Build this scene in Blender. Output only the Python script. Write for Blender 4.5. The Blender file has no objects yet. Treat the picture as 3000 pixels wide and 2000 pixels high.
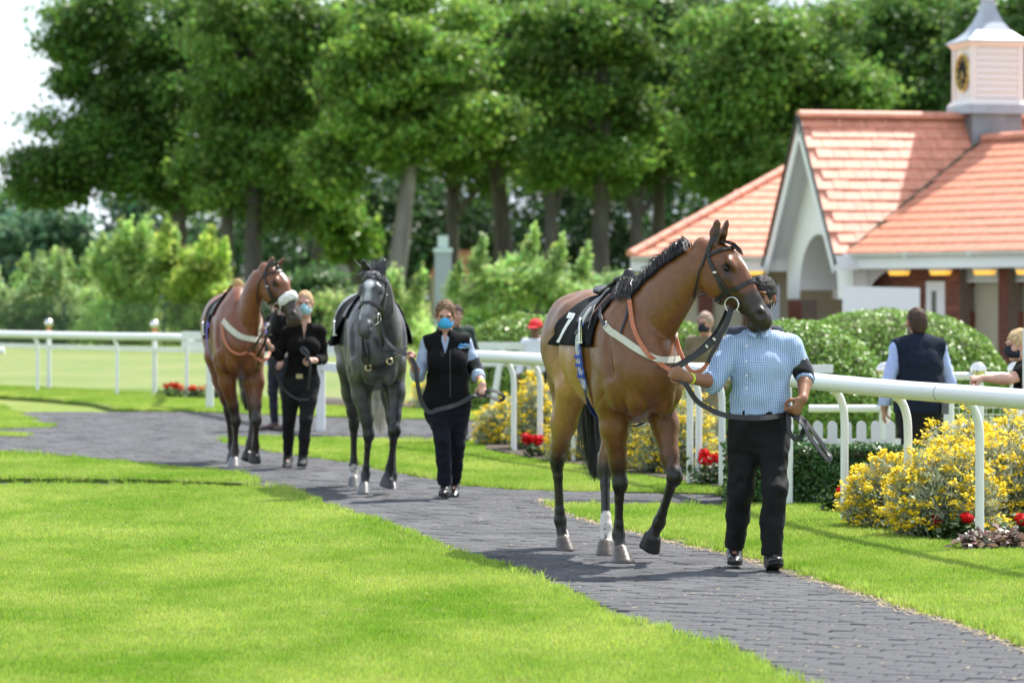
import bpy, bmesh, math, random
import numpy as np
from mathutils import Vector, Matrix, Quaternion
from mathutils.bvhtree import BVHTree
from math import sin, cos, pi, radians, sqrt, atan2

random.seed(7)
RNG = np.random.default_rng(11)
sc = bpy.context.scene
COL = sc.collection

# ------------------------------------------------------------------ camera
F = 10000.0            # focal length in photograph pixels (3000 wide)
HOR = 868.0            # image row of the horizon
CH = 1.6               # camera height
cam_d = bpy.data.cameras.new('camera')
cam = bpy.data.objects.new('camera', cam_d)
COL.objects.link(cam)
cam.location = (0, 0, CH)
cam.rotation_euler = (pi / 2, 0, 0)
cam_d.sensor_width = 36.0
cam_d.lens = F * 36.0 / 3000.0
cam_d.shift_y = -(1000 - HOR) / 3000.0
cam_d.clip_start = 0.5
cam_d.clip_end = 6000
cam_d.dof.use_dof = True
cam_d.dof.focus_distance = 20.1
cam_d.dof.aperture_fstop = 3.3
cam_d.dof.aperture_blades = 0
sc.camera = cam

# ------------------------------------------------------------------ light
SUN_EL, SUN_AZ = radians(57), radians(42)     # azimuth from +Y towards +X
world = bpy.data.worlds.new('World')
sc.world = world
world.use_nodes = True
wt = world.node_tree
wt.nodes.clear()
w_out = wt.nodes.new('ShaderNodeOutputWorld')
w_bg = wt.nodes.new('ShaderNodeBackground')
w_sky = wt.nodes.new('ShaderNodeTexSky')
w_sky.sky_type = 'NISHITA'
w_sky.sun_disc = False
w_sky.sun_elevation = SUN_EL
w_sky.sun_rotation = SUN_AZ
w_sky.air_density = 1.0
w_sky.dust_density = 1.6
w_geo = wt.nodes.new('ShaderNodeTexCoord')
w_map = wt.nodes.new('ShaderNodeMapping')
w_map.inputs['Scale'].default_value = (5.0, 5.0, 13.0)
w_map.inputs['Location'].default_value = (0.35, 0.2, 0.1)
w_n = wt.nodes.new('ShaderNodeTexNoise')
w_n.inputs['Scale'].default_value = 1.0
w_n.inputs['Detail'].default_value = 6.0
w_n.inputs['Roughness'].default_value = 0.55
w_r = wt.nodes.new('ShaderNodeValToRGB')
w_r.color_ramp.elements[0].position = 0.30
w_r.color_ramp.elements[1].position = 0.55
w_mix = wt.nodes.new('ShaderNodeMix')
w_mix.data_type = 'RGBA'
w_mix.inputs['B'].default_value = (5.7, 6.45, 7.35, 1)      # sunlit cloud
wt.links.new(w_geo.outputs['Generated'], w_map.inputs['Vector'])
wt.links.new(w_map.outputs['Vector'], w_n.inputs['Vector'])
wt.links.new(w_n.outputs['Fac'], w_r.inputs['Fac'])
w_n2 = wt.nodes.new('ShaderNodeTexNoise'); w_n2.inputs['Scale'].default_value = 1.9; w_n2.inputs['Detail'].default_value = 6
w_c = wt.nodes.new('ShaderNodeMix'); w_c.data_type = 'RGBA'      # grey-blue cloud undersides to bright tops
w_c.inputs['A'].default_value = (2.9, 3.5, 4.3, 1); w_c.inputs['B'].default_value = (6.2, 6.7, 7.3, 1)
w_m2 = wt.nodes.new('ShaderNodeMapRange'); w_m2.inputs['From Min'].default_value = 0.40; w_m2.inputs['From Max'].default_value = 0.60
wt.links.new(w_map.outputs['Vector'], w_n2.inputs['Vector']); wt.links.new(w_n2.outputs['Fac'], w_m2.inputs['Value'])
wt.links.new(w_m2.outputs['Result'], w_c.inputs['Factor']); wt.links.new(w_c.outputs['Result'], w_mix.inputs['B'])
wt.links.new(w_r.outputs['Color'], w_mix.inputs['Factor'])
wt.links.new(w_sky.outputs['Color'], w_mix.inputs['A'])
wt.links.new(w_mix.outputs['Result'], w_bg.inputs['Color'])
w_bg.inputs['Strength'].default_value = 0.125
wt.links.new(w_bg.outputs['Background'], w_out.inputs['Surface'])

sun_d = bpy.data.lights.new('sun', 'SUN')
sun_d.energy = 4.4
sun_d.angle = radians(1.2)
sun_d.color = (1.0, 0.955, 0.88)
sun = bpy.data.objects.new('sun', sun_d)
COL.objects.link(sun)
sdir = Vector((cos(SUN_EL) * sin(SUN_AZ), cos(SUN_EL) * cos(SUN_AZ), sin(SUN_EL)))
sun.rotation_euler = sdir.to_track_quat('Z', 'Y').to_euler()
sun.location = (20, 20, 40)

sc.view_settings.view_transform = 'Standard'
sc.view_settings.look = 'None'
sc.view_settings.exposure = 1.08
sc.view_settings.gamma = 1.0
sc.view_settings.use_curve_mapping = False
sc.render.engine = 'CYCLES'
sc.cycles.max_bounces = 8
sc.cycles.transparent_max_bounces = 8
sc.cycles.diffuse_bounces = 3
sc.cycles.glossy_bounces = 3
sc.cycles.transmission_bounces = 4
sc.cycles.caustics_reflective = False
sc.cycles.caustics_refractive = False

# ------------------------------------------------------------------ geometry helpers
def U(px, py, Y):
    """point at depth Y seen at photograph pixel (px, py)"""
    return Vector(((px - 1500) * Y / F, Y, CH - (py - HOR) * Y / F))

def G(px, py, z=0.0):
    """point of the ground seen at photograph pixel (px, py)"""
    Y = (CH - z) * F / (py - HOR)
    return Vector(((px - 1500) * Y / F, Y, z))

def link(o, parent=None):
    COL.objects.link(o)
    if parent is not None:
        o.parent = parent
    return o

def tag(o, label=None, cat=None, group=None, kind=None):
    if label: o['label'] = label
    if cat: o['category'] = cat
    if group: o['group'] = group
    if kind: o['kind'] = kind
    return o

def empty(name, loc=(0, 0, 0), rz=0.0, parent=None):
    o = bpy.data.objects.new(name, None)
    o.empty_display_size = 0.2
    o.location = loc
    o.rotation_euler = (0, 0, rz)
    return link(o, parent)

def thing(name, label, cat, loc=(0, 0, 0), rz=0.0, group=None):
    return tag(empty(name, loc, rz), label, cat, group)

def mesh_np(name, V, Fc, mat=None, parent=None, smooth=True, colors=None, uvs=None):
    """fast mesh from numpy: V (n,3), Fc (m,3|4)"""
    me = bpy.data.meshes.new(name)
    V = np.asarray(V, dtype=np.float32)
    Fc = np.asarray(Fc, dtype=np.int32)
    n, m, k = len(V), len(Fc), Fc.shape[1]
    me.vertices.add(n)
    me.vertices.foreach_set('co', V.ravel())
    me.loops.add(m * k)
    me.loops.foreach_set('vertex_index', Fc.ravel())
    me.polygons.add(m)
    me.polygons.foreach_set('loop_start', np.arange(m, dtype=np.int32) * k)
    me.polygons.foreach_set('loop_total', np.full(m, k, dtype=np.int32))
    if smooth:
        me.polygons.foreach_set('use_smooth', np.ones(m, dtype=bool))
    me.update(calc_edges=True)
    me.validate()
    if colors is not None:
        a = me.color_attributes.new('tint', 'FLOAT_COLOR', 'POINT')
        c4 = np.ones((n, 4), dtype=np.float32)
        c4[:, :3] = colors
        a.data.foreach_set('color', c4.ravel())
    if mat is not None:
        me.materials.append(mat)
    o = bpy.data.objects.new(name, me)
    return link(o, parent)

class MB:
    """collects polygons and links them as ONE mesh object"""
    def __init__(s):
        s.v, s.f, s.m, s.sm = [], [], [], []
    def poly(s, pts, m=0, smooth=False):
        i = len(s.v)
        s.v += [tuple(p) for p in pts]
        s.f.append(tuple(range(i, i + len(pts)))); s.m.append(m); s.sm.append(smooth)
    def faces(s, vs, fs, m=0, smooth=False):
        i = len(s.v)
        s.v += [tuple(p) for p in vs]
        for f in fs:
            s.f.append(tuple(i + k for k in f)); s.m.append(m); s.sm.append(smooth)
    def box(s, c, d, R=None, m=0):
        c = Vector(c)
        vs = []
        for x in (-.5, .5):
            for y in (-.5, .5):
                for z in (-.5, .5):
                    p = Vector((x * d[0], y * d[1], z * d[2]))
                    if R is not None: p = R @ p
                    vs.append(c + p)
        s.faces(vs, [(0, 1, 3, 2), (4, 6, 7, 5), (0, 4, 5, 1), (2, 3, 7, 6), (0, 2, 6, 4), (1, 5, 7, 3)], m)
    def frame_box(s, o, ax, ay, az, m=0):
        """box from corner o with edge vectors"""
        o, ax, ay, az = map(Vector, (o, ax, ay, az))
        vs = [o, o + az, o + ay, o + ay + az, o + ax, o + ax + az, o + ax + ay, o + ax + ay + az]
        s.faces(vs, [(0, 1, 3, 2), (4, 6, 7, 5), (0, 4, 5, 1), (2, 3, 7, 6), (0, 2, 6, 4), (1, 5, 7, 3)], m)
    def tube(s, pts, r, n=10, m=0, caps=True, up=None):
        pts = [Vector(p) for p in pts]
        rr = r if hasattr(r, '__len__') else [r] * len(pts)
        rings = []
        prev = None
        for i, p in enumerate(pts):
            t = (pts[min(i + 1, len(pts) - 1)] - pts[max(i - 1, 0)])
            if t.length < 1e-9: t = Vector((0, 0, 1))
            t.normalize()
            if prev is None:
                a = Vector((0, 0, 1)) if abs(t.z) < .9 else Vector((1, 0, 0))
                x = t.cross(a).normalized()
            else:
                x = (prev - t * prev.dot(t))
                x = x.normalized() if x.length > 1e-6 else t.orthogonal().normalized()
            prev = x
            y = t.cross(x)
            q = rr[i] if hasattr(rr[i], '__len__') else (rr[i], rr[i])
            rings.append([p + x * (q[0] * cos(2 * pi * k / n)) + y * (q[1] * sin(2 * pi * k / n)) for k in range(n)])
        vs = [v for R_ in rings for v in R_]
        fs = []
        for i in range(len(rings) - 1):
            for k in range(n):
                a, b = i * n + k, i * n + (k + 1) % n
                fs.append((a, b, b + n, a + n))
        s.faces(vs, fs, m, True)
        if caps:
            s.poly(rings[0][::-1], m); s.poly(rings[-1], m)
    def lathe(s, prof, c=(0, 0, 0), n=16, m=0, smooth=True):
        c = Vector(c)
        vs = [c + Vector((r * cos(2 * pi * k / n), r * sin(2 * pi * k / n), z)) for r, z in prof for k in range(n)]
        fs = []
        for i in range(len(prof) - 1):
            for k in range(n):
                a, b = i * n + k, i * n + (k + 1) % n
                fs.append((a, b, b + n, a + n))
        s.faces(vs, fs, m, smooth)
    def prism(s, out, d, m=0, m_side=None):
        """outline (3D, planar) extruded by vector d"""
        out = [Vector(p) for p in out]; d = Vector(d); n = len(out)
        s.poly(out, m); s.poly([p + d for p in out[::-1]], m)
        for i in range(n):
            a, b = out[i], out[(i + 1) % n]
            s.poly([b, a, a + d, b + d], m if m_side is None else m_side)
    def build(s, name, mats, parent=None, smooth=None):
        me = bpy.data.meshes.new(name)
        me.from_pydata(s.v, [], s.f)
        for mt in (mats if isinstance(mats, (list, tuple)) else [mats]):
            me.materials.append(mt)
        me.polygons.foreach_set('material_index', s.m)
        me.polygons.foreach_set('use_smooth', s.sm if smooth is None else [smooth] * len(s.f))
        me.update()
        o = bpy.data.objects.new(name, me)
        return link(o, parent)

def copy_tree(o, parent=None, loc=None, rz=None):
    c = o.copy(); COL.objects.link(c); c.parent = parent
    if loc is not None: c.location = loc
    if rz is not None: c.rotation_euler = (0, 0, rz)
    for ch in list(o.children): copy_tree(ch, c)
    return c

def catmull(P, n=8, closed=False):
    P = [Vector(p) for p in P]
    out = []
    L = len(P)
    segs = L if closed else L - 1
    for i in range(segs):
        if closed:
            p0, p1, p2, p3 = P[(i - 1) % L], P[i], P[(i + 1) % L], P[(i + 2) % L]
        else:
            p0, p1, p2, p3 = P[max(i - 1, 0)], P[i], P[i + 1], P[min(i + 2, L - 1)]
        for k in range(n):
            t = k / n
            out.append(0.5 * ((2 * p1) + (p2 - p0) * t + (2 * p0 - 5 * p1 + 4 * p2 - p3) * t * t + (3 * p1 - p0 - 3 * p2 + p3) * t ** 3))
    if not closed: out.append(P[-1].copy())
    return out

# ------------------------------------------------------------------ materials
def new_mat(name):
    m = bpy.data.materials.new(name)
    m.use_nodes = True
    nt = m.node_tree
    b = nt.nodes['Principled BSDF']
    return m, nt, b

def mat(name, col, rough=0.6, metal=0.0, spec=0.5, noise=0.0, nscale=20.0, bump=0.0, bscale=60.0, sheen=0.0, coat=0.0, detail=4.0, stretch=None):
    m, nt, b = new_mat(name)
    b.inputs['Base Color'].default_value = (*col, 1)
    b.inputs['Roughness'].default_value = rough
    b.inputs['Metallic'].default_value = metal
    b.inputs['Specular IOR Level'].default_value = spec
    if sheen:
        b.inputs['Sheen Weight'].default_value = sheen
        b.inputs['Sheen Roughness'].default_value = 0.4
    if coat:
        b.inputs['Coat Weight'].default_value = coat
        b.inputs['Coat Roughness'].default_value = 0.15
    tc = nt.nodes.new('ShaderNodeTexCoord')
    src = tc.outputs['Object']
    if stretch is not None:
        mp = nt.nodes.new('ShaderNodeMapping')
        mp.inputs['Scale'].default_value = stretch
        nt.links.new(src, mp.inputs['Vector']); src = mp.outputs['Vector']
    if noise:
        n = nt.nodes.new('ShaderNodeTexNoise')
        n.inputs['Scale'].default_value = nscale
        n.inputs['Detail'].default_value = detail
        nt.links.new(src, n.inputs['Vector'])
        mr = nt.nodes.new('ShaderNodeMapRange')
        mr.inputs['From Min'].default_value = 0.3
        mr.inputs['From Max'].default_value = 0.7
        mr.inputs['To Min'].default_value = 1 - noise
        mr.inputs['To Max'].default_value = 1 + noise
        nt.links.new(n.outputs['Fac'], mr.inputs['Value'])
        vm = nt.nodes.new('ShaderNodeVectorMath'); vm.operation = 'SCALE'
        vm.inputs[0].default_value = col
        nt.links.new(mr.outputs['Result'], vm.inputs['Scale'])
        nt.links.new(vm.outputs['Vector'], b.inputs['Base Color'])
    if bump:
        n2 = nt.nodes.new('ShaderNodeTexNoise')
        n2.inputs['Scale'].default_value = bscale
        n2.inputs['Detail'].default_value = 5
        nt.links.new(src, n2.inputs['Vector'])
        bp = nt.nodes.new('ShaderNodeBump')
        bp.inputs['Strength'].default_value = bump
        bp.inputs['Distance'].default_value = 0.01
        nt.links.new(n2.outputs['Fac'], bp.inputs['Height'])
        nt.links.new(bp.outputs['Normal'], b.inputs['Normal'])
    return m

def mat_tint(name, rough=0.5, spec=0.5, noise=0.12, nscale=40.0, bump=0.0, bscale=150.0, sheen=0.0, trans=0.0, stretch=None):
    """base colour from the mesh's own 'tint' attribute (coat markings, leaf varieties), plus fine grain"""
    m, nt, b = new_mat(name)
    at = nt.nodes.new('ShaderNodeAttribute'); at.attribute_name = 'tint'
    tc = nt.nodes.new('ShaderNodeTexCoord')
    src = tc.outputs['Object']
    if stretch is not None:
        mp = nt.nodes.new('ShaderNodeMapping'); mp.inputs['Scale'].default_value = stretch
        nt.links.new(src, mp.inputs['Vector']); src = mp.outputs['Vector']
    out = at.outputs['Color']
    if noise:
        n = nt.nodes.new('ShaderNodeTexNoise')
        n.inputs['Scale'].default_value = nscale
        n.inputs['Detail'].default_value = 4
        nt.links.new(src, n.inputs['Vector'])
        mr = nt.nodes.new('ShaderNodeMapRange')
        mr.inputs['From Min'].default_value = 0.3; mr.inputs['From Max'].default_value = 0.7
        mr.inputs['To Min'].default_value = 1 - noise; mr.inputs['To Max'].default_value = 1 + noise
        nt.links.new(n.outputs['Fac'], mr.inputs['Value'])
        vm = nt.nodes.new('ShaderNodeVectorMath'); vm.operation = 'SCALE'
        nt.links.new(at.outputs['Color'], vm.inputs[0])
        nt.links.new(mr.outputs['Result'], vm.inputs['Scale'])
        out = vm.outputs['Vector']
    nt.links.new(out, b.inputs['Base Color'])
    b.inputs['Roughness'].default_value = rough
    b.inputs['Specular IOR Level'].default_value = spec
    if sheen:
        b.inputs['Sheen Weight'].default_value = sheen
        b.inputs['Sheen Roughness'].default_value = 0.35
    if bump:
        n2 = nt.nodes.new('ShaderNodeTexNoise'); n2.inputs['Scale'].default_value = bscale; n2.inputs['Detail'].default_value = 4
        nt.links.new(src, n2.inputs['Vector'])
        bp = nt.nodes.new('ShaderNodeBump'); bp.inputs['Strength'].default_value = bump; bp.inputs['Distance'].default_value = 0.01
        nt.links.new(n2.outputs['Fac'], bp.inputs['Height'])
        nt.links.new(bp.outputs['Normal'], b.inputs['Normal'])
    if trans:
        tr = nt.nodes.new('ShaderNodeBsdfTranslucent')
        nt.links.new(out, tr.inputs['Color'])
        mx = nt.nodes.new('ShaderNodeMixShader'); mx.inputs['Fac'].default_value = trans
        nt.links.new(b.outputs['BSDF'], mx.inputs[1]); nt.links.new(tr.outputs['BSDF'], mx.inputs[2])
        nt.links.new(mx.outputs['Shader'], nt.nodes['Material Output'].inputs['Surface'])
    return m

# ------------------------------------------------------------------ implicit-surface modeller
def _n(v):
    v = np.asarray(v, dtype=np.float64); return v / (np.linalg.norm(v) + 1e-12)

class Field:
    """smooth union of ellipsoids and tapered elliptical limbs on a grid; meshed with surface nets"""
    def __init__(s, lo, hi, h):
        s.lo = np.array(lo, dtype=np.float64); s.h = h
        s.n = np.ceil((np.array(hi) - s.lo) / h).astype(int) + 1
        s.D = np.full(s.n, 1.0, dtype=np.float32)
        s.T = np.zeros(s.n, dtype=np.int16)
        s.ax = [(s.lo[i] + h * np.arange(s.n[i])).astype(np.float32) for i in range(3)]
    def _win(s, lo, hi):
        i0 = np.clip(np.floor((np.asarray(lo) - s.lo) / s.h).astype(int), 0, s.n)
        i1 = np.clip(np.ceil((np.asarray(hi) - s.lo) / s.h).astype(int) + 1, 0, s.n)
        sl = tuple(slice(a, b) for a, b in zip(i0, i1))
        x = s.ax[0][sl[0]][:, None, None]; y = s.ax[1][sl[1]][None, :, None]; z = s.ax[2][sl[2]][None, None, :]
        return sl, x, y, z
    def _put(s, sl, d, k, t, sub=False):
        A = s.D[sl]
        if A.size == 0: return
        if sub:
            d = -d
            hh = np.maximum(k - np.abs(A - d), 0) / k
            s.D[sl] = np.maximum(A, d) + hh * hh * (k / 4)
            if t: s.T[sl][d > A - 0.004] = t
            return
        m = d < A
        hh = np.maximum(k - np.abs(A - d), 0) / k
        s.D[sl] = np.minimum(A, d) - hh * hh * (k / 4)
        if t: s.T[sl][m] = t
    def limb(s, a, b, ra, rb, k=.03, t=0, up=(0, 0, 1), cut=None, sub=False):
        """ra, rb: radius or (side, up) half axes at a and b"""
        a = np.array(a, dtype=np.float64); b = np.array(b, dtype=np.float64)
        ra = ra if hasattr(ra, '__len__') else (ra, ra); rb = rb if hasattr(rb, '__len__') else (rb, rb)
        R = max(*ra, *rb) + k + 3 * s.h
        sl, x, y, z = s._win(np.minimum(a, b) - R, np.maximum(a, b) + R)
        ba = b - a; L = np.linalg.norm(ba) + 1e-9; d = ba / L
        u = np.array(up, dtype=np.float64); u = u - d * u.dot(d)
        if np.linalg.norm(u) < 1e-3: u = np.array((1., 0, 0)) - d * d[0]
        u = _n(u); sd = np.cross(u, d)
        px, py, pz = x - a[0], y - a[1], z - a[2]
        l = (px * d[0] + py * d[1] + pz * d[2]).astype(np.float32)
        t_ = np.clip(l / L, 0, 1)
        e = l - t_ * L
        su = px * u[0] + py * u[1] + pz * u[2]
        ss = px * sd[0] + py * sd[1] + pz * sd[2]
        w = ra[0] + (rb[0] - ra[0]) * t_; hh = ra[1] + (rb[1] - ra[1]) * t_
        m = (w + hh) * .5
        A, B, C = (ss / w) ** 2, (su / hh) ** 2, (e / m) ** 2
        k0 = np.sqrt(A + B + C); k1 = np.sqrt(A / w ** 2 + B / hh ** 2 + C / m ** 2) + 1e-6
        D = np.where(k0 < 1e-4, -np.minimum(w, hh), k0 * (k0 - 1) / k1)
        for ct in ([] if cut is None else cut if isinstance(cut, list) else [cut]):
            c, n = np.array(ct[0]), _n(ct[1])
            D = np.maximum(D, (x - c[0]) * n[0] + (y - c[1]) * n[1] + (z - c[2]) * n[2])
        s._put(sl, D.astype(np.float32), k, t, sub)
    def chain(s, pts, radii, k=.03, t=0, up=(0, 0, 1), kin=None):
        for i in range(len(pts) - 1):
            s.limb(pts[i], pts[i + 1], radii[i], radii[i + 1], (kin if (kin and i) else k), t, up)
    def ell(s, c, r, k=.03, t=0, R=None, sub=False):
        """R: 3 rows = local axes in world"""
        c = np.array(c, dtype=np.float64); r = np.array(r if hasattr(r, '__len__') else (r, r, r), dtype=np.float64)
        m = r.max() + k + 3 * s.h
        sl, x, y, z = s._win(c - m, c + m)
        p = (x - c[0], y - c[1], z - c[2])
        if R is None: q = p
        else:
            R = np.array(R, dtype=np.float64); q = [p[0] * R[i][0] + p[1] * R[i][1] + p[2] * R[i][2] for i in range(3)]
        A, B, C = (q[0] / r[0]) ** 2, (q[1] / r[1]) ** 2, (q[2] / r[2]) ** 2
        k0 = np.sqrt(A + B + C); k1 = np.sqrt(A / r[0] ** 2 + B / r[1] ** 2 + C / r[2] ** 2) + 1e-6
        D = np.where(k0 < 1e-4, -r.min(), k0 * (k0 - 1) / k1)
        s._put(sl, D.astype(np.float32), k, t, sub)
    def clip(s, c, n, lo=None, hi=None, k=.006):
        """keep the side where (p-c).n < 0, inside the window"""
        lo = s.lo if lo is None else lo; hi = (s.lo + s.h * s.n) if hi is None else hi
        sl, x, y, z = s._win(lo, hi)
        n = _n(n)
        d = ((x - c[0]) * n[0] + (y - c[1]) * n[1] + (z - c[2]) * n[2]).astype(np.float32)
        A = s.D[sl]
        hh = np.maximum(k - np.abs(A - d), 0) / k
        s.D[sl] = np.maximum(A, d) + hh * hh * (k / 4)
    def noise(s, amp, cell, seed=0, lo=None, hi=None, ridge=False):
        """folds: cell = size of the noise cells per axis (m)"""
        r = np.random.default_rng(seed)
        cell = cell if hasattr(cell, '__len__') else (cell,) * 3
        lo = s.lo if lo is None else lo; hi = (s.lo + s.h * s.n) if hi is None else hi
        sl, x, y, z = s._win(lo, hi)
        def axis(v, c):
            t = (v.ravel() - s.lo[0] * 0 + 50.0) / c
            t = t - math.floor(t.min())
            i = np.floor(t).astype(int); f = t - i
            f = f * f * (3 - 2 * f)
            return i, f
        ix, fx = axis(x, cell[0]); iy, fy = axis(y, cell[1]); iz, fz = axis(z, cell[2])
        Lt = r.uniform(-1, 1, (ix.max() + 2, iy.max() + 2, iz.max() + 2)).astype(np.float32)
        a = Lt[ix] * (1 - fx)[:, None, None] + Lt[ix + 1] * fx[:, None, None]
        a = a[:, iy] * (1 - fy)[None, :, None] + a[:, iy + 1] * fy[None, :, None]
        a = a[:, :, iz] * (1 - fz) + a[:, :, iz + 1] * fz
        if ridge: a = 1 - 2 * np.abs(a)
        s.D[sl] += (amp * a).astype(np.float32)
    def mesh(s, smooth=1):
        D = s.D; h = s.h
        S = D < 0
        nx, ny, nz = S.shape
        cnt = np.zeros((nx - 1, ny - 1, nz - 1), dtype=np.int8)
        for dx in (0, 1):
            for dy in (0, 1):
                for dz in (0, 1):
                    cnt += S[dx:nx - 1 + dx, dy:ny - 1 + dy, dz:nz - 1 + dz]
        I = np.argwhere((cnt > 0) & (cnt < 8))
        idx = np.full(cnt.shape, -1, dtype=np.int32)
        idx[I[:, 0], I[:, 1], I[:, 2]] = np.arange(len(I))
        cor = [(a, b, c) for a in (0, 1) for b in (0, 1) for c in (0, 1)]
        vals = np.stack([D[I[:, 0] + a, I[:, 1] + b, I[:, 2] + c] for a, b, c in cor], 1)
        acc = np.zeros((len(I), 3)); num = np.zeros(len(I))
        for i in range(8):
            for j in range(i + 1, 8):
                if sum(abs(p - q) for p, q in zip(cor[i], cor[j])) != 1: continue
                a, b = vals[:, i], vals[:, j]
                m = (a < 0) != (b < 0)
                t = np.where(m, a / np.where(m, a - b, 1), 0)
                p = np.array(cor[i])[None] + t[:, None] * (np.array(cor[j]) - np.array(cor[i]))[None]
                acc += np.where(m[:, None], p, 0); num += m
        V = s.lo + h * (I + acc / num[:, None])
        tags = s.T[I[:, 0], I[:, 1], I[:, 2]]
        for a in ((1, 0, 0), (0, 1, 0), (0, 0, 1), (1, 1, 1)):       # a tag may sit on any corner
            t2 = s.T[I[:, 0] + a[0], I[:, 1] + a[1], I[:, 2] + a[2]]
            tags = np.where(tags == 0, t2, tags)
        quads = []
        for ax in range(3):
            A = np.moveaxis(S, ax, 0)
            e = np.argwhere(A[:-1, 1:-1, 1:-1] != A[1:, 1:-1, 1:-1])
            sg = A[:-1, 1:-1, 1:-1][e[:, 0], e[:, 1], e[:, 2]]
            e[:, 1:] += 1
            ids = np.moveaxis(idx, ax, 0)
            q = np.stack([ids[e[:, 0], e[:, 1] - 1, e[:, 2] - 1], ids[e[:, 0], e[:, 1], e[:, 2] - 1], ids[e[:, 0], e[:, 1], e[:, 2]], ids[e[:, 0], e[:, 1] - 1, e[:, 2]]], 1)
            q = np.where((sg ^ (ax == 1))[:, None], q, q[:, ::-1])
            quads.append(q)
        Q = np.concatenate(quads)
        E = np.concatenate([Q[:, [0, 1]], Q[:, [1, 2]], Q[:, [2, 3]], Q[:, [3, 0]]])
        s.E = E
        for _ in range(smooth):
            V = lap(V, E, .5)
        return V, Q, tags, E

def lap(V, E, f=.5):
    n = len(V)
    deg = np.bincount(E[:, 0], minlength=n) + np.bincount(E[:, 1], minlength=n)
    out = np.zeros_like(V)
    for c in range(V.shape[1]):
        out[:, c] = np.bincount(E[:, 0], weights=V[E[:, 1], c], minlength=n) + np.bincount(E[:, 1], weights=V[E[:, 0], c], minlength=n)
    out /= np.maximum(deg, 1)[:, None]
    return V * (1 - f) + out * f

def vnoise(P, cell, seed):
    """smooth value noise in [-1,1] at points P (n,3)"""
    r = np.random.default_rng(seed)
    Lt = r.uniform(-1, 1, (32, 32, 32))
    t = np.asarray(P) / cell
    i = np.floor(t).astype(int); f = t - i; f = f * f * (3 - 2 * f)
    o = 0
    for a in (0, 1):
        for b in (0, 1):
            for c in (0, 1):
                w = (f[:, 0] if a else 1 - f[:, 0]) * (f[:, 1] if b else 1 - f[:, 1]) * (f[:, 2] if c else 1 - f[:, 2])
                o = o + w * Lt[(i[:, 0] + a) % 32, (i[:, 1] + b) % 32, (i[:, 2] + c) % 32]
    return o
# ================================================================== ground, paths, lawns
def sstep(t): t = np.clip(t, 0, 1); return t * t * (3 - 2 * t)
def dip(x, y):
    """the ground falls away a little beyond the right-hand rail"""
    x, y = np.asarray(x, float), np.asarray(y, float)
    xr = np.interp(y, [20, 26.5, 28.5, 34.5, 42, 50, 60], [9, 3.2, 2.2, 1.2, .3, .2, .2])
    return -.27 * sstep((x - xr) / 1.2) * sstep((y - 26.2) / 1.2)

def inpoly(P, poly):
    P = np.asarray(P); x, y = P[:, 0], P[:, 1]; r = np.zeros(len(P), bool)
    n = len(poly); j = n - 1
    for i in range(n):
        xi, yi, xj, yj = poly[i][0], poly[i][1], poly[j][0], poly[j][1]
        if yi != yj:
            c = ((yi > y) != (yj > y)) & (x < (xj - xi) * (y - yi) / (yj - yi) + xi)
            r ^= c
        j = i
    return r

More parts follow.
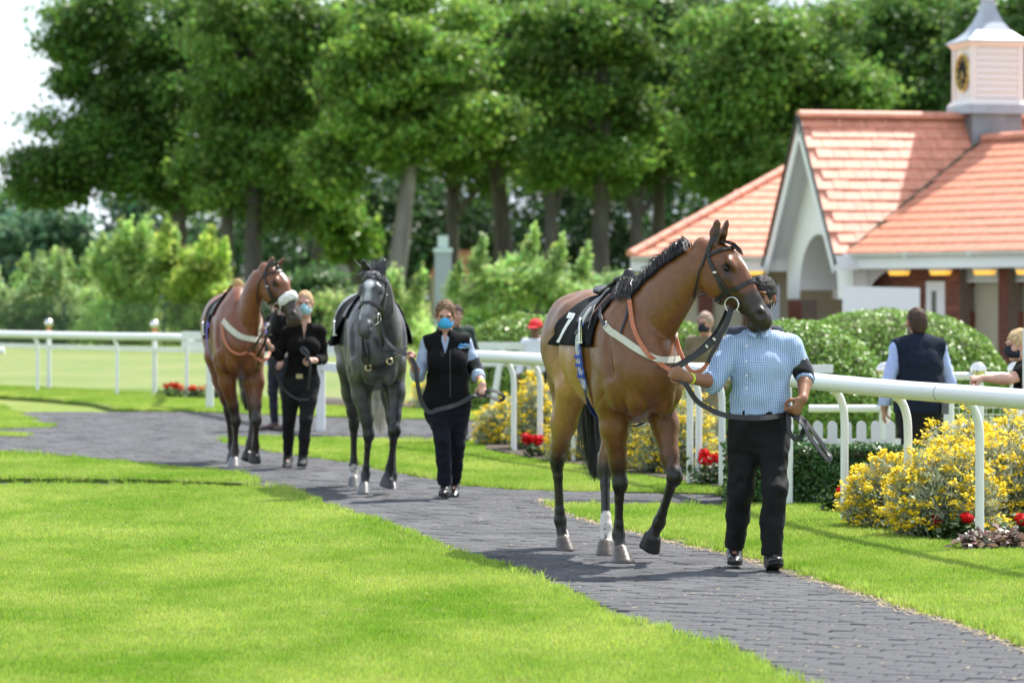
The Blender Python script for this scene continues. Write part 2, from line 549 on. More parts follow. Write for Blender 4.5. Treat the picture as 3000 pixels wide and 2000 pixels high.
def grass_mat(name, c1, c2, c3, trans=.4, scale=.9):
    """mown grass: two greens mixed in patches, straw flecks"""
    m, nt, b = new_mat(name)
    ge = nt.nodes.new('ShaderNodeNewGeometry')
    at = nt.nodes.new('ShaderNodeAttribute'); at.attribute_name = 'tint'
    mp = nt.nodes.new('ShaderNodeMapping'); mp.inputs['Scale'].default_value = (1, .55, 1)
    nt.links.new(ge.outputs['Position'], mp.inputs['Vector'])
    n1 = nt.nodes.new('ShaderNodeTexNoise'); n1.inputs['Scale'].default_value = scale; n1.inputs['Detail'].default_value = 5; n1.inputs['Roughness'].default_value = .65
    nt.links.new(mp.outputs['Vector'], n1.inputs['Vector'])
    mr = nt.nodes.new('ShaderNodeMapRange'); mr.inputs['From Min'].default_value = .36; mr.inputs['From Max'].default_value = .64
    nt.links.new(n1.outputs['Fac'], mr.inputs['Value'])
    mx = nt.nodes.new('ShaderNodeMix'); mx.data_type = 'RGBA'; mx.inputs['A'].default_value = (*c1, 1); mx.inputs['B'].default_value = (*c2, 1)
    nt.links.new(mr.outputs['Result'], mx.inputs['Factor'])
    n2 = nt.nodes.new('ShaderNodeTexNoise'); n2.inputs['Scale'].default_value = 7; n2.inputs['Detail'].default_value = 4
    nt.links.new(ge.outputs['Position'], n2.inputs['Vector'])
    mr2 = nt.nodes.new('ShaderNodeMapRange'); mr2.inputs['From Min'].default_value = .55; mr2.inputs['From Max'].default_value = .8; mr2.inputs['To Max'].default_value = .75
    nt.links.new(n2.outputs['Fac'], mr2.inputs['Value'])
    mx2 = nt.nodes.new('ShaderNodeMix'); mx2.data_type = 'RGBA'; mx2.inputs['B'].default_value = (*c3, 1)
    nt.links.new(mr2.outputs['Result'], mx2.inputs['Factor']); nt.links.new(mx.outputs['Result'], mx2.inputs['A'])
    mu = nt.nodes.new('ShaderNodeVectorMath'); mu.operation = 'MULTIPLY'
    nt.links.new(mx2.outputs['Result'], mu.inputs[0]); nt.links.new(at.outputs['Color'], mu.inputs[1])
    nt.links.new(mu.outputs['Vector'], b.inputs['Base Color'])
    b.inputs['Roughness'].default_value = .6; b.inputs['Specular IOR Level'].default_value = .15 if trans else 0.0
    if trans:
        tr = nt.nodes.new('ShaderNodeBsdfTranslucent'); nt.links.new(mu.outputs['Vector'], tr.inputs['Color'])
        ms = nt.nodes.new('ShaderNodeMixShader'); ms.inputs['Fac'].default_value = trans
        nt.links.new(b.outputs['BSDF'], ms.inputs[1]); nt.links.new(tr.outputs['BSDF'], ms.inputs[2])
        nt.links.new(ms.outputs['Shader'], nt.nodes['Material Output'].inputs['Surface'])
    return m

M_lawn = grass_mat('mown_lawn', (.24, .42, .045), (.46, .58, .13), (.52, .54, .22))
M_meadow = grass_mat('dry_meadow', (.14, .21, .050), (.22, .25, .09), (.28, .23, .13), trans=0, scale=.22)
M_soil = mat('bed_soil', (.055, .038, .028), rough=.95, noise=.5, nscale=14, bump=.8, bscale=40)
M_asph = mat('rubber_paving', (.105, .106, .112), rough=.92, spec=.07, noise=.26, nscale=2.2, bump=.5, bscale=220, detail=9)
M_joint = mat('paving_joint', (.020, .020, .022), rough=.95, noise=.3, nscale=12)

def sheet(name, pts, mt, z=None, skirt=.0, kind='structure', parent=None, tint=True):
    bm = bmesh.new()
    vs = [bm.verts.new((p[0], p[1], p[2] if z is None else z)) for p in pts]
    f = bm.faces.new(vs)
    if f.normal.z < 0: f.normal_flip()
    if skirt:
        r = bmesh.ops.extrude_edge_only(bm, edges=list(bm.edges))
        for v in [g for g in r['geom'] if isinstance(g, bmesh.types.BMVert)]: v.co.z -= skirt
    bmesh.ops.triangulate(bm, faces=[f_ for f_ in bm.faces if len(f_.verts) > 4])
    me = bpy.data.meshes.new(name); bm.to_mesh(me); bm.free()
    me.materials.append(mt)
    if tint:
        a = me.color_attributes.new('tint', 'FLOAT_COLOR', 'POINT')
        a.data.foreach_set('color', np.tile(np.array([.5, .5, .5, 1], np.float32), len(me.vertices)))
    o = bpy.data.objects.new(name, me); link(o, parent)
    return tag(o, kind=kind)

# base ground, out to the horizon, with the dip
gx = np.concatenate([[-3000, -400, -60, -20], np.arange(-12, 14.1, .5), [20, 60, 400, 3000]])
gy = np.concatenate([[-60, 0, 8], np.arange(10, 62, .75), [66, 75, 90, 130, 200, 400, 1000, 3500]])
GX, GY = np.meshgrid(gx, gy, indexing='ij')
GV = np.stack([GX, GY, dip(GX, GY) - .05], -1).reshape(-1, 3)
ni, nj = len(gx), len(gy)
ii, jj = np.meshgrid(np.arange(ni - 1), np.arange(nj - 1), indexing='ij')
q0 = (ii * nj + jj).ravel()
ground = mesh_np('ground', GV, np.stack([q0, q0 + nj, q0 + nj + 1, q0 + 1], 1), M_meadow, None, True, np.full((len(GV), 3), .95))
tag(ground, kind='structure')

def GP(L, z=0): return [G(p[0], p[1], z) for p in L]
LE = [(2600, 2120), (2332, 1992), (2128, 1894), (2000, 1867), (1784, 1791), (1600, 1708), (1450, 1646), (1300, 1604), (1200, 1561), (1100, 1521), (1000, 1497), (920, 1465), (860, 1437), (820, 1424), (750, 1424)]
LU = [(752, 1411), (730, 1395), (700, 1382), (574, 1370), (415, 1355), (223, 1338), (0, 1319), (-350, 1303)]
RE = [(3500, 2120), (3000, 1888), (2850, 1835), (2680, 1790), (2553, 1746), (2425, 1705), (2298, 1669), (2191, 1633), (2050, 1605), (1950, 1582), (1830, 1552), (1750, 1530), (1675, 1505), (1625, 1482), (1605, 1465)]
MB_ = [(1510, 1436), (1360, 1423), (1280, 1407), (1160, 1385), (1010, 1355), (810, 1327), (700, 1302), (635, 1277)]
polyFL = GP(LE, .028) + GP([(400, 1418), (0, 1416), (-600, 1414), (-2200, 2120)], .028)
polyFU = GP(LU, .05) + GP([(-350, 1405), (0, 1406), (400, 1408)], .02)
polyLA = GP([(-200, 1150), (0, 1182), (64, 1208), (134, 1237), (155, 1248)], .03) + GP([(96, 1254), (0, 1256), (-300, 1257)], .01)
polyLB = GP([(-300, 1270), (0, 1270), (64, 1273), (83, 1275), (80, 1283), (0, 1281), (-300, 1278)])
polyLM = GP([(640, 1282), (700, 1272), (1000, 1276), (1272, 1281), (1430, 1286), (1600, 1294), (1900, 1335), (2130, 1400)], .045) + GP([(2135, 1450), (2000, 1446), (1650, 1441)] + MB_[:-1])
polyLR = GP([(1607, 1468), (1650, 1469), (2130, 1474)], .04) + GP([(2330, 1462), (2420, 1482), (2520, 1535), (2660, 1568), (2880, 1606), (3020, 1618), (3400, 1660), (4200, 2120)] + RE[:-1])
polyBK = GP([(-500, 1157), (0, 1161), (128, 1169), (271, 1182), (335, 1199), (542, 1205), (920, 1221), (1175, 1227), (1460, 1234), (1480, 1200), (1300, 1185), (900, 1170), (600, 1152), (300, 1142), (0, 1132), (-500, 1125)])
lawns = [('lawn', polyFL, .014), ('lawn', polyFU, .036), ('lawn', polyLA, .018), ('lawn', polyLB, .018), ('lawn', polyLM, .014), ('lawn', polyLR, .014), ('lawn', polyBK, .014)]
LAWN_OBJ = []
for nm, pl, z in lawns:
    LAWN_OBJ.append(sheet(nm, pl, M_lawn, z, skirt=.09))
path = sheet('path', [(-14, 47.2), (-14, 29), (-5, 26.5), (-1.6, 22), (.3, 15), (.8, 10), (5, 10), (3.6, 14), (2.35, 18), (2.0, 21), (2.0, 27.2), (2.05, 27.9), (1.0, 28.0), (.1, 32), (-.2, 44), (-.25, 46.5)], M_joint, 0.0, tint=False)
bed = sheet('flower_bed', GP([(2325, 1455), (2420, 1470), (2520, 1525), (2660, 1560), (2880, 1598), (3020, 1610), (3400, 1650), (3700, 1560), (3000, 1470), (2500, 1440)]), M_soil, .03, skirt=.12, tint=False)
bed2 = sheet('flower_bed', GP([(1425, 1325), (1560, 1352), (1700, 1372), (1900, 1405), (2120, 1440), (2125, 1380), (1900, 1300), (1600, 1262), (1430, 1262)]), M_soil, .045, skirt=.12, tint=False)
bed3 = sheet('flower_bed', GP([(930, 1192), (1060, 1196), (1310, 1203), (1310, 1185), (930, 1172)]), M_soil, .05, skirt=.1, tint=False)

added_forecourt = sheet('added_forecourt', [(-.2, 50, -.30), (14, 50, -.30), (14, 80, -.30), (1, 80, -.30)], mat('added_paving', (.17, .165, .16), rough=.9, noise=.15, nscale=2), tint=False)  # unseen grey paving, added to cut the green bounce on the gable
# ---- rubber pavers, laid in a stretcher bond
polyPath = GP(LE) + GP(LU) + GP([(-350, 1180), (-250, 1165), (128, 1172), (271, 1185), (335, 1202), (542, 1208), (920, 1225), (1460, 1238), (1460, 1285), (1272, 1275), (635, 1277)]) + GP(MB_[::-1]) + GP([(2135, 1456), (2130, 1470)]) + GP(RE[::-1])
th = radians(-20); D1 = np.array([cos(th), sin(th)]); D2 = np.array([-sin(th), cos(th)])
pw, ph_ = .175, .110
R_, C_ = np.meshgrid(np.arange(-100, 520), np.arange(-260, 190), indexing='ij')
cx = ((C_ + .5 * (R_ % 2)) * pw)[..., None] * D1 + (R_ * ph_)[..., None] * D2
cx = cx.reshape(-1, 2) + np.array([0, 8.0])
vis = (np.abs(cx[:, 0]) < cx[:, 1] * .158 + .3) & (cx[:, 1] > 13.3) & (cx[:, 1] < 47)
cx = cx[vis]
pp2 = [(p[0], p[1]) for p in polyPath]
cx = cx[inpoly(cx, pp2)]
order = np.argsort(cx[:, 1]); cx = cx[order]
rp = np.random.default_rng(21)
def paver_verts(g=.0030, ch=.007):
    a, b = pw / 2 - g, ph_ / 2 - g
    v = [(-a, -b, -.012), (a, -b, -.012), (a, b, -.012), (-a, b, -.012), (-a, -b, .004), (a, -b, .004), (a, b, .004), (-a, b, .004),
         (-a + ch, -b + ch, .009), (a - ch, -b + ch, .009), (a - ch, b - ch, .009), (-a + ch, b - ch, .009)]
    f = [(8, 9, 10, 11), (4, 5, 9, 8), (5, 6, 10, 9), (6, 7, 11, 10), (7, 4, 8, 11), (0, 1, 5, 4), (1, 2, 6, 5), (2, 3, 7, 6), (3, 0, 4, 7)]
    return np.array(v), np.array(f)
pv, pf = paver_verts()
pvr = pv.copy(); pvr[:, :2] = pv[:, :1] * D1 + pv[:, 1:2] * D2
mb = MB(); mb.faces(pvr, [tuple(f) for f in pf])
first = None
for k in range(300):
    z = rp.uniform(-.003, .004)
    if first is None:
        first = mb.build('paver', M_asph, path); o = first
    else:
        o = first.copy(); COL.objects.link(o); o.parent = path
    o.location = (cx[k, 0], cx[k, 1], z)
    o.rotation_euler = (rp.normal(0, .018), rp.normal(0, .018), rp.normal(0, .012))
rest = cx[300:]
n = len(rest)
tl = rp.normal(0, .014, (n, 2)); zz = rp.uniform(-.003, .004, n)
V = pvr[None] + np.stack([rest[:, 0], rest[:, 1], zz], 1)[:, None]
V[:, :, 2] += pvr[None, :, 0] * tl[:, None, 0] + pvr[None, :, 1] * tl[:, None, 1]
Fc = pf[None] + (np.arange(n) * 12)[:, None, None]
pr = mesh_np('paver', V.reshape(-1, 3), Fc.reshape(-1, 4), M_asph, path, False)
tag(pr, kind='stuff')

# ---- grass blades on the lawns (patches instanced on points)
def grass_patch(name, size, nbl, hgt, w, mt, seed, lean=.35):
    r = np.random.default_rng(seed)
    p = r.uniform(-size / 2, size / 2, (nbl, 2))
    h = hgt * r.uniform(.55, 1.15, nbl); a = r.uniform(0, 2 * pi, nbl); l = r.uniform(0, lean, nbl) * h * 1.6; la = r.uniform(0, 2 * pi, nbl)
    dx, dy = np.cos(a) * w / 2, np.sin(a) * w / 2
    b0 = np.stack([p[:, 0] - dx, p[:, 1] - dy, np.full(nbl, -.01)], 1); b1 = np.stack([p[:, 0] + dx, p[:, 1] + dy, np.full(nbl, -.01)], 1)
    mx, my = p[:, 0] + np.cos(la) * l * .35, p[:, 1] + np.sin(la) * l * .35
    m0 = np.stack([mx - dx * .8, my - dy * .8, h * .6], 1); m1 = np.stack([mx + dx * .8, my + dy * .8, h * .6], 1)
    t_ = np.stack([p[:, 0] + np.cos(la) * l, p[:, 1] + np.sin(la) * l, h], 1)
    V = np.stack([b0, b1, m1, m0, t_], 1).reshape(-1, 3)
    i = np.arange(nbl) * 5
    Fq = np.concatenate([np.stack([i, i + 1, i + 2], 1), np.stack([i, i + 2, i + 3], 1), np.stack([i + 3, i + 2, i + 4], 1)])
    C = np.repeat(r.uniform(.7, 1.25, (nbl, 1)) * np.array([[1, 1, 1]]) * np.stack([r.uniform(.85, 1.2, nbl), np.ones(nbl), r.uniform(.6, 1.3, nbl)], 1), 5, 0)
    o = mesh_np(name, V, Fq, mt, None, True, C)
    COL.objects.unlink(o)
    return o

def scatter(name, pts, rot, scl, src, label_kind='stuff'):
    """point mesh + geometry nodes: src instanced on every point"""
    me = bpy.data.meshes.new(name)
    me.vertices.add(len(pts)); me.vertices.foreach_set('co', np.asarray(pts, np.float32).ravel())
    a = me.attributes.new('rot', 'FLOAT_VECTOR', 'POINT'); a.data.foreach_set('vector', np.asarray(rot, np.float32).ravel())
    a = me.attributes.new('scl', 'FLOAT', 'POINT'); a.data.foreach_set('value', np.asarray(scl, np.float32))
    o = bpy.data.objects.new(name, me); link(o)
    ng = bpy.data.node_groups.new(name + '_scatter', 'GeometryNodeTree')
    ng.interface.new_socket('Geometry', in_out='INPUT', socket_type='NodeSocketGeometry')
    ng.interface.new_socket('Geometry', in_out='OUTPUT', socket_type='NodeSocketGeometry')
    gi, go = ng.nodes.new('NodeGroupInput'), ng.nodes.new('NodeGroupOutput')
    oi = ng.nodes.new('GeometryNodeObjectInfo'); oi.inputs['Object'].default_value = src; oi.inputs['As Instance'].default_value = True
    ip = ng.nodes.new('GeometryNodeInstanceOnPoints')
    na = ng.nodes.new('GeometryNodeInputNamedAttribute'); na.data_type = 'FLOAT_VECTOR'; na.inputs['Name'].default_value = 'rot'
    ns = ng.nodes.new('GeometryNodeInputNamedAttribute'); ns.data_type = 'FLOAT'; ns.inputs['Name'].default_value = 'scl'
    e2r = ng.nodes.new('FunctionNodeEulerToRotation')
    ng.links.new(gi.outputs[0], ip.inputs['Points']); ng.links.new(oi.outputs['Geometry'], ip.inputs['Instance'])
    ng.links.new(na.outputs['Attribute'], e2r.inputs[0]); ng.links.new(e2r.outputs[0], ip.inputs['Rotation'])
    ng.links.new(ns.outputs['Attribute'], ip.inputs['Scale'])
    ng.links.new(ip.outputs['Instances'], go.inputs[0])
    md = o.modifiers.new('scatter', 'NODES'); md.node_group = ng
    return tag(o, kind=label_kind)

rg = np.random.default_rng(31)
def lawn_points(pl, z, dens, ymin, ymax, margin):
    pl2 = [(p[0], p[1]) for p in pl]
    x0, x1 = min(p[0] for p in pl2), max(p[0] for p in pl2); y0, y1 = max(min(p[1] for p in pl2), ymin), min(max(p[1] for p in pl2), ymax)
    if y1 <= y0: return np.zeros((0, 3))
    x0, x1 = max(x0, -.19 * y1 - .5), min(x1, .19 * y1 + .5)
    st_ = dens ** -.5
    gx_, gy_ = np.meshgrid(np.arange(x0, x1, st_), np.arange(y0, y1, st_), indexing='ij')
    P = np.stack([gx_.ravel(), gy_.ravel()], 1) + rg.uniform(-.5, .5, (gx_.size, 2)) * st_
    ok = inpoly(P, pl2) & (np.abs(P[:, 0]) < P[:, 1] * .185 + .4)
    for d in ((margin, 0), (-margin, 0), (0, margin), (0, -margin)): ok &= inpoly(P + np.array(d), pl2)
    P = P[ok]
    return np.stack([P[:, 0], P[:, 1], np.full(len(P), z)], 1)
for nm, y0, y1, size, nbl, hg, w, dens, mar, seed in (('lawn_grass', 12, 21, .22, 330, .028, .0042, 75, .05, 1), ('lawn_grass', 21, 32, .30, 300, .030, .006, 38, .11, 2), ('lawn_grass', 32, 62, .40, 260, .030, .009, 16, .18, 3)):
    src = grass_patch('grass_patch', size, nbl, hg, w, M_lawn, seed)
    P = np.concatenate([lawn_points(pl, z, dens, y0, y1, mar) for _, pl, z in lawns])
    n = len(P)
    scatter(nm, P, np.stack([np.zeros(n), np.zeros(n), rg.uniform(0, 6.28, n)], 1), rg.uniform(.85, 1.2, n), src)
# longer fringe along the lawn edges
src = grass_patch('grass_patch', .10, 46, .055, .005, M_lawn, 9, .7)
EP = []
for pl, z, seg in ((polyFU, .03, range(len(polyFU) - 3, len(polyFU))), (polyFU, .03, range(0, 8)), (polyFL, .01, range(0, 17)), (polyLR, .01, range(0, len(polyLR))), (polyLM, .01, range(0, len(polyLM)))):
    for i in seg:
        a, b_ = pl[i], pl[(i + 1) % len(pl)]
        Lg = (b_ - a).length
        k = int(Lg * 9)
        for t in rg.uniform(0, 1, k):
            p = a.lerp(b_, t)
            if abs(p.x) < p.y * .158 + .3 and 12 < p.y < 40 and rg.random() < .75: EP.append((p.x, p.y, z))
EP = np.array(EP); n = len(EP)
scatter('edge_grass', EP, np.stack([rg.normal(0, .25, n), rg.normal(0, .25, n), rg.uniform(0, 6.28, n)], 1), rg.uniform(.5, 1.15, n), src)
# dried clippings lying along the paving edge
M_straw = mat('dry_clippings', (.42, .33, .19), rough=.95)
V, Fq = [], []
for pl in (GP(RE),):
    for a, b_ in zip(pl[:-1], pl[1:]):
        for _ in range(int((b_ - a).length * 260)):
            p = a.lerp(b_, rg.random()) + Vector((rg.normal(-.05, .035), rg.normal(-.02, .03), .010 + rg.random() * .006))
            if not (13 < p.y < 30): continue
            an = rg.uniform(0, pi); l, w = rg.uniform(.01, .03), .0022
            d, s = Vector((cos(an), sin(an), rg.normal(0, .15))) * l, Vector((-sin(an), cos(an), 0)) * w
            i = len(V); V += [p - d - s, p + d - s, p + d + s, p - d + s]; Fq.append((i, i + 1, i + 2, i + 3))
sp_ = np.stack([rg.uniform(-4, 4, 5000), rg.uniform(13.5, 33, 5000)], 1); sp_ = sp_[inpoly(sp_, pp2)]
sp_ = sp_[vnoise(np.c_[sp_, np.zeros(len(sp_))], .8, 4) > -.15]
for x, y in sp_:
    p = Vector((x, y, .013)); an = rg.uniform(0, pi); l = rg.uniform(.004, .013); w = l * rg.uniform(.2, .7)
    d, s = Vector((cos(an), sin(an), 0)) * l, Vector((-sin(an), cos(an), 0)) * w
    i = len(V); V += [p - d - s, p + d - s, p + d + s, p - d + s]; Fq.append((i, i + 1, i + 2, i + 3))
tag(mesh_np('grass_clippings', [tuple(v) for v in V], Fq, M_straw, None, False), kind='stuff')
# ================================================================== leaves, shrubs, trees
def leaf_np(P, size, aspect=.6, nrm=None, jit=1.0, seed=0, curl=.0, direc=None):
    """diamond leaves at points P: returns V, F (quads)"""
    r = np.random.default_rng(seed)
    n = len(P)
    N = r.normal(size=(n, 3)) * jit
    if nrm is not None: N = N + nrm
    N /= np.linalg.norm(N, axis=1)[:, None] + 1e-9
    A = r.normal(size=(n, 3)) if direc is None else direc + r.normal(size=(n, 3)) * .35
    A -= N * (A * N).sum(1)[:, None]; A /= np.linalg.norm(A, axis=1)[:, None] + 1e-9
    B = np.cross(N, A)
    s = (size * r.uniform(.6, 1.35, n))[:, None] if np.isscalar(size) else size[:, None]
    V = np.stack([P - A * s * .5, P + B * s * aspect * .5 + N * s * curl, P + A * s * .5, P - B * s * aspect * .5 + N * s * curl], 1)
    return V.reshape(-1, 3), (np.arange(n) * 4)[:, None] + np.arange(4)[None]

def M_leaf(name, rough=.5, trans=.35, spec=.35): return mat_tint(name, rough=rough, spec=spec, noise=0, trans=trans)
M_tree = M_leaf('tree_leaves', .45, .52)
M_willow = M_leaf('willow_leaves', .5, .58)
M_hedge = M_leaf('hedge_leaves', .38, .22, .5)
M_silver = M_leaf('silver_leaves', .8, .2, .2)
M_petal = M_leaf('petals', .6, .25, .2)
M_bark = mat('bark', (.085, .075, .066), rough=.95, noise=.4, nscale=3, bump=.9, bscale=9, stretch=(1, 1, .25))
M_bark_pale = mat('pale_bark', (.20, .185, .17), rough=.95, noise=.3, nscale=3, bump=.7, bscale=9, stretch=(1, 1, .25))
M_twig = mat('twig', (.06, .055, .03), rough=.95)

def tint_of(n, col, var, r, hue=.25):
    c = np.array(col)[None] * (1 + var * r.uniform(-1, 1, (n, 1)))
    c = c * np.stack([1 + hue * r.uniform(-1, 1.3, n), np.ones(n), 1 + hue * r.uniform(-1, 1, n)], 1)
    return np.clip(c, .002, 1)

def ell_pts(n, c, rad, r, shell=.55):
    d = r.normal(size=(n, 3)); d /= np.linalg.norm(d, axis=1)[:, None]
    k = shell + (1 - shell) * r.random(n) ** .6
    return np.array(c) + d * k[:, None] * np.array(rad), d

def crown_mesh(name, clumps, n, size, col, seed, parent, mt=None, var=.35, up=.55, hue=.25):
    """leaves through a crown made of clumps [(centre, radii)]"""
    r = np.random.default_rng(seed)
    w = np.array([c[1][0] * c[1][2] for c in clumps]); w = w / w.sum()
    P, N, C = [], [], []
    for (c, rad), k in zip(clumps, np.maximum((w * n).astype(int), 6)):
        g = r.normal(size=(k, 3)) * .50
        d = g / (np.linalg.norm(g, axis=1)[:, None] + 1e-6)
        p = np.array(c) + g * np.array(rad)
        P.append(p); N.append(d * .6 + np.array([0, 0, up]))
        C.append(tint_of(k, np.array(col) * (1 + .40 * r.uniform(-1, 1)), var, r, hue))
    P, N, C = np.concatenate(P), np.concatenate(N), np.concatenate(C)
    V, Fq = leaf_np(P, size, .62, N, .8, seed, curl=.08)
    return mesh_np(name, V, Fq, mt or M_tree, parent, False, np.repeat(C, 4, 0))

def crown_clumps(ells, per, cr, r):
    out = []
    for c, rad in ells:
        k = max(4, int(per * rad[0] * rad[2] / (cr * cr)))
        p, d = ell_pts(k, c, np.array(rad) * .86, r, .35)
        for q in p:
            s = cr * r.uniform(.6, 1.25)
            out.append((q, (s, s, s * r.uniform(.45, .75))))
    return out

def tree(label, Y, trunk, tr, ells, nleaf, size, col, seed, group='trees behind the parade ring', bark=None, cr=.95, per=3.2, depth=.8, name='tree', limbs=11, zb=None):
    r = np.random.default_rng(seed)
    tp = [U(x, y, Y) for x, y in trunk]
    base = Vector((tp[0].x, Y, 0 if zb is None else zb))
    if tp[0].z > .1: tp = [base.copy()] + tp
    root = thing(name, label, 'tree', tuple(base), 0, group)
    L = [p - base for p in tp]
    mb = MB()
    k = len(L)
    mb.tube(catmull(L, 4), list(np.linspace(tr * 1.15, tr * .45, (k - 1) * 4 + 1)), 9)
    E3 = []
    for (ex, ey, rx, ry) in ells:
        c = U(ex, ey, Y) - base; sx, sz = rx * Y / F, ry * Y / F
        E3.append((np.array(c) + np.array([0, r.uniform(-.3, .3) * sx, 0]), (sx, sx * depth, sz)))
    cl = crown_clumps(E3, per, cr, r)
    top = L[-1]
    for i in range(limbs):
        c, _ = cl[r.integers(len(cl))]
        a = L[r.integers(max(1, k - 2), k)].lerp(L[-2], r.random() * .5)
        m = a.lerp(Vector(c), .5) + Vector((0, 0, -.25 + r.random() * .3))
        mb.tube(catmull([a, m, Vector(c)], 4), list(np.linspace(tr * .5, tr * .14, 9)), 6)
    mb.build('trunk', bark or M_bark, root)
    crown_mesh('crown', cl, nleaf, size, col, seed, root)
    return root

GREEN = (.145, .265, .050); GREEN2 = (.185, .33, .058); DARKG = (.105, .205, .045)
tree('tall dark leaved tree at the edge of the sky, trunk left of the bay horse', 132, [(523, 860), (523, 700), (525, 560), (518, 380), (540, 180)], .36,
     [(400, 70, 300, 190), (240, 90, 140, 130), (270, 300, 180, 150), (420, 330, 240, 200), (190, 500, 170, 110), (110, 560, 90, 60), (470, 540, 210, 120), (330, 440, 200, 140)], 50000, .25, (.10, .205, .038), 101)
tree('tall tree with straight brown trunk directly behind the rear bay horse', 128, [(742, 880), (742, 700), (744, 540), (748, 380), (765, 150)], .36,
     [(760, 130, 270, 240), (760, 380, 230, 170), (870, 560, 150, 110), (640, 520, 130, 100)], 42000, .25, GREEN, 102)
tree('tree with leaning pale grey trunk rising behind the grey horse', 124, [(1150, 880), (1172, 720), (1192, 560), (1212, 420), (1255, 180)], .38,
     [(1180, 160, 280, 240), (1080, 400, 190, 140), (1330, 380, 200, 130), (980, 520, 100, 80)], 42000, .25, GREEN2, 103, bark=M_bark_pale)
tree('tree with dark forked trunk between the grey horse and the number 7 horse', 134, [(1478, 880), (1474, 720), (1462, 560), (1432, 420), (1395, 240)], .42,
     [(1440, 150, 270, 240), (1520, 360, 210, 150), (1360, 420, 130, 110)], 40000, .25, GREEN, 104)
tree('tree with grey brown trunk above the withers of the number 7 horse', 130, [(1755, 880), (1758, 700), (1764, 540), (1772, 380), (1765, 180)], .40,
     [(1720, 170, 280, 250), (1800, 400, 220, 150), (1660, 470, 120, 110)], 40000, .25, (.14, .26, .045), 105)
tree('tree with slim dark trunk left of the tiled roof', 138, [(1925, 880), (1928, 700), (1930, 520), (1920, 300)], .36,
     [(1980, 160, 270, 250), (1960, 420, 200, 160), (2100, 480, 140, 120)], 36000, .26, DARKG, 106)
tree('big tree crowning over the tiled gable', 126, [(2290, 860), (2290, 560), (2280, 300)], .42,
     [(2260, 150, 290, 260), (2200, 430, 220, 190), (2420, 300, 170, 160)], 42000, .25, GREEN, 107)
tree('big dark tree behind the clock turret', 134, [(2640, 860), (2640, 560), (2650, 300)], .42,
     [(2620, 170, 280, 270), (2560, 430, 220, 180), (2800, 250, 190, 200)], 42000, .25, DARKG, 108)
tree('tree at the far end beyond the clock turret', 128, [(2940, 860), (2940, 560), (2950, 300)], .42,
     [(2980, 160, 260, 260), (2950, 420, 220, 190)], 32000, .26, (.095, .19, .04), 109)
tree('shaded tree with thick low bough reaching towards the grey horse', 142, [(1050, 880), (1045, 770), (960, 690), (880, 640), (830, 560)], .45,
     [(860, 470, 170, 110), (950, 610, 120, 70), (1010, 690, 90, 60)], 11000, .30, (.13, .25, .035), 110, limbs=5)
L2_ = ['second row tree filling the gap behind the rear bay horse', 'second row tree between the leaning grey trunk and the straight brown one', 'shaded second row tree right of the leaning grey trunk', 'dark second row tree behind the forked trunk', 'second row tree left of the slim dark trunk', 'second row tree just above the left end of the tiled roof', 'dark second row tree above the gable of the tiled roof', 'second row tree far back beside the clock turret']
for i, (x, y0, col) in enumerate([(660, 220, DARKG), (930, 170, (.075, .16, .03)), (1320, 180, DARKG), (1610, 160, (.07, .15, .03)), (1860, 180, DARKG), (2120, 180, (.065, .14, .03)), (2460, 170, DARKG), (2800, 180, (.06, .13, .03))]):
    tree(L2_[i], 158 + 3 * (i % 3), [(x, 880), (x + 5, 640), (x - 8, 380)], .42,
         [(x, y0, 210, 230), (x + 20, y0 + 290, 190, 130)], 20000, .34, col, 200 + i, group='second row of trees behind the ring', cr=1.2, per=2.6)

# far trees on the left, bluish with distance
def far_tree(x, y, rx, ry, Y, col, seed, label):
    return tree(label, Y, [(x, 885), (x, y + ry * .4), (x, y - ry * .2)], .3, [(x, y, rx, ry), (x - rx * .4, y + ry * .4, rx * .6, ry * .6), (x + rx * .45, y + ry * .35, rx * .6, ry * .6)], 4500, .5, col, seed, group='distant round trees on the left', cr=1.8, depth=.7)
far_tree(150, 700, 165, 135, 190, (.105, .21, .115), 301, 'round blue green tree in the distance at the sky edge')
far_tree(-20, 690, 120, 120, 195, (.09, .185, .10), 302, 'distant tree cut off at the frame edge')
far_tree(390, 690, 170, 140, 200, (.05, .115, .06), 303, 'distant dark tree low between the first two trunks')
wd = []
r = np.random.default_rng(77)
for x in np.arange(-1900, 2350, 38):
    c = U(x + r.uniform(-20, 20), r.uniform(790, 900), 200 + r.uniform(-6, 20)); wd.append((np.array(c), (2.0, 1.6, r.uniform(1.4, 2.2))))
for x in np.arange(420, 3300, 34):
    c = U(x + r.uniform(-20, 20), r.uniform(660, 800), 185 + r.uniform(-10, 15)); wd.append((np.array(c), (2.0, 1.6, r.uniform(1.2, 2.0))))
for x in np.arange(640, 3300, 34):
    c = U(x + r.uniform(-20, 20), r.uniform(470, 660), 182 + r.uniform(-8, 15)); wd.append((np.array(c), (2.0, 1.6, r.uniform(1.2, 2.0))))
for x in np.arange(1000, 3300, 40):
    c = U(x + r.uniform(-20, 20), r.uniform(300, 470), 180 + r.uniform(-8, 15)); wd.append((np.array(c), (1.8, 1.6, r.uniform(1.0, 1.7))))
o = crown_mesh('distant_woodland', wd, 82000, .48, (.045, .10, .034), 78, None)
tag(o, kind='stuff')

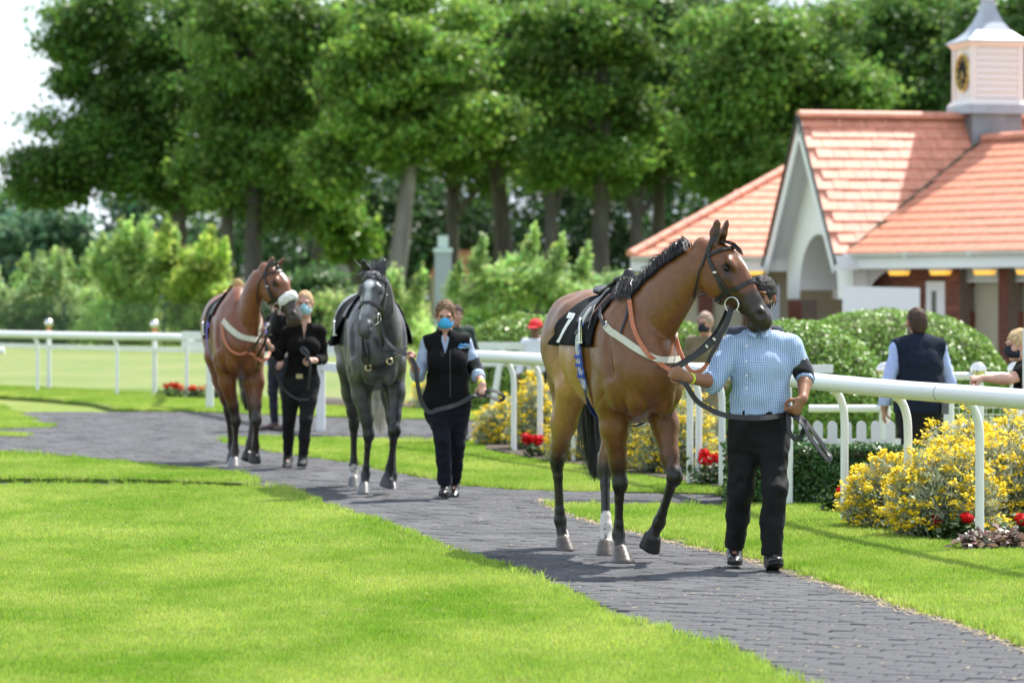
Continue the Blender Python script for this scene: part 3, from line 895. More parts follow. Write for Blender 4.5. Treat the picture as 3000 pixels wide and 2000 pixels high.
def bush(name, label, cat, Y, ells, n, size, col, seed, group=None, mt=None, cr=.45, per=2.2, depth=.8, spikes=0, up=.6, aspect=.6, zb=0.0, var=.35, hue=.25):
    r = np.random.default_rng(seed)
    c0 = U(ells[0][0], ells[0][1], Y); base = Vector((c0.x, Y, zb))
    root = thing(name, label, cat, tuple(base), 0, group)
    E3 = []
    for (ex, ey, rx, ry) in ells:
        c = U(ex, ey, Y) - base; sx, sz = rx * Y / F, ry * Y / F
        E3.append((np.array(c) + np.array([0, r.uniform(-.3, .3) * sx, 0]), (sx, sx * depth, sz)))
    cl = crown_clumps(E3, per, cr, r)
    if spikes:
        for _ in range(spikes):
            c, rad = E3[r.integers(len(E3))]
            q = c + np.array([r.uniform(-.8, .8) * rad[0], r.uniform(-.8, .3) * rad[1], rad[2] * r.uniform(.55, .95)])
            for k in range(4): cl.append((q + np.array([.06 * k, 0, .22 * k * cr * 2]), (cr * (.55 - .11 * k), cr * (.55 - .11 * k), cr * .6)))
    crown_mesh('foliage', cl, n, size, col, seed, root, mt or (M_willow if name == 'willow_bush' else None), var, up, hue)
    mb = MB()
    for i in range(6):
        c, rad = E3[i % len(E3)]
        mb.tube([Vector((c[0] * .12, c[1] * .3, -.02)), Vector((c[0] * .9, c[1], c[2] * .6)), Vector((c[0] + r.uniform(-.5, .5) * rad[0], c[1], c[2] + rad[2] * .5))], [.05, .035, .012], 6)
    mb.build('stems', M_twig, root)
    return root
GB_ = 'pale willowy bushes beyond the track'
WIL = (.38, .56, .17)
bush('willow_bush', 'low grey green willow bush at the frame edge beyond the white rail', 'bush', 118, [(70, 910, 150, 75), (190, 890, 90, 85), (40, 970, 150, 45), (180, 970, 110, 45)], 17000, .15, (.36, .50, .22), 401, GB_, cr=.6, spikes=9)
bush('willow_bush', 'tall pale green willow bush with pointed tops left of the rear bay horse', 'bush', 116, [(330, 870, 110, 105), (460, 840, 120, 125), (390, 790, 90, 70), (320, 965, 110, 50), (450, 960, 120, 50)], 27000, .15, WIL, 402, GB_, cr=.6, spikes=16)
bush('willow_bush', 'brightest yellow green willow bush touching the rear bay horse', 'bush', 115, [(600, 850, 105, 115), (540, 800, 90, 75), (660, 890, 60, 80), (570, 965, 120, 50), (670, 965, 60, 50)], 24000, .15, (.42, .58, .12), 403, GB_, cr=.55, spikes=14)
bush('willow_bush', 'broad pale green willow bush filling the gap behind the ball topped posts', 'bush', 120, [(240, 900, 130, 90), (120, 880, 110, 80), (200, 960, 170, 55), (400, 930, 120, 70)], 20000, .15, (.37, .54, .18), 408, GB_, cr=.6, spikes=8)
bush('dark_bush', 'rounded dark green bush behind the handler of the rear bay horse', 'bush', 112, [(900, 860, 90, 95), (960, 880, 80, 70), (820, 890, 90, 70), (880, 965, 130, 50)], 7000, .22, (.075, .155, .05), 404, None, cr=.6)
bush('willow_bush', 'soft pale green bush behind the grey horse', 'bush', 96, [(1000, 930, 80, 80), (1180, 920, 70, 95), (1100, 930, 90, 70), (1230, 960, 40, 60), (1060, 985, 120, 50), (1190, 985, 80, 50)], 13000, .13, (.40, .56, .19), 405, GB_, cr=.45, spikes=8)
bush('willow_bush', 'big pale green bush between the grey horse handler and the number 7 horse', 'bush', 88, [(1450, 860, 110, 90), (1580, 830, 110, 90), (1640, 870, 80, 80), (1380, 900, 70, 70), (1520, 780, 60, 50), (1440, 980, 120, 60), (1580, 980, 120, 60)], 20000, .125, (.37, .55, .18), 406, GB_, cr=.42, spikes=6)
bush('willow_bush', 'small pale bush showing over the saddle of the number 7 horse', 'bush', 92, [(1770, 850, 80, 60), (1700, 880, 70, 60), (1850, 860, 70, 50), (1780, 960, 140, 60)], 10000, .13, (.33, .50, .18), 407, GB_, cr=.42)

# ---- clipped domes and box hedges: dense small leaves over a dark inner shell
def clipped(name, label, cat, base, prof, n, size, col, seed, group=None, box=None, var=.4):
    """prof(u, v) -> point, normal; u, v in 0..1"""
    r = np.random.default_rng(seed)
    root = thing(name, label, cat, tuple(base), 0, group)
    u, v = r.random(n), r.random(n)
    P, N = prof(u, v)
    bumps = vnoise(P, .22, seed) * .03 + vnoise(P, .07, seed + 1) * .016
    lay = -np.abs(r.normal(0, .022, n))
    Pp = P + N * (bumps + lay)[:, None]
    C = tint_of(n, col, var, r, .22)
    C *= (1 + .8 * bumps / .046 * .35)[:, None]
    V, Fq = leaf_np(Pp, size, .62, N * .9 + np.array([0, 0, .35]), .75, seed, curl=.10)
    mesh_np('foliage', V, Fq, M_hedge, root, False, np.repeat(C, 4, 0))
    g = np.linspace(0, 1, 25); UU, VV = np.meshgrid(g, g, indexing='ij')
    Ps, Ns = prof(UU.ravel(), VV.ravel()); Ps = Ps - Ns * .07
    i, j = np.meshgrid(np.arange(24), np.arange(24), indexing='ij'); q = (i * 25 + j).ravel()
    mesh_np('twigs', Ps, np.stack([q, q + 25, q + 26, q + 1], 1), M_twig, root, True)
    return root
def dome(rx, ry, h, zc=.35):
    """rounded dome with steep sides; front, top and back"""
    def f(u, v):
        a = 2 * pi * u; t = v
        e = np.sqrt(t)                              # 0 top .. 1 foot
        ph = e * (pi / 2 + .55)
        rr = np.sin(np.minimum(ph, pi / 2)) ** .85; zz = np.where(ph < pi / 2, np.cos(np.minimum(ph, pi / 2)), -(ph - pi / 2) / .55 )
        z = np.where(ph < pi / 2, zc * h + (1 - zc) * h * zz, zc * h * (1 + zz))
        rr = np.where(ph < pi / 2, rr, 1 - .06 * (ph - pi / 2))
        P = np.stack([rx * rr * np.cos(a), ry * rr * np.sin(a), z], 1)
        N = np.stack([np.cos(a) * np.sin(np.minimum(ph, 1.5)), np.sin(a) * np.sin(np.minimum(ph, 1.5)), np.cos(np.minimum(ph, 1.6)) + .05], 1)
        return P, N / np.linalg.norm(N, axis=1)[:, None]
    return f
def boxhedge(L, W, H):
    def f(u, v):
        # wrap: front (v<.45), top (v<.8), back
        x = (u - .5) * L
        y = np.where(v < .45, -W / 2, np.where(v < .8, -W / 2 + (v - .45) / .35 * W, W / 2))
        z = np.where(v < .45, v / .45 * H, np.where(v < .8, H, H * (1 - (v - .8) / .2)))
        P = np.stack([x, y, z], 1)
        ny = np.where(v < .45, -1, np.where(v < .8, 0, 1.)); nz = np.where((v >= .45) & (v < .8), 1., 0.05)
        endl = (np.abs(u - .5) > .485)
        N = np.stack([np.where(endl, np.sign(u - .5) * 1.2, 0), ny, nz], 1)
        return P, N / np.linalg.norm(N, axis=1)[:, None]
    return f
GD = 'clipped evergreen domes'
HC = (.18, .33, .05)
clipped('topiary_dome', 'clipped green dome between the grey horse handler and the number 7 horse', 'hedge', (.12, 48, -.25), dome(.98, .9, 1.60), 22000, .055, (.20, .34, .055), 501, GD)
clipped('topiary_dome', 'nearer clipped dome with glossy leaves behind the man in gingham', 'hedge', (3.10, 37.5, -.27), dome(1.06, .95, 1.60), 48000, .040, HC, 502, GD)
clipped('topiary_dome', 'largest clipped dome, broad and behind the man in navy vest', 'hedge', (4.95, 45, -.27), dome(1.62, 1.2, 1.70), 50000, .048, (.20, .35, .055), 503, GD)
clipped('topiary_dome', 'clipped dome glimpsed under the chin of the number 7 horse', 'hedge', (2.15, 43, -.27), dome(.75, .7, 1.52), 15000, .055, (.20, .35, .055), 504, GD)
clipped('box_hedge', 'low clipped dark green box hedge in front of the white picket fence', 'hedge', (2.42, 26.15, .0), boxhedge(1.62, .5, .46), 15000, .030, (.05, .13, .03), 505, None)
clipped('box_hedge', 'low dark box hedge behind the legs of the man in gingham', 'hedge', (2.04, 27.4, .0), boxhedge(.62, .45, .50), 6000, .032, (.04, .105, .028), 506, None)

# ---- silver leaved shrubs with yellow daisy clusters, red geraniums
def yellow_shrub(label, base, rad, h, n, seed, fl=.55, group='yellow flowering silver shrubs'):
    r = np.random.default_rng(seed)
    root = thing('yellow_shrub', label, 'shrub', tuple(base), 0, group)
    rx, ry = rad
    # shoots from the root to the dome surface
    ns = int(n / 22)
    d = r.normal(size=(ns, 3)); d[:, 2] = np.abs(d[:, 2]) * .9 + .06; d /= np.linalg.norm(d, axis=1)[:, None]
    T = d * np.array([rx, ry, h]) * r.uniform(.72, 1.06, ns)[:, None]
    P, N, D, C = [], [], [], []
    for i in range(ns):
        k = 26
        u = r.uniform(.35, 1.0, k) ** .8
        q = T[i] * u[:, None] + r.normal(0, .022, (k, 3)); q[:, 2] = np.abs(q[:, 2]) + .01
        P.append(q); ax = T[i] / np.linalg.norm(T[i])
        D.append(ax + r.normal(size=(k, 3)) * .6); N.append(np.cross(ax, r.normal(size=(k, 3))) + np.array([0, 0, .4]))
        C.append(tint_of(k, (.44, .49, .35), .2, r, .12))
    P, N, D, C = map(np.concatenate, (P, N, D, C))
    V, Fq = leaf_np(P, .052, .36, N, .4, seed, .05, D)
    mesh_np('foliage', V, Fq, M_silver, root, False, np.repeat(C, 4, 0))
    # flower heads: flat clusters of small daisies above the shoots
    pick_ = r.random(ns) < fl
    tt = T[pick_]
    P, C = [], []
    for t in tt:
        c = t * 1.05 + np.array([0, 0, .02]); k = 26
        q = c + r.normal(0, 1, (k, 3)) * np.array([.021, .021, .012]); P.append(q)
        C.append(tint_of(k, (.80, .62, .025), .15, r, .10))
    P, C = np.concatenate(P), np.concatenate(C)
    V, Fq = leaf_np(P, .022, .95, np.tile(np.array([[0, -.2, 1.]]), (len(P), 1)), .45, seed + 1)
    mesh_np('flower_heads', V, Fq, M_petal, root, False, np.repeat(C, 4, 0))
    mb = MB()
    for t in T[::7]:
        mb.tube([(0, 0, 0), tuple(t * .5 + np.array([0, 0, -.02])), tuple(t * .95)], [.010, .006, .003], 4, caps=False)
    mb.build('stems', M_twig, root)
    return root
ys = [('yellow flowering shrub at the bed corner beside the third rail post', (2.60, 23.4, .02), (.36, .32), .46, 9000, 601),
      ('yellow flowering shrub between the two nearest rail posts', (2.86, 22.5, .02), (.42, .36), .58, 11000, 602),
      ('tall yellow flowering shrub just left of the nearest rail post', (3.08, 23.3, .02), (.42, .36), .76, 11000, 603),
      ('bushy yellow flowering shrub behind the nearest rail post', (3.42, 22.9, .02), (.44, .36), .70, 11000, 604),
      ('yellow flowering shrub cut by the edge of the frame', (3.62, 23.8, .02), (.46, .36), .84, 9000, 605),
      ('yellow flowering shrub right behind the raised foreleg of the number 7 horse', (1.45, 30.4, .03), (.42, .34), .74, 9500, 606),
      ('yellow flowering shrub between the two close set posts', (1.10, 31.2, .03), (.40, .32), .68, 8000, 607),
      ('yellow flowering shrub behind the tail of the number 7 horse', (.66, 32.6, .03), (.36, .30), .58, 6500, 608),
      ('tall yellow flowering shrub behind the hind leg of the number 7 horse', (.24, 35.0, .03), (.30, .28), .74, 7000, 609),
      ('yellow flowering shrub at the bed end, near the third post from the horse', (-.08, 36.2, .03), (.34, .30), .50, 6000, 610),
      ('hazy yellow shrub seen between the rear handler and the grey horse', (-2.05, 48.5, .02), (.32, .28), .55, 4500, 611),
      ('hazy yellow shrub between the grey horse and its handler', (-1.05, 48.0, .02), (.40, .30), .55, 4500, 612)]
for l_, b_, rd_, h_, n_, s_ in ys: yellow_shrub(l_, b_, rd_, h_, n_, s_, .56)

def geranium(label, base, rad, h, seed, heads=4, col=(.62, .008, .012), leaf=(.05, .10, .03), group='red geraniums in the beds'):
    r = np.random.default_rng(seed)
    root = thing('geranium', label, 'flower', tuple(base), 0, group)
    n = 260
    P = np.stack([r.normal(0, rad * .5, n), r.normal(0, rad * .4, n), np.abs(r.normal(.35, .25, n)) * h], 1)
    V, Fq = leaf_np(P, .05, .9, np.tile(np.array([[0, 0, 1.]]), (n, 1)), .5, seed)
    mesh_np('leaves', V, Fq, M_hedge, root, False, np.repeat(tint_of(n, leaf, .3, r), 4, 0))
    for k in range(heads):
        c = np.array([r.uniform(-.75, .75) * rad, r.uniform(-.5, .2) * rad, h * r.uniform(.75, 1.05)])
        m = 60
        d = r.normal(size=(m, 3)); d /= np.linalg.norm(d, axis=1)[:, None]
        p = c + d * np.array([.042, .042, .032]) * (rad / .16) ** .5
        V, Fq = leaf_np(p, .032, .95, d, .25, seed + k)
        o = mesh_np('flower_head', V, Fq, M_petal, root, False, np.repeat(tint_of(m, col, .18, r, .1), 4, 0))
        mb = MB(); mb.tube([(c[0] * .5, c[1] * .5, 0), tuple(c)], .004, 4); mb.build('stalk', M_twig, o)
    return root
def gz(px, py, zt): 
    p = G(px, py); return (p.x, p.y, .03)
geranium('red geranium at the foot of the third rail post', gz(2452, 1508, 0), .11, .17, 701, 3)
geranium('pair of small red geranium heads under the yellow shrub beside the second rail post', gz(2742, 1585, 0), .13, .13, 702, 2)
geranium('red geranium beside the nearest rail post', gz(2812, 1592, 0), .11, .15, 703, 2)
geranium('red geranium by the frame edge', gz(2985, 1608, 0), .12, .16, 704, 3)
geranium('big red geranium clump right of the two close set posts', gz(2082, 1430, 0), .18, .26, 705, 8)
geranium('red geranium clump left of the hind leg of the number 7 horse', gz(1590, 1348, 0), .22, .19, 706, 7)
geranium('red geranium clump beside the tail of the number 7 horse', gz(1690, 1352, 0), .20, .18, 707, 6)
geranium('red geranium between tail and hind leg of the number 7 horse', gz(1758, 1345, 0), .14, .17, 708, 4)
geranium('orange red geranium farthest along the white rail', gz(512, 1169, 0), .26, .20, 709, 5, (.66, .05, .015))
geranium('orange red geranium clump by the thick white corner post', gz(575, 1170, 0), .22, .18, 710, 5, (.66, .05, .015))
geranium('orange red geranium partly hidden by the leg of the rear bay horse', gz(642, 1171, 0), .22, .18, 711, 5, (.66, .05, .015))
for i, q in enumerate(((2905, 1612), (2860, 1620), (2948, 1616))):       # bronze leaved bedding plants
    geranium(('brown leaved sedum right of the nearest rail post', 'small brown leaved sedum at the lawn edge', 'brown leaved sedum next to the red geranium at the frame edge')[i], gz(*q, 0), .12, .12, 720 + i, 0, leaf=(.24, .17, .14), group='bronze leaved bedding plants')
# ================================================================== rails and fences
M_white = mat('white_plastic', (.78, .80, .80), rough=.33, spec=.5, noise=.03, nscale=6)
M_wpaint = mat('white_paint', (.74, .75, .75), rough=.55, noise=.05, nscale=8)
M_dirtyfoot = mat('scuffed_white', (.66, .67, .64), rough=.6, noise=.12, nscale=10)
M_wire = mat('fence_wire', (.62, .65, .60), rough=.5)
M_ball = mat('steel_ball', (.72, .70, .66), rough=.18, metal=1)
M_orange = mat('orange_collar', (.75, .22, .02), rough=.5)

def rail_tube(name, pts, r, mt, root, n=14):
    mb = MB(); mb.tube(catmull(pts, 6), r, n); return mb.build(name, mt, root)

def bent_post(root, base, lean, H, r, mt, drop=.10):
    """post standing at base whose top curves over by lean and carries the rail"""
    b = Vector(base); l = Vector(lean)
    pts = [b + Vector((0, 0, -.15)), b + Vector((0, 0, H * .5)), b + Vector((0, 0, H - .24)), b + l * .12 + Vector((0, 0, H - .13)), b + l * .5 + Vector((0, 0, H - .045)), b + l + Vector((0, 0, H - .01))]
    mb = MB(); mb.tube(catmull(pts, 5), r, 12)
    return mb.build('post', mt, root)

# --- main running rail along the parade ring, from the foreground to behind the grey's handler
posts1 = [(2870, 1617), (2660, 1575), (2474, 1530), (2312, 1487), (2115, 1435), (2047, 1427), (1892, 1392), (1681, 1362), (1582, 1345), (1505, 1332)]
PB = [G(*p) for p in posts1]
R1 = thing('running_rail', 'long white plastic running rail on bent posts, from the foreground past the number 7 horse', 'rail', tuple(PB[3]), 0, 'white running rails of the ring')
o3 = PB[3]
off = Vector((-.085, -.03, 0))
rp_ = [Vector((3.95, 17.4, 0)), Vector((3.24, 20.05, 0))] + PB + [Vector((-.30, 35.15, 0)), Vector((-.62, 35.7, 0)), Vector((-.80, 36.6, 0))]
top = [p + off + Vector((0, 0, .985)) - o3 for p in rp_]
# two lengths meeting at a visible sleeve joint
jx = top[1].lerp(top[2], .0) ; 
k = 3
jn = top[2].lerp(top[3], .33)
rail_tube('rail', [top[0], top[1], top[2], jn], .062, M_white, R1)
rail_tube('rail', [jn] + top[3:], .0615, M_white, R1)
mb = MB(); d = (top[3] - top[2]).normalized(); mb.tube([jn - d * .004, jn + d * .004], .0626, 16); mb.build('joint', mat('joint_shadow', (.08, .08, .08), rough=.8), R1)
for p in [Vector((3.24, 20.05, 0))] + PB:
    bent_post(R1, p - o3, (-.085, -.03, 0), .945, .028, M_white)
PBx = G(2021, 1427); bent_post(R1, PBx - o3, (-.085, -.03, 0), .945, .028, M_white)

# --- square posted rail behind the bay and the grey
R2 = thing('post_and_rail', 'white double rail on thick square posts behind the two rear horses', 'rail', tuple(G(940, 1262)), 0, 'white running rails of the ring')
o2 = G(940, 1262)
pA, pB = G(615, 1200), G(940, 1262)
pC = pB + (pB - pA).normalized() * 2.2
pD = pA - (pB - pA).normalized() * .0 + Vector((-.46, .9, 0))
for p in (pA, pB):
    mb = MB(); mb.frame_box(p - o2 + Vector((-.05, -.05, -.1)), (.10, 0, 0), (0, .10, 0), (0, 0, 1.06)); mb.build('post', M_wpaint, R2)
def board(name, a, b, z, hgt, th, root, o, mt=M_wpaint):
    d = (b - a); n_ = Vector((-d.y, d.x, 0)).normalized() * th
    mb = MB(); mb.frame_box(a - o + Vector((0, 0, z)) - n_ * .5, d, n_, (0, 0, hgt)); return mb.build(name, mt, root)
board('rail', pA, pC, .95, .11, .06, R2, o2); board('rail', pA, pC, .72, .10, .05, R2, o2)
board('rail', pD, pA, .98, .115, .07, R2, o2); board('rail', pD + Vector((0, 0, 0)), pA, .865, .10, .06, R2, o2)

# --- far running rail on the left
posts3 = [(110, 1148), (343, 1159), (547, 1167)]
P3 = [G(*p) for p in posts3]
R3 = thing('running_rail', 'far white running rail on bent posts at the left, in front of the meadow', 'rail', tuple(P3[1]), 0, 'white running rails of the ring')
st_ = (P3[0] - P3[1])
allp = [P3[0] + st_ * 3, P3[0] + st_ * 2, P3[0] + st_, *P3, pD + Vector((.06, 0, 0))]
rail_tube('rail', [p + Vector((-.02, 0, .955)) - P3[1] for p in allp], .062, M_white, R3)
for p in [P3[0] + st_] + P3: bent_post(R3, p - P3[1], (-.06, -.01, 0), .92, .030, M_white)
mb = MB(); e = U(-30, 1028, 50); q = U(13, 1028, 50); mb.tube([e - P3[1], q - P3[1]], .055, 12)
R3b = thing('rail_end', 'short rounded white rail end poking into the frame at the far left', 'rail', tuple(U(-30, 1028, 50)), 0)
mb.build('rail', M_white, R3b).location = P3[1] - U(-30, 1028, 50)
mb = MB(); q0 = Vector((-60 * .005, 0, 0)); mb.tube([q0, q0 + Vector((0, 0, -.81))], .03, 10); mb.build('post', M_white, R3b)

def ball_post(root, p, H, r=.045, ball=.075, orange=False, sq=False):
    mb = MB()
    mb.tube([p + Vector((0, 0, -.15)), p + Vector((0, 0, H))], r, 12); o = mb.build('post', M_wpaint, root)
    mb = MB(); mb.lathe([(0, -.01), (r * .9, 0), (r * .9, .05), (0, .05)], p + Vector((0, 0, H)), 12); mb.build('collar', M_orange if orange else M_wpaint, o)
    mb = MB(); mb.lathe([(ball * sin(pi * i / 10), -ball * cos(pi * i / 10)) for i in range(11)], p + Vector((0, 0, H + .045 + ball)), 16); mb.build('ball', M_ball, o)
    return o
def mesh_panel(root, a, b, z0, z1, nh, step, r=.0022):
    mb = MB(); d = b - a
    for i in range(nh + 1):
        z = z0 + (z1 - z0) * i / nh; mb.tube([a + Vector((0, 0, z)), b + Vector((0, 0, z))], r, 4, caps=False)
    for i in range(int(d.length / step) + 1):
        p = a + d.normalized() * (i * step); mb.tube([p + Vector((0, 0, z0)), p + Vector((0, 0, z1))], r, 4, caps=False)
    o = mb.build('wire_mesh', M_wire, root); tag(o, kind='stuff'); return o
# --- ball-topped mesh fence behind it
P4 = [G(143, 1141), G(453, 1156)]
R4 = thing('mesh_fence', 'white wire mesh fence with ball topped posts along the meadow', 'fence', tuple(P4[0]), 0, 'ball topped mesh fences')
d4 = P4[1] - P4[0]
q4 = [P4[0] - d4, P4[0], P4[1], P4[1] + d4, P4[1] + d4 * 2]
for p in q4[:4]: ball_post(R4, p - P4[0], 1.02, .042, .075, True)
board('rail', q4[0], q4[4], .70, .075, .05, R4, P4[0]); 
mesh_panel(R4, q4[0] - P4[0], q4[4] - P4[0], .06, .68, 13, .085, .0028)

# --- rails behind the clipped domes, seen between the horses
R5 = thing('post_and_rail', 'white double rail with leaning braces between the grey horse handler and the number 7 horse', 'rail', (0, 46, 0), 0, 'white running rails of the ring')
o5 = Vector((0, 46, 0))
a5, b5 = U(1300, 1200, 46), U(1640, 1200, 46); a5.z = b5.z = 0
mb = MB(); mb.frame_box(Vector((a5.x, -.05, .88)), (b5.x - a5.x, 0, 0), (0, .10, 0), (0, 0, .10)); mb.build('rail', M_wpaint, R5)
mb = MB(); mb.frame_box(Vector((a5.x, -.03, .66)), (b5.x - a5.x, 0, 0), (0, .05, 0), (0, 0, .055)); mb.build('rail', M_wpaint, R5)
for x in (1440, 1560, 1660):
    X = (x - 1500) * .0046
    mb = MB(); mb.tube([Vector((X, -.08, -.3)), Vector((X, -.08, .02)), Vector((X + .15, -.02, .92))], .045, 10); mb.build('brace_post', M_wpaint, R5)

# --- ball-topped fence on the right, behind the bed
R6 = thing('mesh_fence', 'white two rail fence with steel ball finials behind the man in navy vest', 'fence', (3.2, 30, -.27), 0, 'ball topped mesh fences')
o6 = Vector((3.2, 30, -.27))
xs = [(2592, .98), (2770, 1.0), (2866, 1.04), (2975, 1.0)]
P6 = []
for x, H in xs:
    p = Vector(((x - 1500) * .003, 30, -.27)) - o6; P6.append(p)
    ball_post(R6, p, 1.02 + .08, .050 if x != 2770 else .075, .075, x == 2975)
def bd(a, b, z, h_, th): 
    mb = MB(); mb.tube([Vector((a, 0, z)), Vector((b, 0, z))], h_, 10); return mb.build('rail', M_wpaint, R6)
bd((2370 - 1500) * .003 - o6.x, (2600 - 1500) * .003 - o6.x, .885, .034, .05)
bd((2780 - 1500) * .003 - o6.x, (3060 - 1500) * .003 - o6.x, .72, .036, .05)
bd((2600 - 1500) * .003 - o6.x, (3060 - 1500) * .003 - o6.x, 1.17, .036, .05)
mesh_panel(R6, P6[1], P6[3], .25, .95, 12, .06, .0025)
R7 = thing('hand_rail', 'short white handrail end showing above the main rail beside the man in gingham', 'rail', tuple(U(2440, 1080, 29)), 0)
mb = MB(); mb.frame_box((-.42, -.03, -.035), (.42, 0, 0), (0, .06, 0), (0, 0, .07)); mb.build('rail', M_wpaint, R7)
mb = MB(); mb.frame_box((-.40, -.02, -1.25), (.05, 0, 0), (0, .05, 0), (0, 0, 1.21)); mb.build('post', M_wpaint, R7)
GP_ = thing('gate', 'white gate panel on a grey post topped with a steel ball at the frame edge', 'gate', (4.03, 26.0, -.25), 0)
mb = MB(); mb.tube([(0, 0, -.1), (0, 0, 1.62)], .035, 12); mb.build('post', mat('galvanised', (.34, .37, .38), rough=.5, metal=.5), GP_)
mb = MB(); mb.lathe([(.075 * sin(pi * i / 10), -.075 * cos(pi * i / 10)) for i in range(11)], (-.0, 0, 1.70), 16); mb.build('ball', M_ball, GP_)
mb = MB(); mb.frame_box((-.13, .05, .98), (.10, 0, 0), (0, .03, 0), (0, 0, .62)); mb.build('panel', M_wpaint, GP_)
for z in (1.15, 1.45):
    mb = MB(); mb.box((-.03, -.01, z), (.08, .09, .03)); mb.build('bracket', M_wire, GP_)

# --- picket fence
PF = thing('picket_fence', 'low white picket fence with round topped pickets behind the box hedge', 'fence', (2.75, 28.0, -.22), 0)
pk = None
for i, x in enumerate(np.arange(2312, 2630, 42.4)):
    X = (x - 1500) * .0028 - 2.75
    if pk is None:
        mb = MB(); w = .039
        out = [Vector((-w, 0, -.1)), Vector((w, 0, -.1)), Vector((w, 0, .76))] + [Vector((w * cos(a), 0, .76 + w * sin(a))) for a in np.linspace(0, pi, 8)[1:-1]] + [Vector((-w, 0, .76))]
        mb.prism(out, (0, .02, 0)); pk = mb.build('picket', M_wpaint, PF); o = pk
    else: o = pk.copy(); COL.objects.link(o); o.parent = PF
    o.location = (X, 0, 0)
for z in (.24, .60):
    mb = MB(); mb.frame_box(((2290 - 1500) * .0028 - 2.75, .021, z), ((2640 - 2290) * .0028, 0, 0), (0, .03, 0), (0, 0, .05)); mb.build('rail', M_wpaint, PF)

# --- green mesh fence in front of the willows, grey signs far off
GF = thing('green_fence', 'dark green wire fence in front of the willow bushes', 'fence', (-14, 112, 0), 0)
M_gw = mat('green_wire', (.01, .045, .03), rough=.6)
for i in range(9):
    mb = MB(); mb.box((i * 3.3 - 4, 0, .7), (.07, .07, 1.45)); mb.build('post', M_gw, GF)
mb = MB()
for z in np.arange(.1, 1.4, .10): mb.tube([(-4, 0, z), (23, 0, z)], .010, 4, caps=False)
for x in np.arange(-4, 23, .12): mb.tube([(x, 0, .05), (x, 0, 1.35)], .006, 4, caps=False)
tag(mb.build('wire_mesh', M_gw, GF), kind='stuff')
p = U(1298, 905, 100); SG_ = thing('grey_pillar', 'pale grey pillar with a cap far off above the grey horse handler', 'pillar', (p.x, 100, 0), 0)
mb = MB(); mb.frame_box((-.24, -.2, 0), (.48, 0, 0), (0, .4, 0), (0, 0, 2.9)); mb.build('shaft', mat('pillar_grey', (.30, .34, .39), rough=.6), SG_)
mb = MB(); mb.box((0, 0, 2.95), (.56, .5, .12)); mb.box((0, -.1, 3.2), (.3, .2, .35)); mb.build('cap', mat('lamp_glass', (.5, .6, .62), rough=.2), SG_)
# ================================================================== pavilion
def tint_rand(name, col, var=.16, rough=.6, spec=.5, noise=.12, nscale=9):
    """colour varied per object (tiles, bricks) and by grain"""
    m, nt, b = new_mat(name)
    oi = nt.nodes.new('ShaderNodeObjectInfo'); tc = nt.nodes.new('ShaderNodeTexCoord')
    ge = nt.nodes.new('ShaderNodeNewGeometry')
    n = nt.nodes.new('ShaderNodeTexNoise'); n.inputs['Scale'].default_value = nscale; nt.links.new(ge.outputs['Position'], n.inputs['Vector'])
    a = nt.nodes.new('ShaderNodeMapRange'); a.inputs['To Min'].default_value = 1 - var; a.inputs['To Max'].default_value = 1 + var
    nt.links.new(oi.outputs['Random'], a.inputs['Value'])
    c = nt.nodes.new('ShaderNodeMapRange'); c.inputs['From Min'].default_value = .3; c.inputs['From Max'].default_value = .7; c.inputs['To Min'].default_value = 1 - noise; c.inputs['To Max'].default_value = 1 + noise
    nt.links.new(n.outputs['Fac'], c.inputs['Value'])
    mu = nt.nodes.new('ShaderNodeMath'); mu.operation = 'MULTIPLY'; nt.links.new(a.outputs['Result'], mu.inputs[0]); nt.links.new(c.outputs['Result'], mu.inputs[1])
    vm = nt.nodes.new('ShaderNodeVectorMath'); vm.operation = 'SCALE'; vm.inputs[0].default_value = col; nt.links.new(mu.outputs[0], vm.inputs['Scale'])
    nt.links.new(vm.outputs['Vector'], b.inputs['Base Color']); b.inputs['Roughness'].default_value = rough; b.inputs['Specular IOR Level'].default_value = spec
    return m
M_tile = tint_rand('terracotta_tile', (.60, .255, .165), .11, .5, .4)
M_tile2 = tint_rand('terracotta_ridge', (.58, .25, .17), .10, .55, .4)
M_brick = tint_rand('red_brick', (.17, .055, .038), .30, .85, .3, .2)
M_mortar = mat('mortar', (.20, .15, .12), rough=.95, noise=.2, nscale=20)
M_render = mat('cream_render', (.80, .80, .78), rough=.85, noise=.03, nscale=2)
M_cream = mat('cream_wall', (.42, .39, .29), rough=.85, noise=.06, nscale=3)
M_trim = mat('white_trim', (.74, .75, .77), rough=.5, noise=.03)
M_soffit = mat('soffit_board', (.66, .67, .69), rough=.7)
M_gutter = mat('gutter_plastic', (.62, .63, .60), rough=.4, noise=.10, nscale=5)
M_lead = mat('lead_sheet', (.20, .22, .25), rough=.42, metal=.35, noise=.18, nscale=3, bump=.15, bscale=6)
M_leadlt = mat('zinc_sheet', (.34, .37, .43), rough=.42, metal=.25, noise=.12, nscale=3)
M_lapw = mat('cupola_white', (.76, .71, .71), rough=.6, noise=.03)
M_glassd = mat('dark_glass', (.05, .06, .06), rough=.08, spec=.8)
M_dark = mat('dark_interior', (.025, .022, .020), rough=.9)
M_board = mat('notice_board_white', (.70, .70, .73), rough=.6)
M_lampy = bpy.data.materials.new('lamp_glow'); M_lampy.use_nodes = True
_b = M_lampy.node_tree.nodes['Principled BSDF']; _b.inputs['Base Color'].default_value = (.85, .45, .08, 1); _b.inputs['Emission Color'].default_value = (1, .52, .07, 1); _b.inputs['Emission Strength'].default_value = .5
M_gold = mat('gold_leaf', (.75, .50, .12), rough=.35, metal=.8)
M_dial = mat('black_dial', (.010, .010, .012), rough=.8, spec=.2)

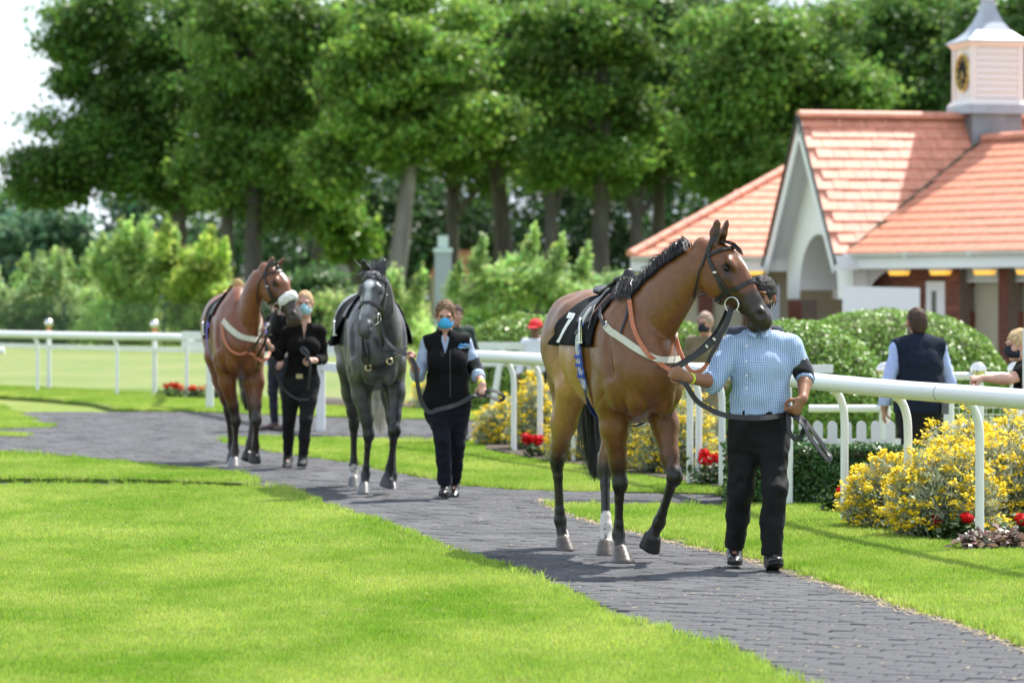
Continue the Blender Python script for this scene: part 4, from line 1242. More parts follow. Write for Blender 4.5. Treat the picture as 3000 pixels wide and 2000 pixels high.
ZE = 2.42
th_ = radians(13)
rdir = Vector((cos(th_), sin(th_), 0)); udir = Vector((sin(th_), -cos(th_), 0))     # ridge direction; towards the camera along the gable
Rb = Vector((6.016, 64.0, ZE)) + rdir * .42; WG = 4.2
Lb = Rb - udir * WG
apex = (Rb + Lb) / 2 + Vector((0, 0, 2.64))
BO = Vector((7.0, 66, -.3))
PAV = thing('pavilion', 'low brick pavilion with terracotta tiled roofs, white arched gable porch', 'building', tuple(BO), 0)
roof = empty('roof', (0, 0, 0), 0, PAV); 
def Bv(p): return Vector(p) - BO

def tile_field(o, e, s, poly, tw, ex, indiv, parent, seed=1, mt=None):
    """tiles over a roof plane: o corner, e along the eave, s up the slope (unit), poly = outline in (u, v)"""
    n = e.cross(s).normalized()
    if n.z < 0: n = -n
    r = np.random.default_rng(seed)
    us = [p[0] for p in poly]; vs = [p[1] for p in poly]
    cells = []
    nv = int((max(vs) - min(vs)) / ex) + 2
    for j in range(-1, nv):
        for i in range(-1, int((max(us) - min(us)) / tw) + 3):
            u = min(us) + (i + .5 * (j % 2)) * tw; v = min(vs) + j * ex
            if inpoly(np.array([[u + tw / 2, v + ex * .5]]), poly)[0]: cells.append((u, v))
    g = .004
    a0 = [(g, 0, .012), (tw - g, 0, .012), (tw - g, ex * 1.12, .0), (g, ex * 1.12, .0), (g, 0, .040), (tw - g, 0, .040), (tw - g, ex * 1.12, .016), (g, ex * 1.12, .016)]
    fs = [(4, 5, 6, 7), (0, 1, 5, 4), (1, 2, 6, 5), (3, 0, 4, 7)]
    loc_ = [e * a + s * b + n * c for a, b, c in a0]
    if indiv:
        mb = MB(); mb.faces(loc_, fs); first = mb.build('tile', mt or M_tile, parent); k = 0
        for (u, v) in cells[:300]:
            o_ = first if k == 0 else first.copy()
            if k: COL.objects.link(o_); o_.parent = parent
            o_.location = Bv(o + e * u + s * v + n * r.uniform(0, .007)); o_.rotation_euler = tuple(r.normal(0, .007, 3)); k += 1
        cells = cells[300:]
    if cells:
        mb = MB()
        for (u, v) in cells:
            q = o + e * u + s * v + n * r.uniform(0, .006); mb.faces([Bv(q + p) for p in loc_], fs)
        tag(mb.build('tile', mt or M_tile, parent), kind='stuff')
def roof_deck(pts, name='roof_deck'):
    mb = MB(); pts = [Vector(p) for p in pts]
    n = (pts[1] - pts[0]).cross(pts[2] - pts[0]).normalized()
    if n.z < 0: n = -n
    mb.prism([Bv(p) for p in pts], -n * .05); return mb.build(name, M_tile2, roof)

# porch roof: front slope (towards the camera) and rear slope
RL = 7.2
sl = (apex - (Rb + Lb) / 2)
fs_ = ((apex - Rb) - rdir * (apex - Rb).dot(rdir)); fsl = fs_.length; fs_u = fs_ / fsl
Ov = .42                                                             # verge overhang
# valley in plane coordinates
def pc_(p): d = p - Rb; return (d.dot(rdir), d.dot(fs_u))
V0 = Rb + rdir * (.289 - .42)
TV = V0 + rdir * 3.327 + Vector((-.225, .974, 0)) * 1.677 + Vector((0, 0, 1.314 * 1.677))
polyF = [(-Ov, -.04), (pc_(V0)[0], -.04), pc_(TV), (RL, pc_(TV)[1]), (RL, fsl), (-Ov, fsl)]
tile_field(Rb, rdir, fs_u, polyF, .335, .262, True, roof, 3)
roof_deck([Rb - rdir * Ov, Rb + rdir * RL, apex + rdir * RL, apex - rdir * Ov])
roof_deck([Lb - rdir * Ov, apex - rdir * Ov, apex + rdir * RL, Lb + rdir * RL])
rs = ((apex - Lb) - rdir * (apex - Lb).dot(rdir)).normalized()
tile_field(Lb, rdir, rs, [(-Ov, 0), (RL, 0), (RL, fsl), (-Ov, fsl)], .335, .262, False, roof, 4)
# ridge tiles
mb = None
for i in range(int((RL + Ov) / .46)):
    a = apex + rdir * (-Ov + i * .46) + Vector((0, 0, .0))
    if mb is None:
        mb = MB(); pr_ = [udir * (.15 * cos(t)) + Vector((0, 0, .03 + .11 * sin(t))) for t in np.linspace(-.3, pi + .3, 9)]
        for p, q in zip(pr_[:-1], pr_[1:]): mb.poly([p, q, q + rdir * .455, p + rdir * .455], 0, True)
        mb.poly(pr_[::-1]); rt = mb.build('ridge_tile', M_tile2, roof); o = rt
    else: o = rt.copy(); COL.objects.link(o); o.parent = roof
    o.location = Bv(a)
# main right wing
ew = Vector((.54, -.84, 0)).normalized(); nw = Vector((.84, .54, 0)).normalized()
pit = radians(30.8); sw = (nw * cos(pit) + Vector((0, 0, sin(pit))))
WL = 9.0; SLN = (TV - V0).dot(sw)
tv_u = (TV - V0).dot(ew)
tile_field(V0, ew, sw, [(0, -.05), (WL, -.05), (WL, SLN), (tv_u, SLN)], .335, .30, False, roof, 5)
roof_deck([V0, V0 + ew * WL, V0 + ew * WL + sw * SLN, TV])
for i in range(14):
    o = rt.copy(); COL.objects.link(o); o.parent = roof
    o.location = Bv(V0 + ew * (tv_u + .1 + i * .46) + sw * SLN); o.rotation_euler = (0, 0, atan2(ew.y, ew.x) - th_)
roof_deck([V0 + ew * tv_u + sw * SLN, V0 + ew * WL + sw * SLN, V0 + ew * WL + sw * SLN + nw * 3 - Vector((0, 0, 1.8)), TV + nw * 3 - Vector((0, 0, 1.8))])
# valley gutter
mb = MB(); mb.tube([Bv(V0 + Vector((0, 0, .02))), Bv(TV + Vector((0, 0, .03)))], .035, 6); mb.build('valley', mat('valley_moss', (.12, .10, .07), rough=.95), roof)
# left wing, hipped
Cw = Vector((2.40, 69.0, ZE)); el_ = Vector((.995, -.1, 0)).normalized(); nl = Vector((.1, .995, 0)).normalized()
sl_ = nl * cos(pit) + Vector((0, 0, sin(pit)))
SL2 = 4.6; hx = SL2 * cos(pit)
tile_field(Cw, el_, sl_, [(0, -.05), (5.6, -.05), (5.6, SL2), (hx, SL2)], .335, .30, False, roof, 6)
roof_deck([Cw, Cw + el_ * 5.6, Cw + el_ * 5.6 + sl_ * SL2, Cw + el_ * hx + sl_ * SL2])
hipt = Cw + el_ * hx + sl_ * SL2
roof_deck([Cw, hipt, Cw + nl * 2 * hx])
nh = 15
for i in range(nh):
    o = rt.copy(); COL.objects.link(o); o.parent = roof
    a = Cw.lerp(hipt, i / nh); d = (hipt - Cw).normalized()
    yaw = atan2(d.y, d.x) - th_; o.location = Bv(a); 
    o.rotation_euler = (Matrix.Rotation(yaw, 4, 'Z') @ Matrix.Rotation(-math.asin(d.z), 4, (rdir.cross(Vector((0, 0, -1)))).normalized())).to_euler()
    o.scale = (.85, .85, .85)
# gutters and fascias
def gutter(a, b, n_out, nm='gutter'):
    d = (b - a).normalized(); mb = MB()
    pr = [n_out * (.07 + .065 * cos(t)) + Vector((0, 0, -.065 - .065 * sin(t) + .03)) for t in np.linspace(pi, 2 * pi, 8)] 
    pr = [n_out * (.075 - .075 * cos(t)) + Vector((0, 0, -.02 - .075 * sin(t))) for t in np.linspace(0, pi, 9)]
    for p, q in zip(pr[:-1], pr[1:]): mb.poly([Bv(a + p), Bv(a + q), Bv(b + q), Bv(b + p)], 0, True)
    mb.poly([Bv(a + p) for p in pr]); mb.poly([Bv(b + p) for p in pr[::-1]])
    L_ = (b - a).length
    for k in range(1, int(L_ / 1.8) + 1):
        p = a + d * (k * 1.8); mb.box(Bv(p + n_out * .075 + Vector((0, 0, -.055))), (.06, .17, .10), Matrix((d, n_out, Vector((0, 0, 1)))).transposed())
    o = mb.build(nm, M_gutter, roof)
    mb = MB(); mb.frame_box(Bv(a - n_out * .03 + Vector((0, 0, -.30))), d * L_, n_out * .025, (0, 0, .28)); mb.build('fascia', M_trim, roof)
    mb = MB(); mb.frame_box(Bv(a - n_out * .75 + Vector((0, 0, -.31))), d * L_, n_out * .72, (0, 0, .015)); mb.build('soffit', M_soffit, roof)
gutter(Cw, Cw + el_ * 3.2, -nl); gutter(V0 + ew * .05, V0 + ew * WL, -nw)
# porch gable wall with arch
porch = empty('porch', (0, 0, 0), 0, PAV)
def gw(u, z, d=0.0): return Lb + udir * u + Vector((0, 0, z - ZE)) + rdir * d      # u 0..WG from far to near
arch_c, arch_r, arch_z = WG / 2 - .05, 1.18, 1.72
def arch_wall(d0, d1, mt, nm, zlow=-.3):
    pts = [(0.12, zlow)] ; 
    A_ = [(arch_c - arch_r, zlow)] + [(arch_c - arch_r * cos(t), arch_z + arch_r * .92 * sin(t)) for t in np.linspace(0, pi, 19)] + [(arch_c + arch_r, zlow)]
    mb = MB()
    # facets between the outline and the arch
    for dd, flip in ((d0, False), (d1, True)):
        for (a, b_) in zip(A_[:-1], A_[1:]):
            def topz(u): return ZE + 2.70 * (1 - abs(u - WG / 2) / (WG / 2)) - .02
            q = [gw(a[0], a[1], dd), gw(b_[0], b_[1], dd), gw(b_[0], topz(b_[0]), dd), gw(a[0], topz(a[0]), dd)]
            if abs(a[0] - b_[0]) > 1e-4: mb.poly([Bv(p) for p in (q if flip else q[::-1])])
        for u0, u1 in ((.06, arch_c - arch_r), (arch_c + arch_r, WG - .06)):
            q = [gw(u0, 1.55, dd), gw(u1, 1.55, dd), gw(u1, ZE + 2.70 * (1 - abs(u1 - WG / 2) / (WG / 2)), dd), gw(u0, ZE + 2.70 * (1 - abs(u0 - WG / 2) / (WG / 2)) + .02, dd)]
            mb.poly([Bv(p) for p in (q if flip else q[::-1])])
    for a, b_ in zip(A_[1:-2], A_[2:-1]): mb.poly([Bv(gw(a[0], a[1], d0)), Bv(gw(b_[0], b_[1], d0)), Bv(gw(b_[0], b_[1], d1)), Bv(gw(a[0], a[1], d1))], 0, True)
    for u0, u1 in ((.06, arch_c - arch_r), (arch_c + arch_r, WG - .06)): mb.poly([Bv(gw(u0, 1.55, d0)), Bv(gw(u1, 1.55, d0)), Bv(gw(u1, 1.55, d1)), Bv(gw(u0, 1.55, d1))])
    return mb.build(nm, mt, porch)
arch_wall(.0, .95, M_render, 'gable_wall')
# verge boards and their soffits
for base, sgn in ((Lb, 1), (Rb, -1)):
    a, b_ = base - rdir * Ov, apex - rdir * Ov
    d = (b_ - a); nn = d.cross(rdir).normalized()
    if nn.z > 0: nn = -nn
    ext = d.normalized() * .30
    mb = MB(); mb.frame_box(Bv(a - ext + nn * .055), d + ext, rdir * .03, nn * .20); mb.build('barge_board', M_trim, porch)
    mb = MB(); mb.frame_box(Bv(a - ext + nn * .06 + rdir * .03), d + ext, rdir * (Ov - .03), nn * .012); mb.build('verge_soffit', M_soffit, porch)
    mb = MB(); mb.tube([Bv(a - ext - nn * .03 - rdir * .02), Bv(b_ - nn * .03 - rdir * .02)], .035, 6); mb.build('verge_edge', mat('dark_verge', (.05, .055, .05), rough=.8), porch)
    # boxed eave end
    mb = MB(); mb.frame_box(Bv(base - rdir * Ov + Vector((0, 0, -.32)) + udir * (-.02 if sgn < 0 else -.28)), rdir * (Ov + .0), udir * .30, (0, 0, .26)); mb.build('eave_box', M_trim, porch)
# side arch towards the camera, corner bracket
mb = MB()
cw0 = Rb - udir * .10
A_ = [(.30 + .85 * (1 - cos(t)), 1.55 + .62 * sin(t)) for t in np.linspace(.15, pi / 2, 8)] + [(2.6, 2.17)]
for (a, b_) in zip(A_[:-1], A_[1:]):
    q = [cw0 + rdir * a[0] + Vector((0, 0, a[1] - ZE)), cw0 + rdir * b_[0] + Vector((0, 0, b_[1] - ZE)), cw0 + rdir * b_[0], cw0 + rdir * a[0]]
    for t_ in (0, .18): mb.poly([Bv(p - udir * t_) for p in q])
    mb.poly([Bv(q[0]), Bv(q[1]), Bv(q[1] - udir * .18), Bv(q[0] - udir * .18)])
mb.frame_box(Bv(cw0 + Vector((0, 0, 1.55 - ZE)) - udir * .3), rdir * .34, udir * .30, (0, 0, .62))
mb.build('corner_bracket', M_render, porch)

# brickwork: piers of separate bricks
def wall_box(nm, o, d, L, n_, T, z0, z1, mt, parent=PAV):
    mb = MB(); mb.frame_box(Bv(Vector((o.x, o.y, z0))), d * L, n_ * T, (0, 0, z1 - z0)); return mb.build(nm, mt, parent)
brick0 = {}
NB = [0]
def brick_pier(nm, o, d, L, n_, T, z0, z1, bl=.22, ch=.0755):
    """pier: mortar core with bricks standing proud on its two visible faces; o = front corner, n_ = into the wall"""
    core = wall_box(nm, o, d, L, n_, T, z0, z1, M_mortar)
    for (dd, LL, nn, oo) in ((d, L, n_, o), (n_, T, d, o)):
        key = (nm, round(LL, 2), round(dd.x, 2))
        k = max(1, round(LL / (bl + .01))); w = LL / k
        mb = MB(); nb = 0
        rows = int((z1 - z0) / ch)
        for j in range(rows):
            off_ = (.5 * w if j % 2 and k > 1 else 0)
            cuts = [0] + [off_ + i * w for i in range(0 if off_ else 1, k)] + [LL]
            for a, b_ in zip(cuts[:-1], cuts[1:]):
                if b_ - a < .03: continue
                lw = b_ - a - .012
                kk = (round(lw, 3), round(dd.x, 2), round(dd.y, 2), round(nn.x, 2))
                p = Vector((oo.x, oo.y, 0)) + dd * (a + .006) + Vector((0, 0, z0 + j * ch))
                if NB[0] < 280 and z0 + j * ch > .85:
                    if kk not in brick0:
                        m2 = MB(); m2.frame_box(Vector((0, 0, 0)) - nn * .006, dd * lw, nn * .03, (0, 0, ch - .011)); brick0[kk] = m2.build('brick', M_brick, core); o_ = brick0[kk]
                    else: o_ = brick0[kk].copy(); COL.objects.link(o_); o_.parent = core
                    o_.location = Bv(p) ; NB[0] += 1
                else:
                    mb.frame_box(Bv(p) - nn * .006, dd * lw, nn * .03, (0, 0, ch - .011)); nb += 1
        if nb: tag(mb.build('brick', M_brick, core), kind='stuff')
    return core
# facade plane of the right wing
WO = V0 + nw * .78 - ew * .35
def onwall(px, dpt=0.0):
    """distance along the wing's facade at image column px"""
    n_ = nw; p0 = WO + nw * dpt
    t = p0.dot(n_) / Vector(((px - 1500) / F, 1, 0)).dot(n_)
    return (Vector((t * (px - 1500) / F, t, 0)) - Vector((p0.x, p0.y, 0))).dot(ew)
def wz(px, py, dpt=0.0):
    p0 = WO + nw * dpt; t = p0.dot(nw) / Vector(((px - 1500) / F, 1, 0)).dot(nw); return CH - (py - HOR) * t / F
WOg = Vector((WO.x, WO.y, 0))
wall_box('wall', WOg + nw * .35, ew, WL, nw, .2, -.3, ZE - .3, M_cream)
a, b_ = onwall(2480), onwall(2770)
bw_core = brick_pier('brick_wall', WOg + ew * a + nw * .10, ew, b_ - a, nw, .22, -.3, 2.12)
for (x0, x1) in ((2768, 2812), (2924, 2955)):
    a, b_ = onwall(x0), onwall(x1)
    brick_pier('brick_pier', WOg + ew * a, ew, b_ - a, nw, .33, -.3, 2.12)
# quoins toothing into the cream panels
for x0, w in ((2812, .26), (2955, .24)):
    a = onwall(x0, .2)
    for z in (1.02, 1.80, .24):
        wall_box('quoin', WOg + ew * a + nw * .24, ew, w, nw, .12, z, z + .30, M_brick)
# transom glazing, reflecting the lamps
for x0, x1 in ((2814, 2922), (2957, 3060)):
    a, b_ = onwall(x0, .1), onwall(x1, .1)
    f_ = wall_box('window', WOg + ew * a + nw * .16, ew, b_ - a, nw, .06, 1.86, 2.14, M_trim)
    mb = MB(); mb.frame_box(Bv(WOg + ew * (a + .03) + nw * .155 + Vector((0, 0, 1.89))), ew * (b_ - a - .06), nw * .01, (0, 0, .22)); mb.build('pane', mat('transom_glass', (.40, .43, .40), rough=.10, spec=.8), f_)
# narrow white framed window
a, b_ = onwall(2708), onwall(2764)
f_ = wall_box('window', WOg + ew * a + nw * .04, ew, b_ - a, nw, .06, .6, wz(2736, 824), M_trim)
mb = MB(); mb.frame_box(Bv(WOg + ew * (a + .16) + nw * .035 + Vector((0, 0, .7))), ew * .14, nw * .02, (0, 0, 1.0)); mb.build('pane', M_glassd, f_)
# lamps under the eaves
lamp0 = None
for (x, y) in ((2634, 797), (2755, 796), (2885, 795), (3010, 794)):
    a = onwall(x, -.25); p = WOg + ew * a - nw * .25 + Vector((0, 0, wz(x, y, -.25)))
    if lamp0 is None:
        mb = MB(); mb.frame_box(-ew * .26 - nw * .07 + Vector((0, 0, .02)), ew * .52, nw * .14, (0, 0, .06))
        lamp0 = mb.build('eave_lamp', M_trim, PAV); o = lamp0; 
        mb = MB(); out = [-ew * .25 + Vector((0, 0, .02)), -ew * .20 + Vector((0, 0, -.06)), ew * .20 + Vector((0, 0, -.06)), ew * .25 + Vector((0, 0, .02))]
        mb.prism([q - nw * .06 for q in out], nw * .12); dif = mb.build('diffuser', M_lampy, lamp0)
    else:
        o = lamp0.copy(); COL.objects.link(o); o.parent = PAV; c = dif.copy(); COL.objects.link(c); c.parent = o
    o.location = Bv(p)
# porch: brick base walls, dark inside
brick_pier('brick_pier', gw(.05, 0, .02), udir, .92, rdir, .30, -.3, 1.54)
brick_pier('brick_pier', gw(WG - .42, 0, .02), udir, .36, rdir, .34, -.3, 1.54)
wall_box('inner_wall', gw(0, 0, 1.9), udir, WG, rdir, .2, -.3, ZE, mat('inner_brick', (.10, .040, .030), rough=.9, noise=.3, nscale=14))
mb = MB(); mb.frame_box(Bv(gw(0.1, 2.9, .95)), udir * (WG - .2), rdir * 1.0, (0, 0, .03)); mb.build('porch_ceiling', M_soffit, porch)
# left wing wall with posts, window band and a lamp
WLo = Cw + nl * .75 + el_ * .5
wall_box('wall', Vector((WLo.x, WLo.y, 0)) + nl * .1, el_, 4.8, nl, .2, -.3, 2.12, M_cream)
for x in (2045, 2176, 2226):
    t = WLo.dot(nl) / Vector(((x - 1500) / F, 1, 0)).dot(nl); a = (Vector((t * (x - 1500) / F, t, 0)) - Vector((WLo.x, WLo.y, 0))).dot(el_)
    if x == 2045: brick_pier('brick_pier', Vector((WLo.x, WLo.y, 0)) + el_ * a, el_, .30, nl, .30, -.3, 2.12)
    else: wall_box('post', Vector((WLo.x, WLo.y, 0)) + el_ * a - nl * .2, el_, .10, nl, .10, -.3, 2.12, mat('brown_post', (.10, .055, .035), rough=.8))
o = lamp0.copy(); COL.objects.link(o); o.parent = PAV; c = dif.copy(); COL.objects.link(c); c.parent = o
o.location = Bv(U(2202, 797, 68.2)); o.rotation_euler = (0, 0, atan2(el_.y, el_.x) - atan2(ew.y, ew.x))
p0_ = U(2266, 880, 67); mb = MB(); mb.frame_box(Bv(p0_ - Vector((.32, 0, .9))), (.02, 0, 0), (0, .9, 0), (0, 0, 1.2)); mb.frame_box(Bv(p0_ - Vector((.30, .0, .9))), (.42, 0, 0), (0, .03, 0), (0, 0, 1.2)); mb.build('grey_door', mat('door_grey', (.40, .42, .48), rough=.5), PAV)
# notice board standing in front
NBd = thing('notice_board', 'large blank white board standing in front of the pavilion wall', 'board', tuple(U(2470, 1190, 61)), 0)
q = U(2470, 1190, 61)
mb = MB(); a, b_ = U(2469, 838, 61) - q, U(2695, 843, 60.2) - q
mb.prism([a, b_, b_ - Vector((0, 0, 1.0)), a - Vector((0, 0, 1.0))], (.0, .05, 0)); mb.build('panel', M_board, NBd)
for x in (.15, 1.15):
    mb = MB(); mb.frame_box((x, .06, -.0), (.06, 0, 0), (0, .05, 0), (0, 0, 1.9)); mb.build('leg', M_trim, NBd)

# ---- clock turret
tc_ = 3.88 - .42; tcen = Vector((apex.x, apex.y, 0)) + rdir * tc_
TU = thing('clock_turret', 'white louvred clock turret with swept lead roof on the pavilion ridge', 'turret', (tcen.x, tcen.y, 4.55), th_)
def tb(nm, w0, w1, z0, z1, mt, parent=TU):
    mb = MB(); a, b_ = w0 / 2, w1 / 2
    mb.faces([(-a, -a, z0), (a, -a, z0), (a, a, z0), (-a, a, z0), (-b_, -b_, z1), (b_, -b_, z1), (b_, b_, z1), (-b_, b_, z1)], [(3, 2, 1, 0), (4, 5, 6, 7), (0, 1, 5, 4), (1, 2, 6, 5), (2, 3, 7, 6), (3, 0, 4, 7)])
    return mb.build(nm, mt, parent)
tb('lead_base', 1.02, 1.02, -.35, .62, M_lead); tb('lead_apron', 1.26, 1.24, .60, .78, M_leadlt)
tb('skirting', 1.24, 1.05, .78, .90, M_lapw)
body = tb('body', .99, .99, .88, 1.92, M_lapw)
for sx in (-1, 1):
    for sy in (-1, 1):
        mb = MB(); mb.box((sx * .485, sy * .485, 1.40), (.11, .11, 1.05)); mb.build('corner_post', M_lapw, TU)
lv = None
for i in range(8):
    if lv is None:
        mb = MB(); mb.faces([(-.43, 0, 0), (.43, 0, 0), (.43, -.045, -.005), (-.43, -.045, -.005), (-.43, 0, .122), (.43, 0, .122), (.43, -.012, .122), (-.43, -.012, .122)], [(0, 1, 2, 3), (7, 6, 5, 4), (3, 2, 6, 7), (0, 3, 7, 4), (1, 5, 6, 2)])
        lv = mb.build('louvre_board', M_lapw, TU); o = lv
    else: o = lv.copy(); COL.objects.link(o); o.parent = TU
    o.location = (0, -.497, .915 + i * .122)
tb('cornice', 1.08, 1.24, 1.90, 2.00, M_lapw)
mb = MB(); prof = [(.64, 2.00), (.635, 2.03), (.50, 2.10), (.36, 2.22), (.24, 2.40), (.165, 2.58), (.12, 2.74), (.105, 2.84), (.115, 2.86), (.10, 2.88)]
for (r0, z0), (r1, z1) in zip(prof[:-1], prof[1:]):
    for k in range(4):
        c0 = [(-1, -1), (1, -1), (1, 1), (-1, 1)]; a, b_ = c0[k], c0[(k + 1) % 4]
        mb.poly([(a[0] * r0, a[1] * r0, z0), (b_[0] * r0, b_[1] * r0, z0), (b_[0] * r1, b_[1] * r1, z1), (a[0] * r1, a[1] * r1, z1)])
mb.poly([(-.64, -.64, 2.0), (-.64, .64, 2.0), (.64, .64, 2.0), (.64, -.64, 2.0)]); mb.poly([(-.1, -.1, 2.88), (.1, -.1, 2.88), (.1, .1, 2.88), (-.1, .1, 2.88)])
mb.build('swept_roof', M_leadlt, TU)
mb = MB(); mb.tube([(0, 0, 2.86), (0, 0, 3.5)], .025, 8); mb.build('vane_rod', M_tile2, TU)
ck = empty('clock', (-.505, 0, 1.42), 0, TU)
mb = MB(); mb.tube([(0, 0, 0), (-.02, 0, 0)], .37, 32); mb.build('dial', M_dial, ck)
mb = MB(); N_ = 40; mb.tube([(-.022, .36 * cos(2 * pi * k / N_), .36 * sin(2 * pi * k / N_)) for k in range(N_ + 1)], .018, 6, caps=False); mb.tube([(-.022, .25 * cos(2 * pi * k / N_), .25 * sin(2 * pi * k / N_)) for k in range(N_ + 1)], .006, 6, caps=False)
for k in range(12):
    a = 2 * pi * k / 12; R = Matrix.Rotation(a, 3, 'X'); mb.box(R @ Vector((-.024, 0, .305)), (.008, .022 if k % 3 else .034, .075), R)
mb.build('numerals', M_gold, ck)
for a, l_, w in ((radians(150), .17, .03), (radians(205), .26, .022)):
    R = Matrix.Rotation(a, 3, 'X'); mb = MB(); mb.box(R @ Vector((-.03, 0, l_ / 2 - .03)), (.008, w, l_), R); mb.build('hand', M_gold, ck)
# roofs of houses far beyond the trees
p = U(1372, 800, 170); HS = thing('house', 'brick house with orange roof far beyond the trees, mostly hidden', 'house', (p.x, 170, 0), 0)
mb = MB(); mb.prism([(-2.0, 0, 2.6), (1.4, 0, 2.6), (.6, 0, 3.9), (-1.2, 0, 3.9)], (0, 4, 0)); mb.build('roof', M_tile2, HS)
mb = MB(); mb.frame_box((-1.9, .1, 0), (3.2, 0, 0), (0, 3.8, 0), (0, 0, 2.6)); mb.build('wall', M_cream, HS)
p = U(1010, 830, 165); HS = thing('shed', 'pale grey outbuilding far off behind the grey horse', 'shed', (p.x, 165, 0), 0)
mb = MB(); mb.frame_box((-.5, 0, 0), (1.1, 0, 0), (0, 2, 0), (0, 0, 3.2)); mb.build('wall', mat('shed_grey', (.36, .35, .36), rough=.8), HS)
p = U(760, 800, 165); HS = thing('cottage', 'whitewashed cottage gable far off behind the ears of the rear bay horse', 'house', (p.x, 165, 0), 0)
mb = MB(); mb.prism([(-1.4, 0, 0), (1.5, 0, 0), (1.5, 0, 2.2), (.1, 0, 3.1), (-1.4, 0, 2.2)], (0, 3, 0)); mb.build('wall', mat('white_wash', (.55, .52, .50), rough=.8), HS)
mb = MB(); mb.frame_box((-1.6, -.1, 2.2), (1.7, 0, .95), (0, 3.2, 0), (0, 0, .1)); mb.build('roof', mat('grey_slate', (.16, .15, .15), rough=.8), HS)
# ================================================================== horses
M_coat = mat_tint('horse_coat', rough=0.36, spec=0.45, noise=0.15, nscale=24, bump=0.14, bscale=48, sheen=0.0)
M_eye = mat('eye_dark', (.006, .004, .003), rough=.12, spec=.4)
M_leather = mat('black_leather', (.012, .012, .013), rough=.42, spec=.5, noise=.25, nscale=60, bump=.15, bscale=220)
M_brown_leather = mat('brown_leather', (.10, .028, .015), rough=.5, noise=.25, nscale=60)
M_tan_rein = mat('tan_leather', (.42, .13, .055), rough=.5, noise=.15, nscale=60)
M_metal = mat('steel', (.62, .61, .58), rough=.22, metal=1.0)
M_webbing = mat('cream_webbing', (.55, .53, .44), rough=.85, noise=.1, nscale=80, bump=.3, bscale=300)
M_cloth_black = mat('black_cloth', (.006, .006, .008), rough=.9, spec=.2, noise=.2, nscale=30, sheen=.0, bump=.25, bscale=240)
M_white_cloth = mat('white_print', (.75, .75, .74), rough=.8)
M_blue_web = mat('blue_webbing', (.035, .07, .36), rough=.8)
M_fleece = mat('white_fleece', (.72, .71, .68), rough=.95, noise=.12, nscale=90, bump=.8, bscale=120, sheen=.3)
M_hair_black = mat_tint('black_horse_hair', rough=.38, spec=.6, noise=.2, nscale=60)

class Horse: pass

def hair_strips(name, strands, width, mat_, parent, tint, var=.4, seed=3):
    """strands: list of (k,3) arrays -> thin tapering ribbons, one mesh"""
    r = np.random.default_rng(seed)
    V, Q, C = [], [], []
    n0 = 0
    for s in strands:
        s = np.asarray(s); k = len(s)
        tg = np.gradient(s, axis=0); tg /= np.linalg.norm(tg, axis=1)[:, None] + 1e-9
        a = r.normal(size=3); a /= np.linalg.norm(a)
        sd = np.cross(tg, a); sd /= np.linalg.norm(sd, axis=1)[:, None] + 1e-9
        w = width * (1 - .8 * np.linspace(0, 1, k) ** 2)[:, None] * r.uniform(.6, 1.3)
        V.append(np.stack([s - sd * w, s + sd * w], 1).reshape(-1, 3))
        i = n0 + 2 * np.arange(k - 1)
        Q.append(np.stack([i, i + 1, i + 3, i + 2], 1))
        C.append(np.repeat((np.array(tint) * (1 + var * r.uniform(-1, 1.4)))[None], 2 * k, 0))
        n0 += 2 * k
    return mesh_np(name, np.concatenate(V), np.concatenate(Q), mat_, parent, True, np.clip(np.concatenate(C), 0, 1))

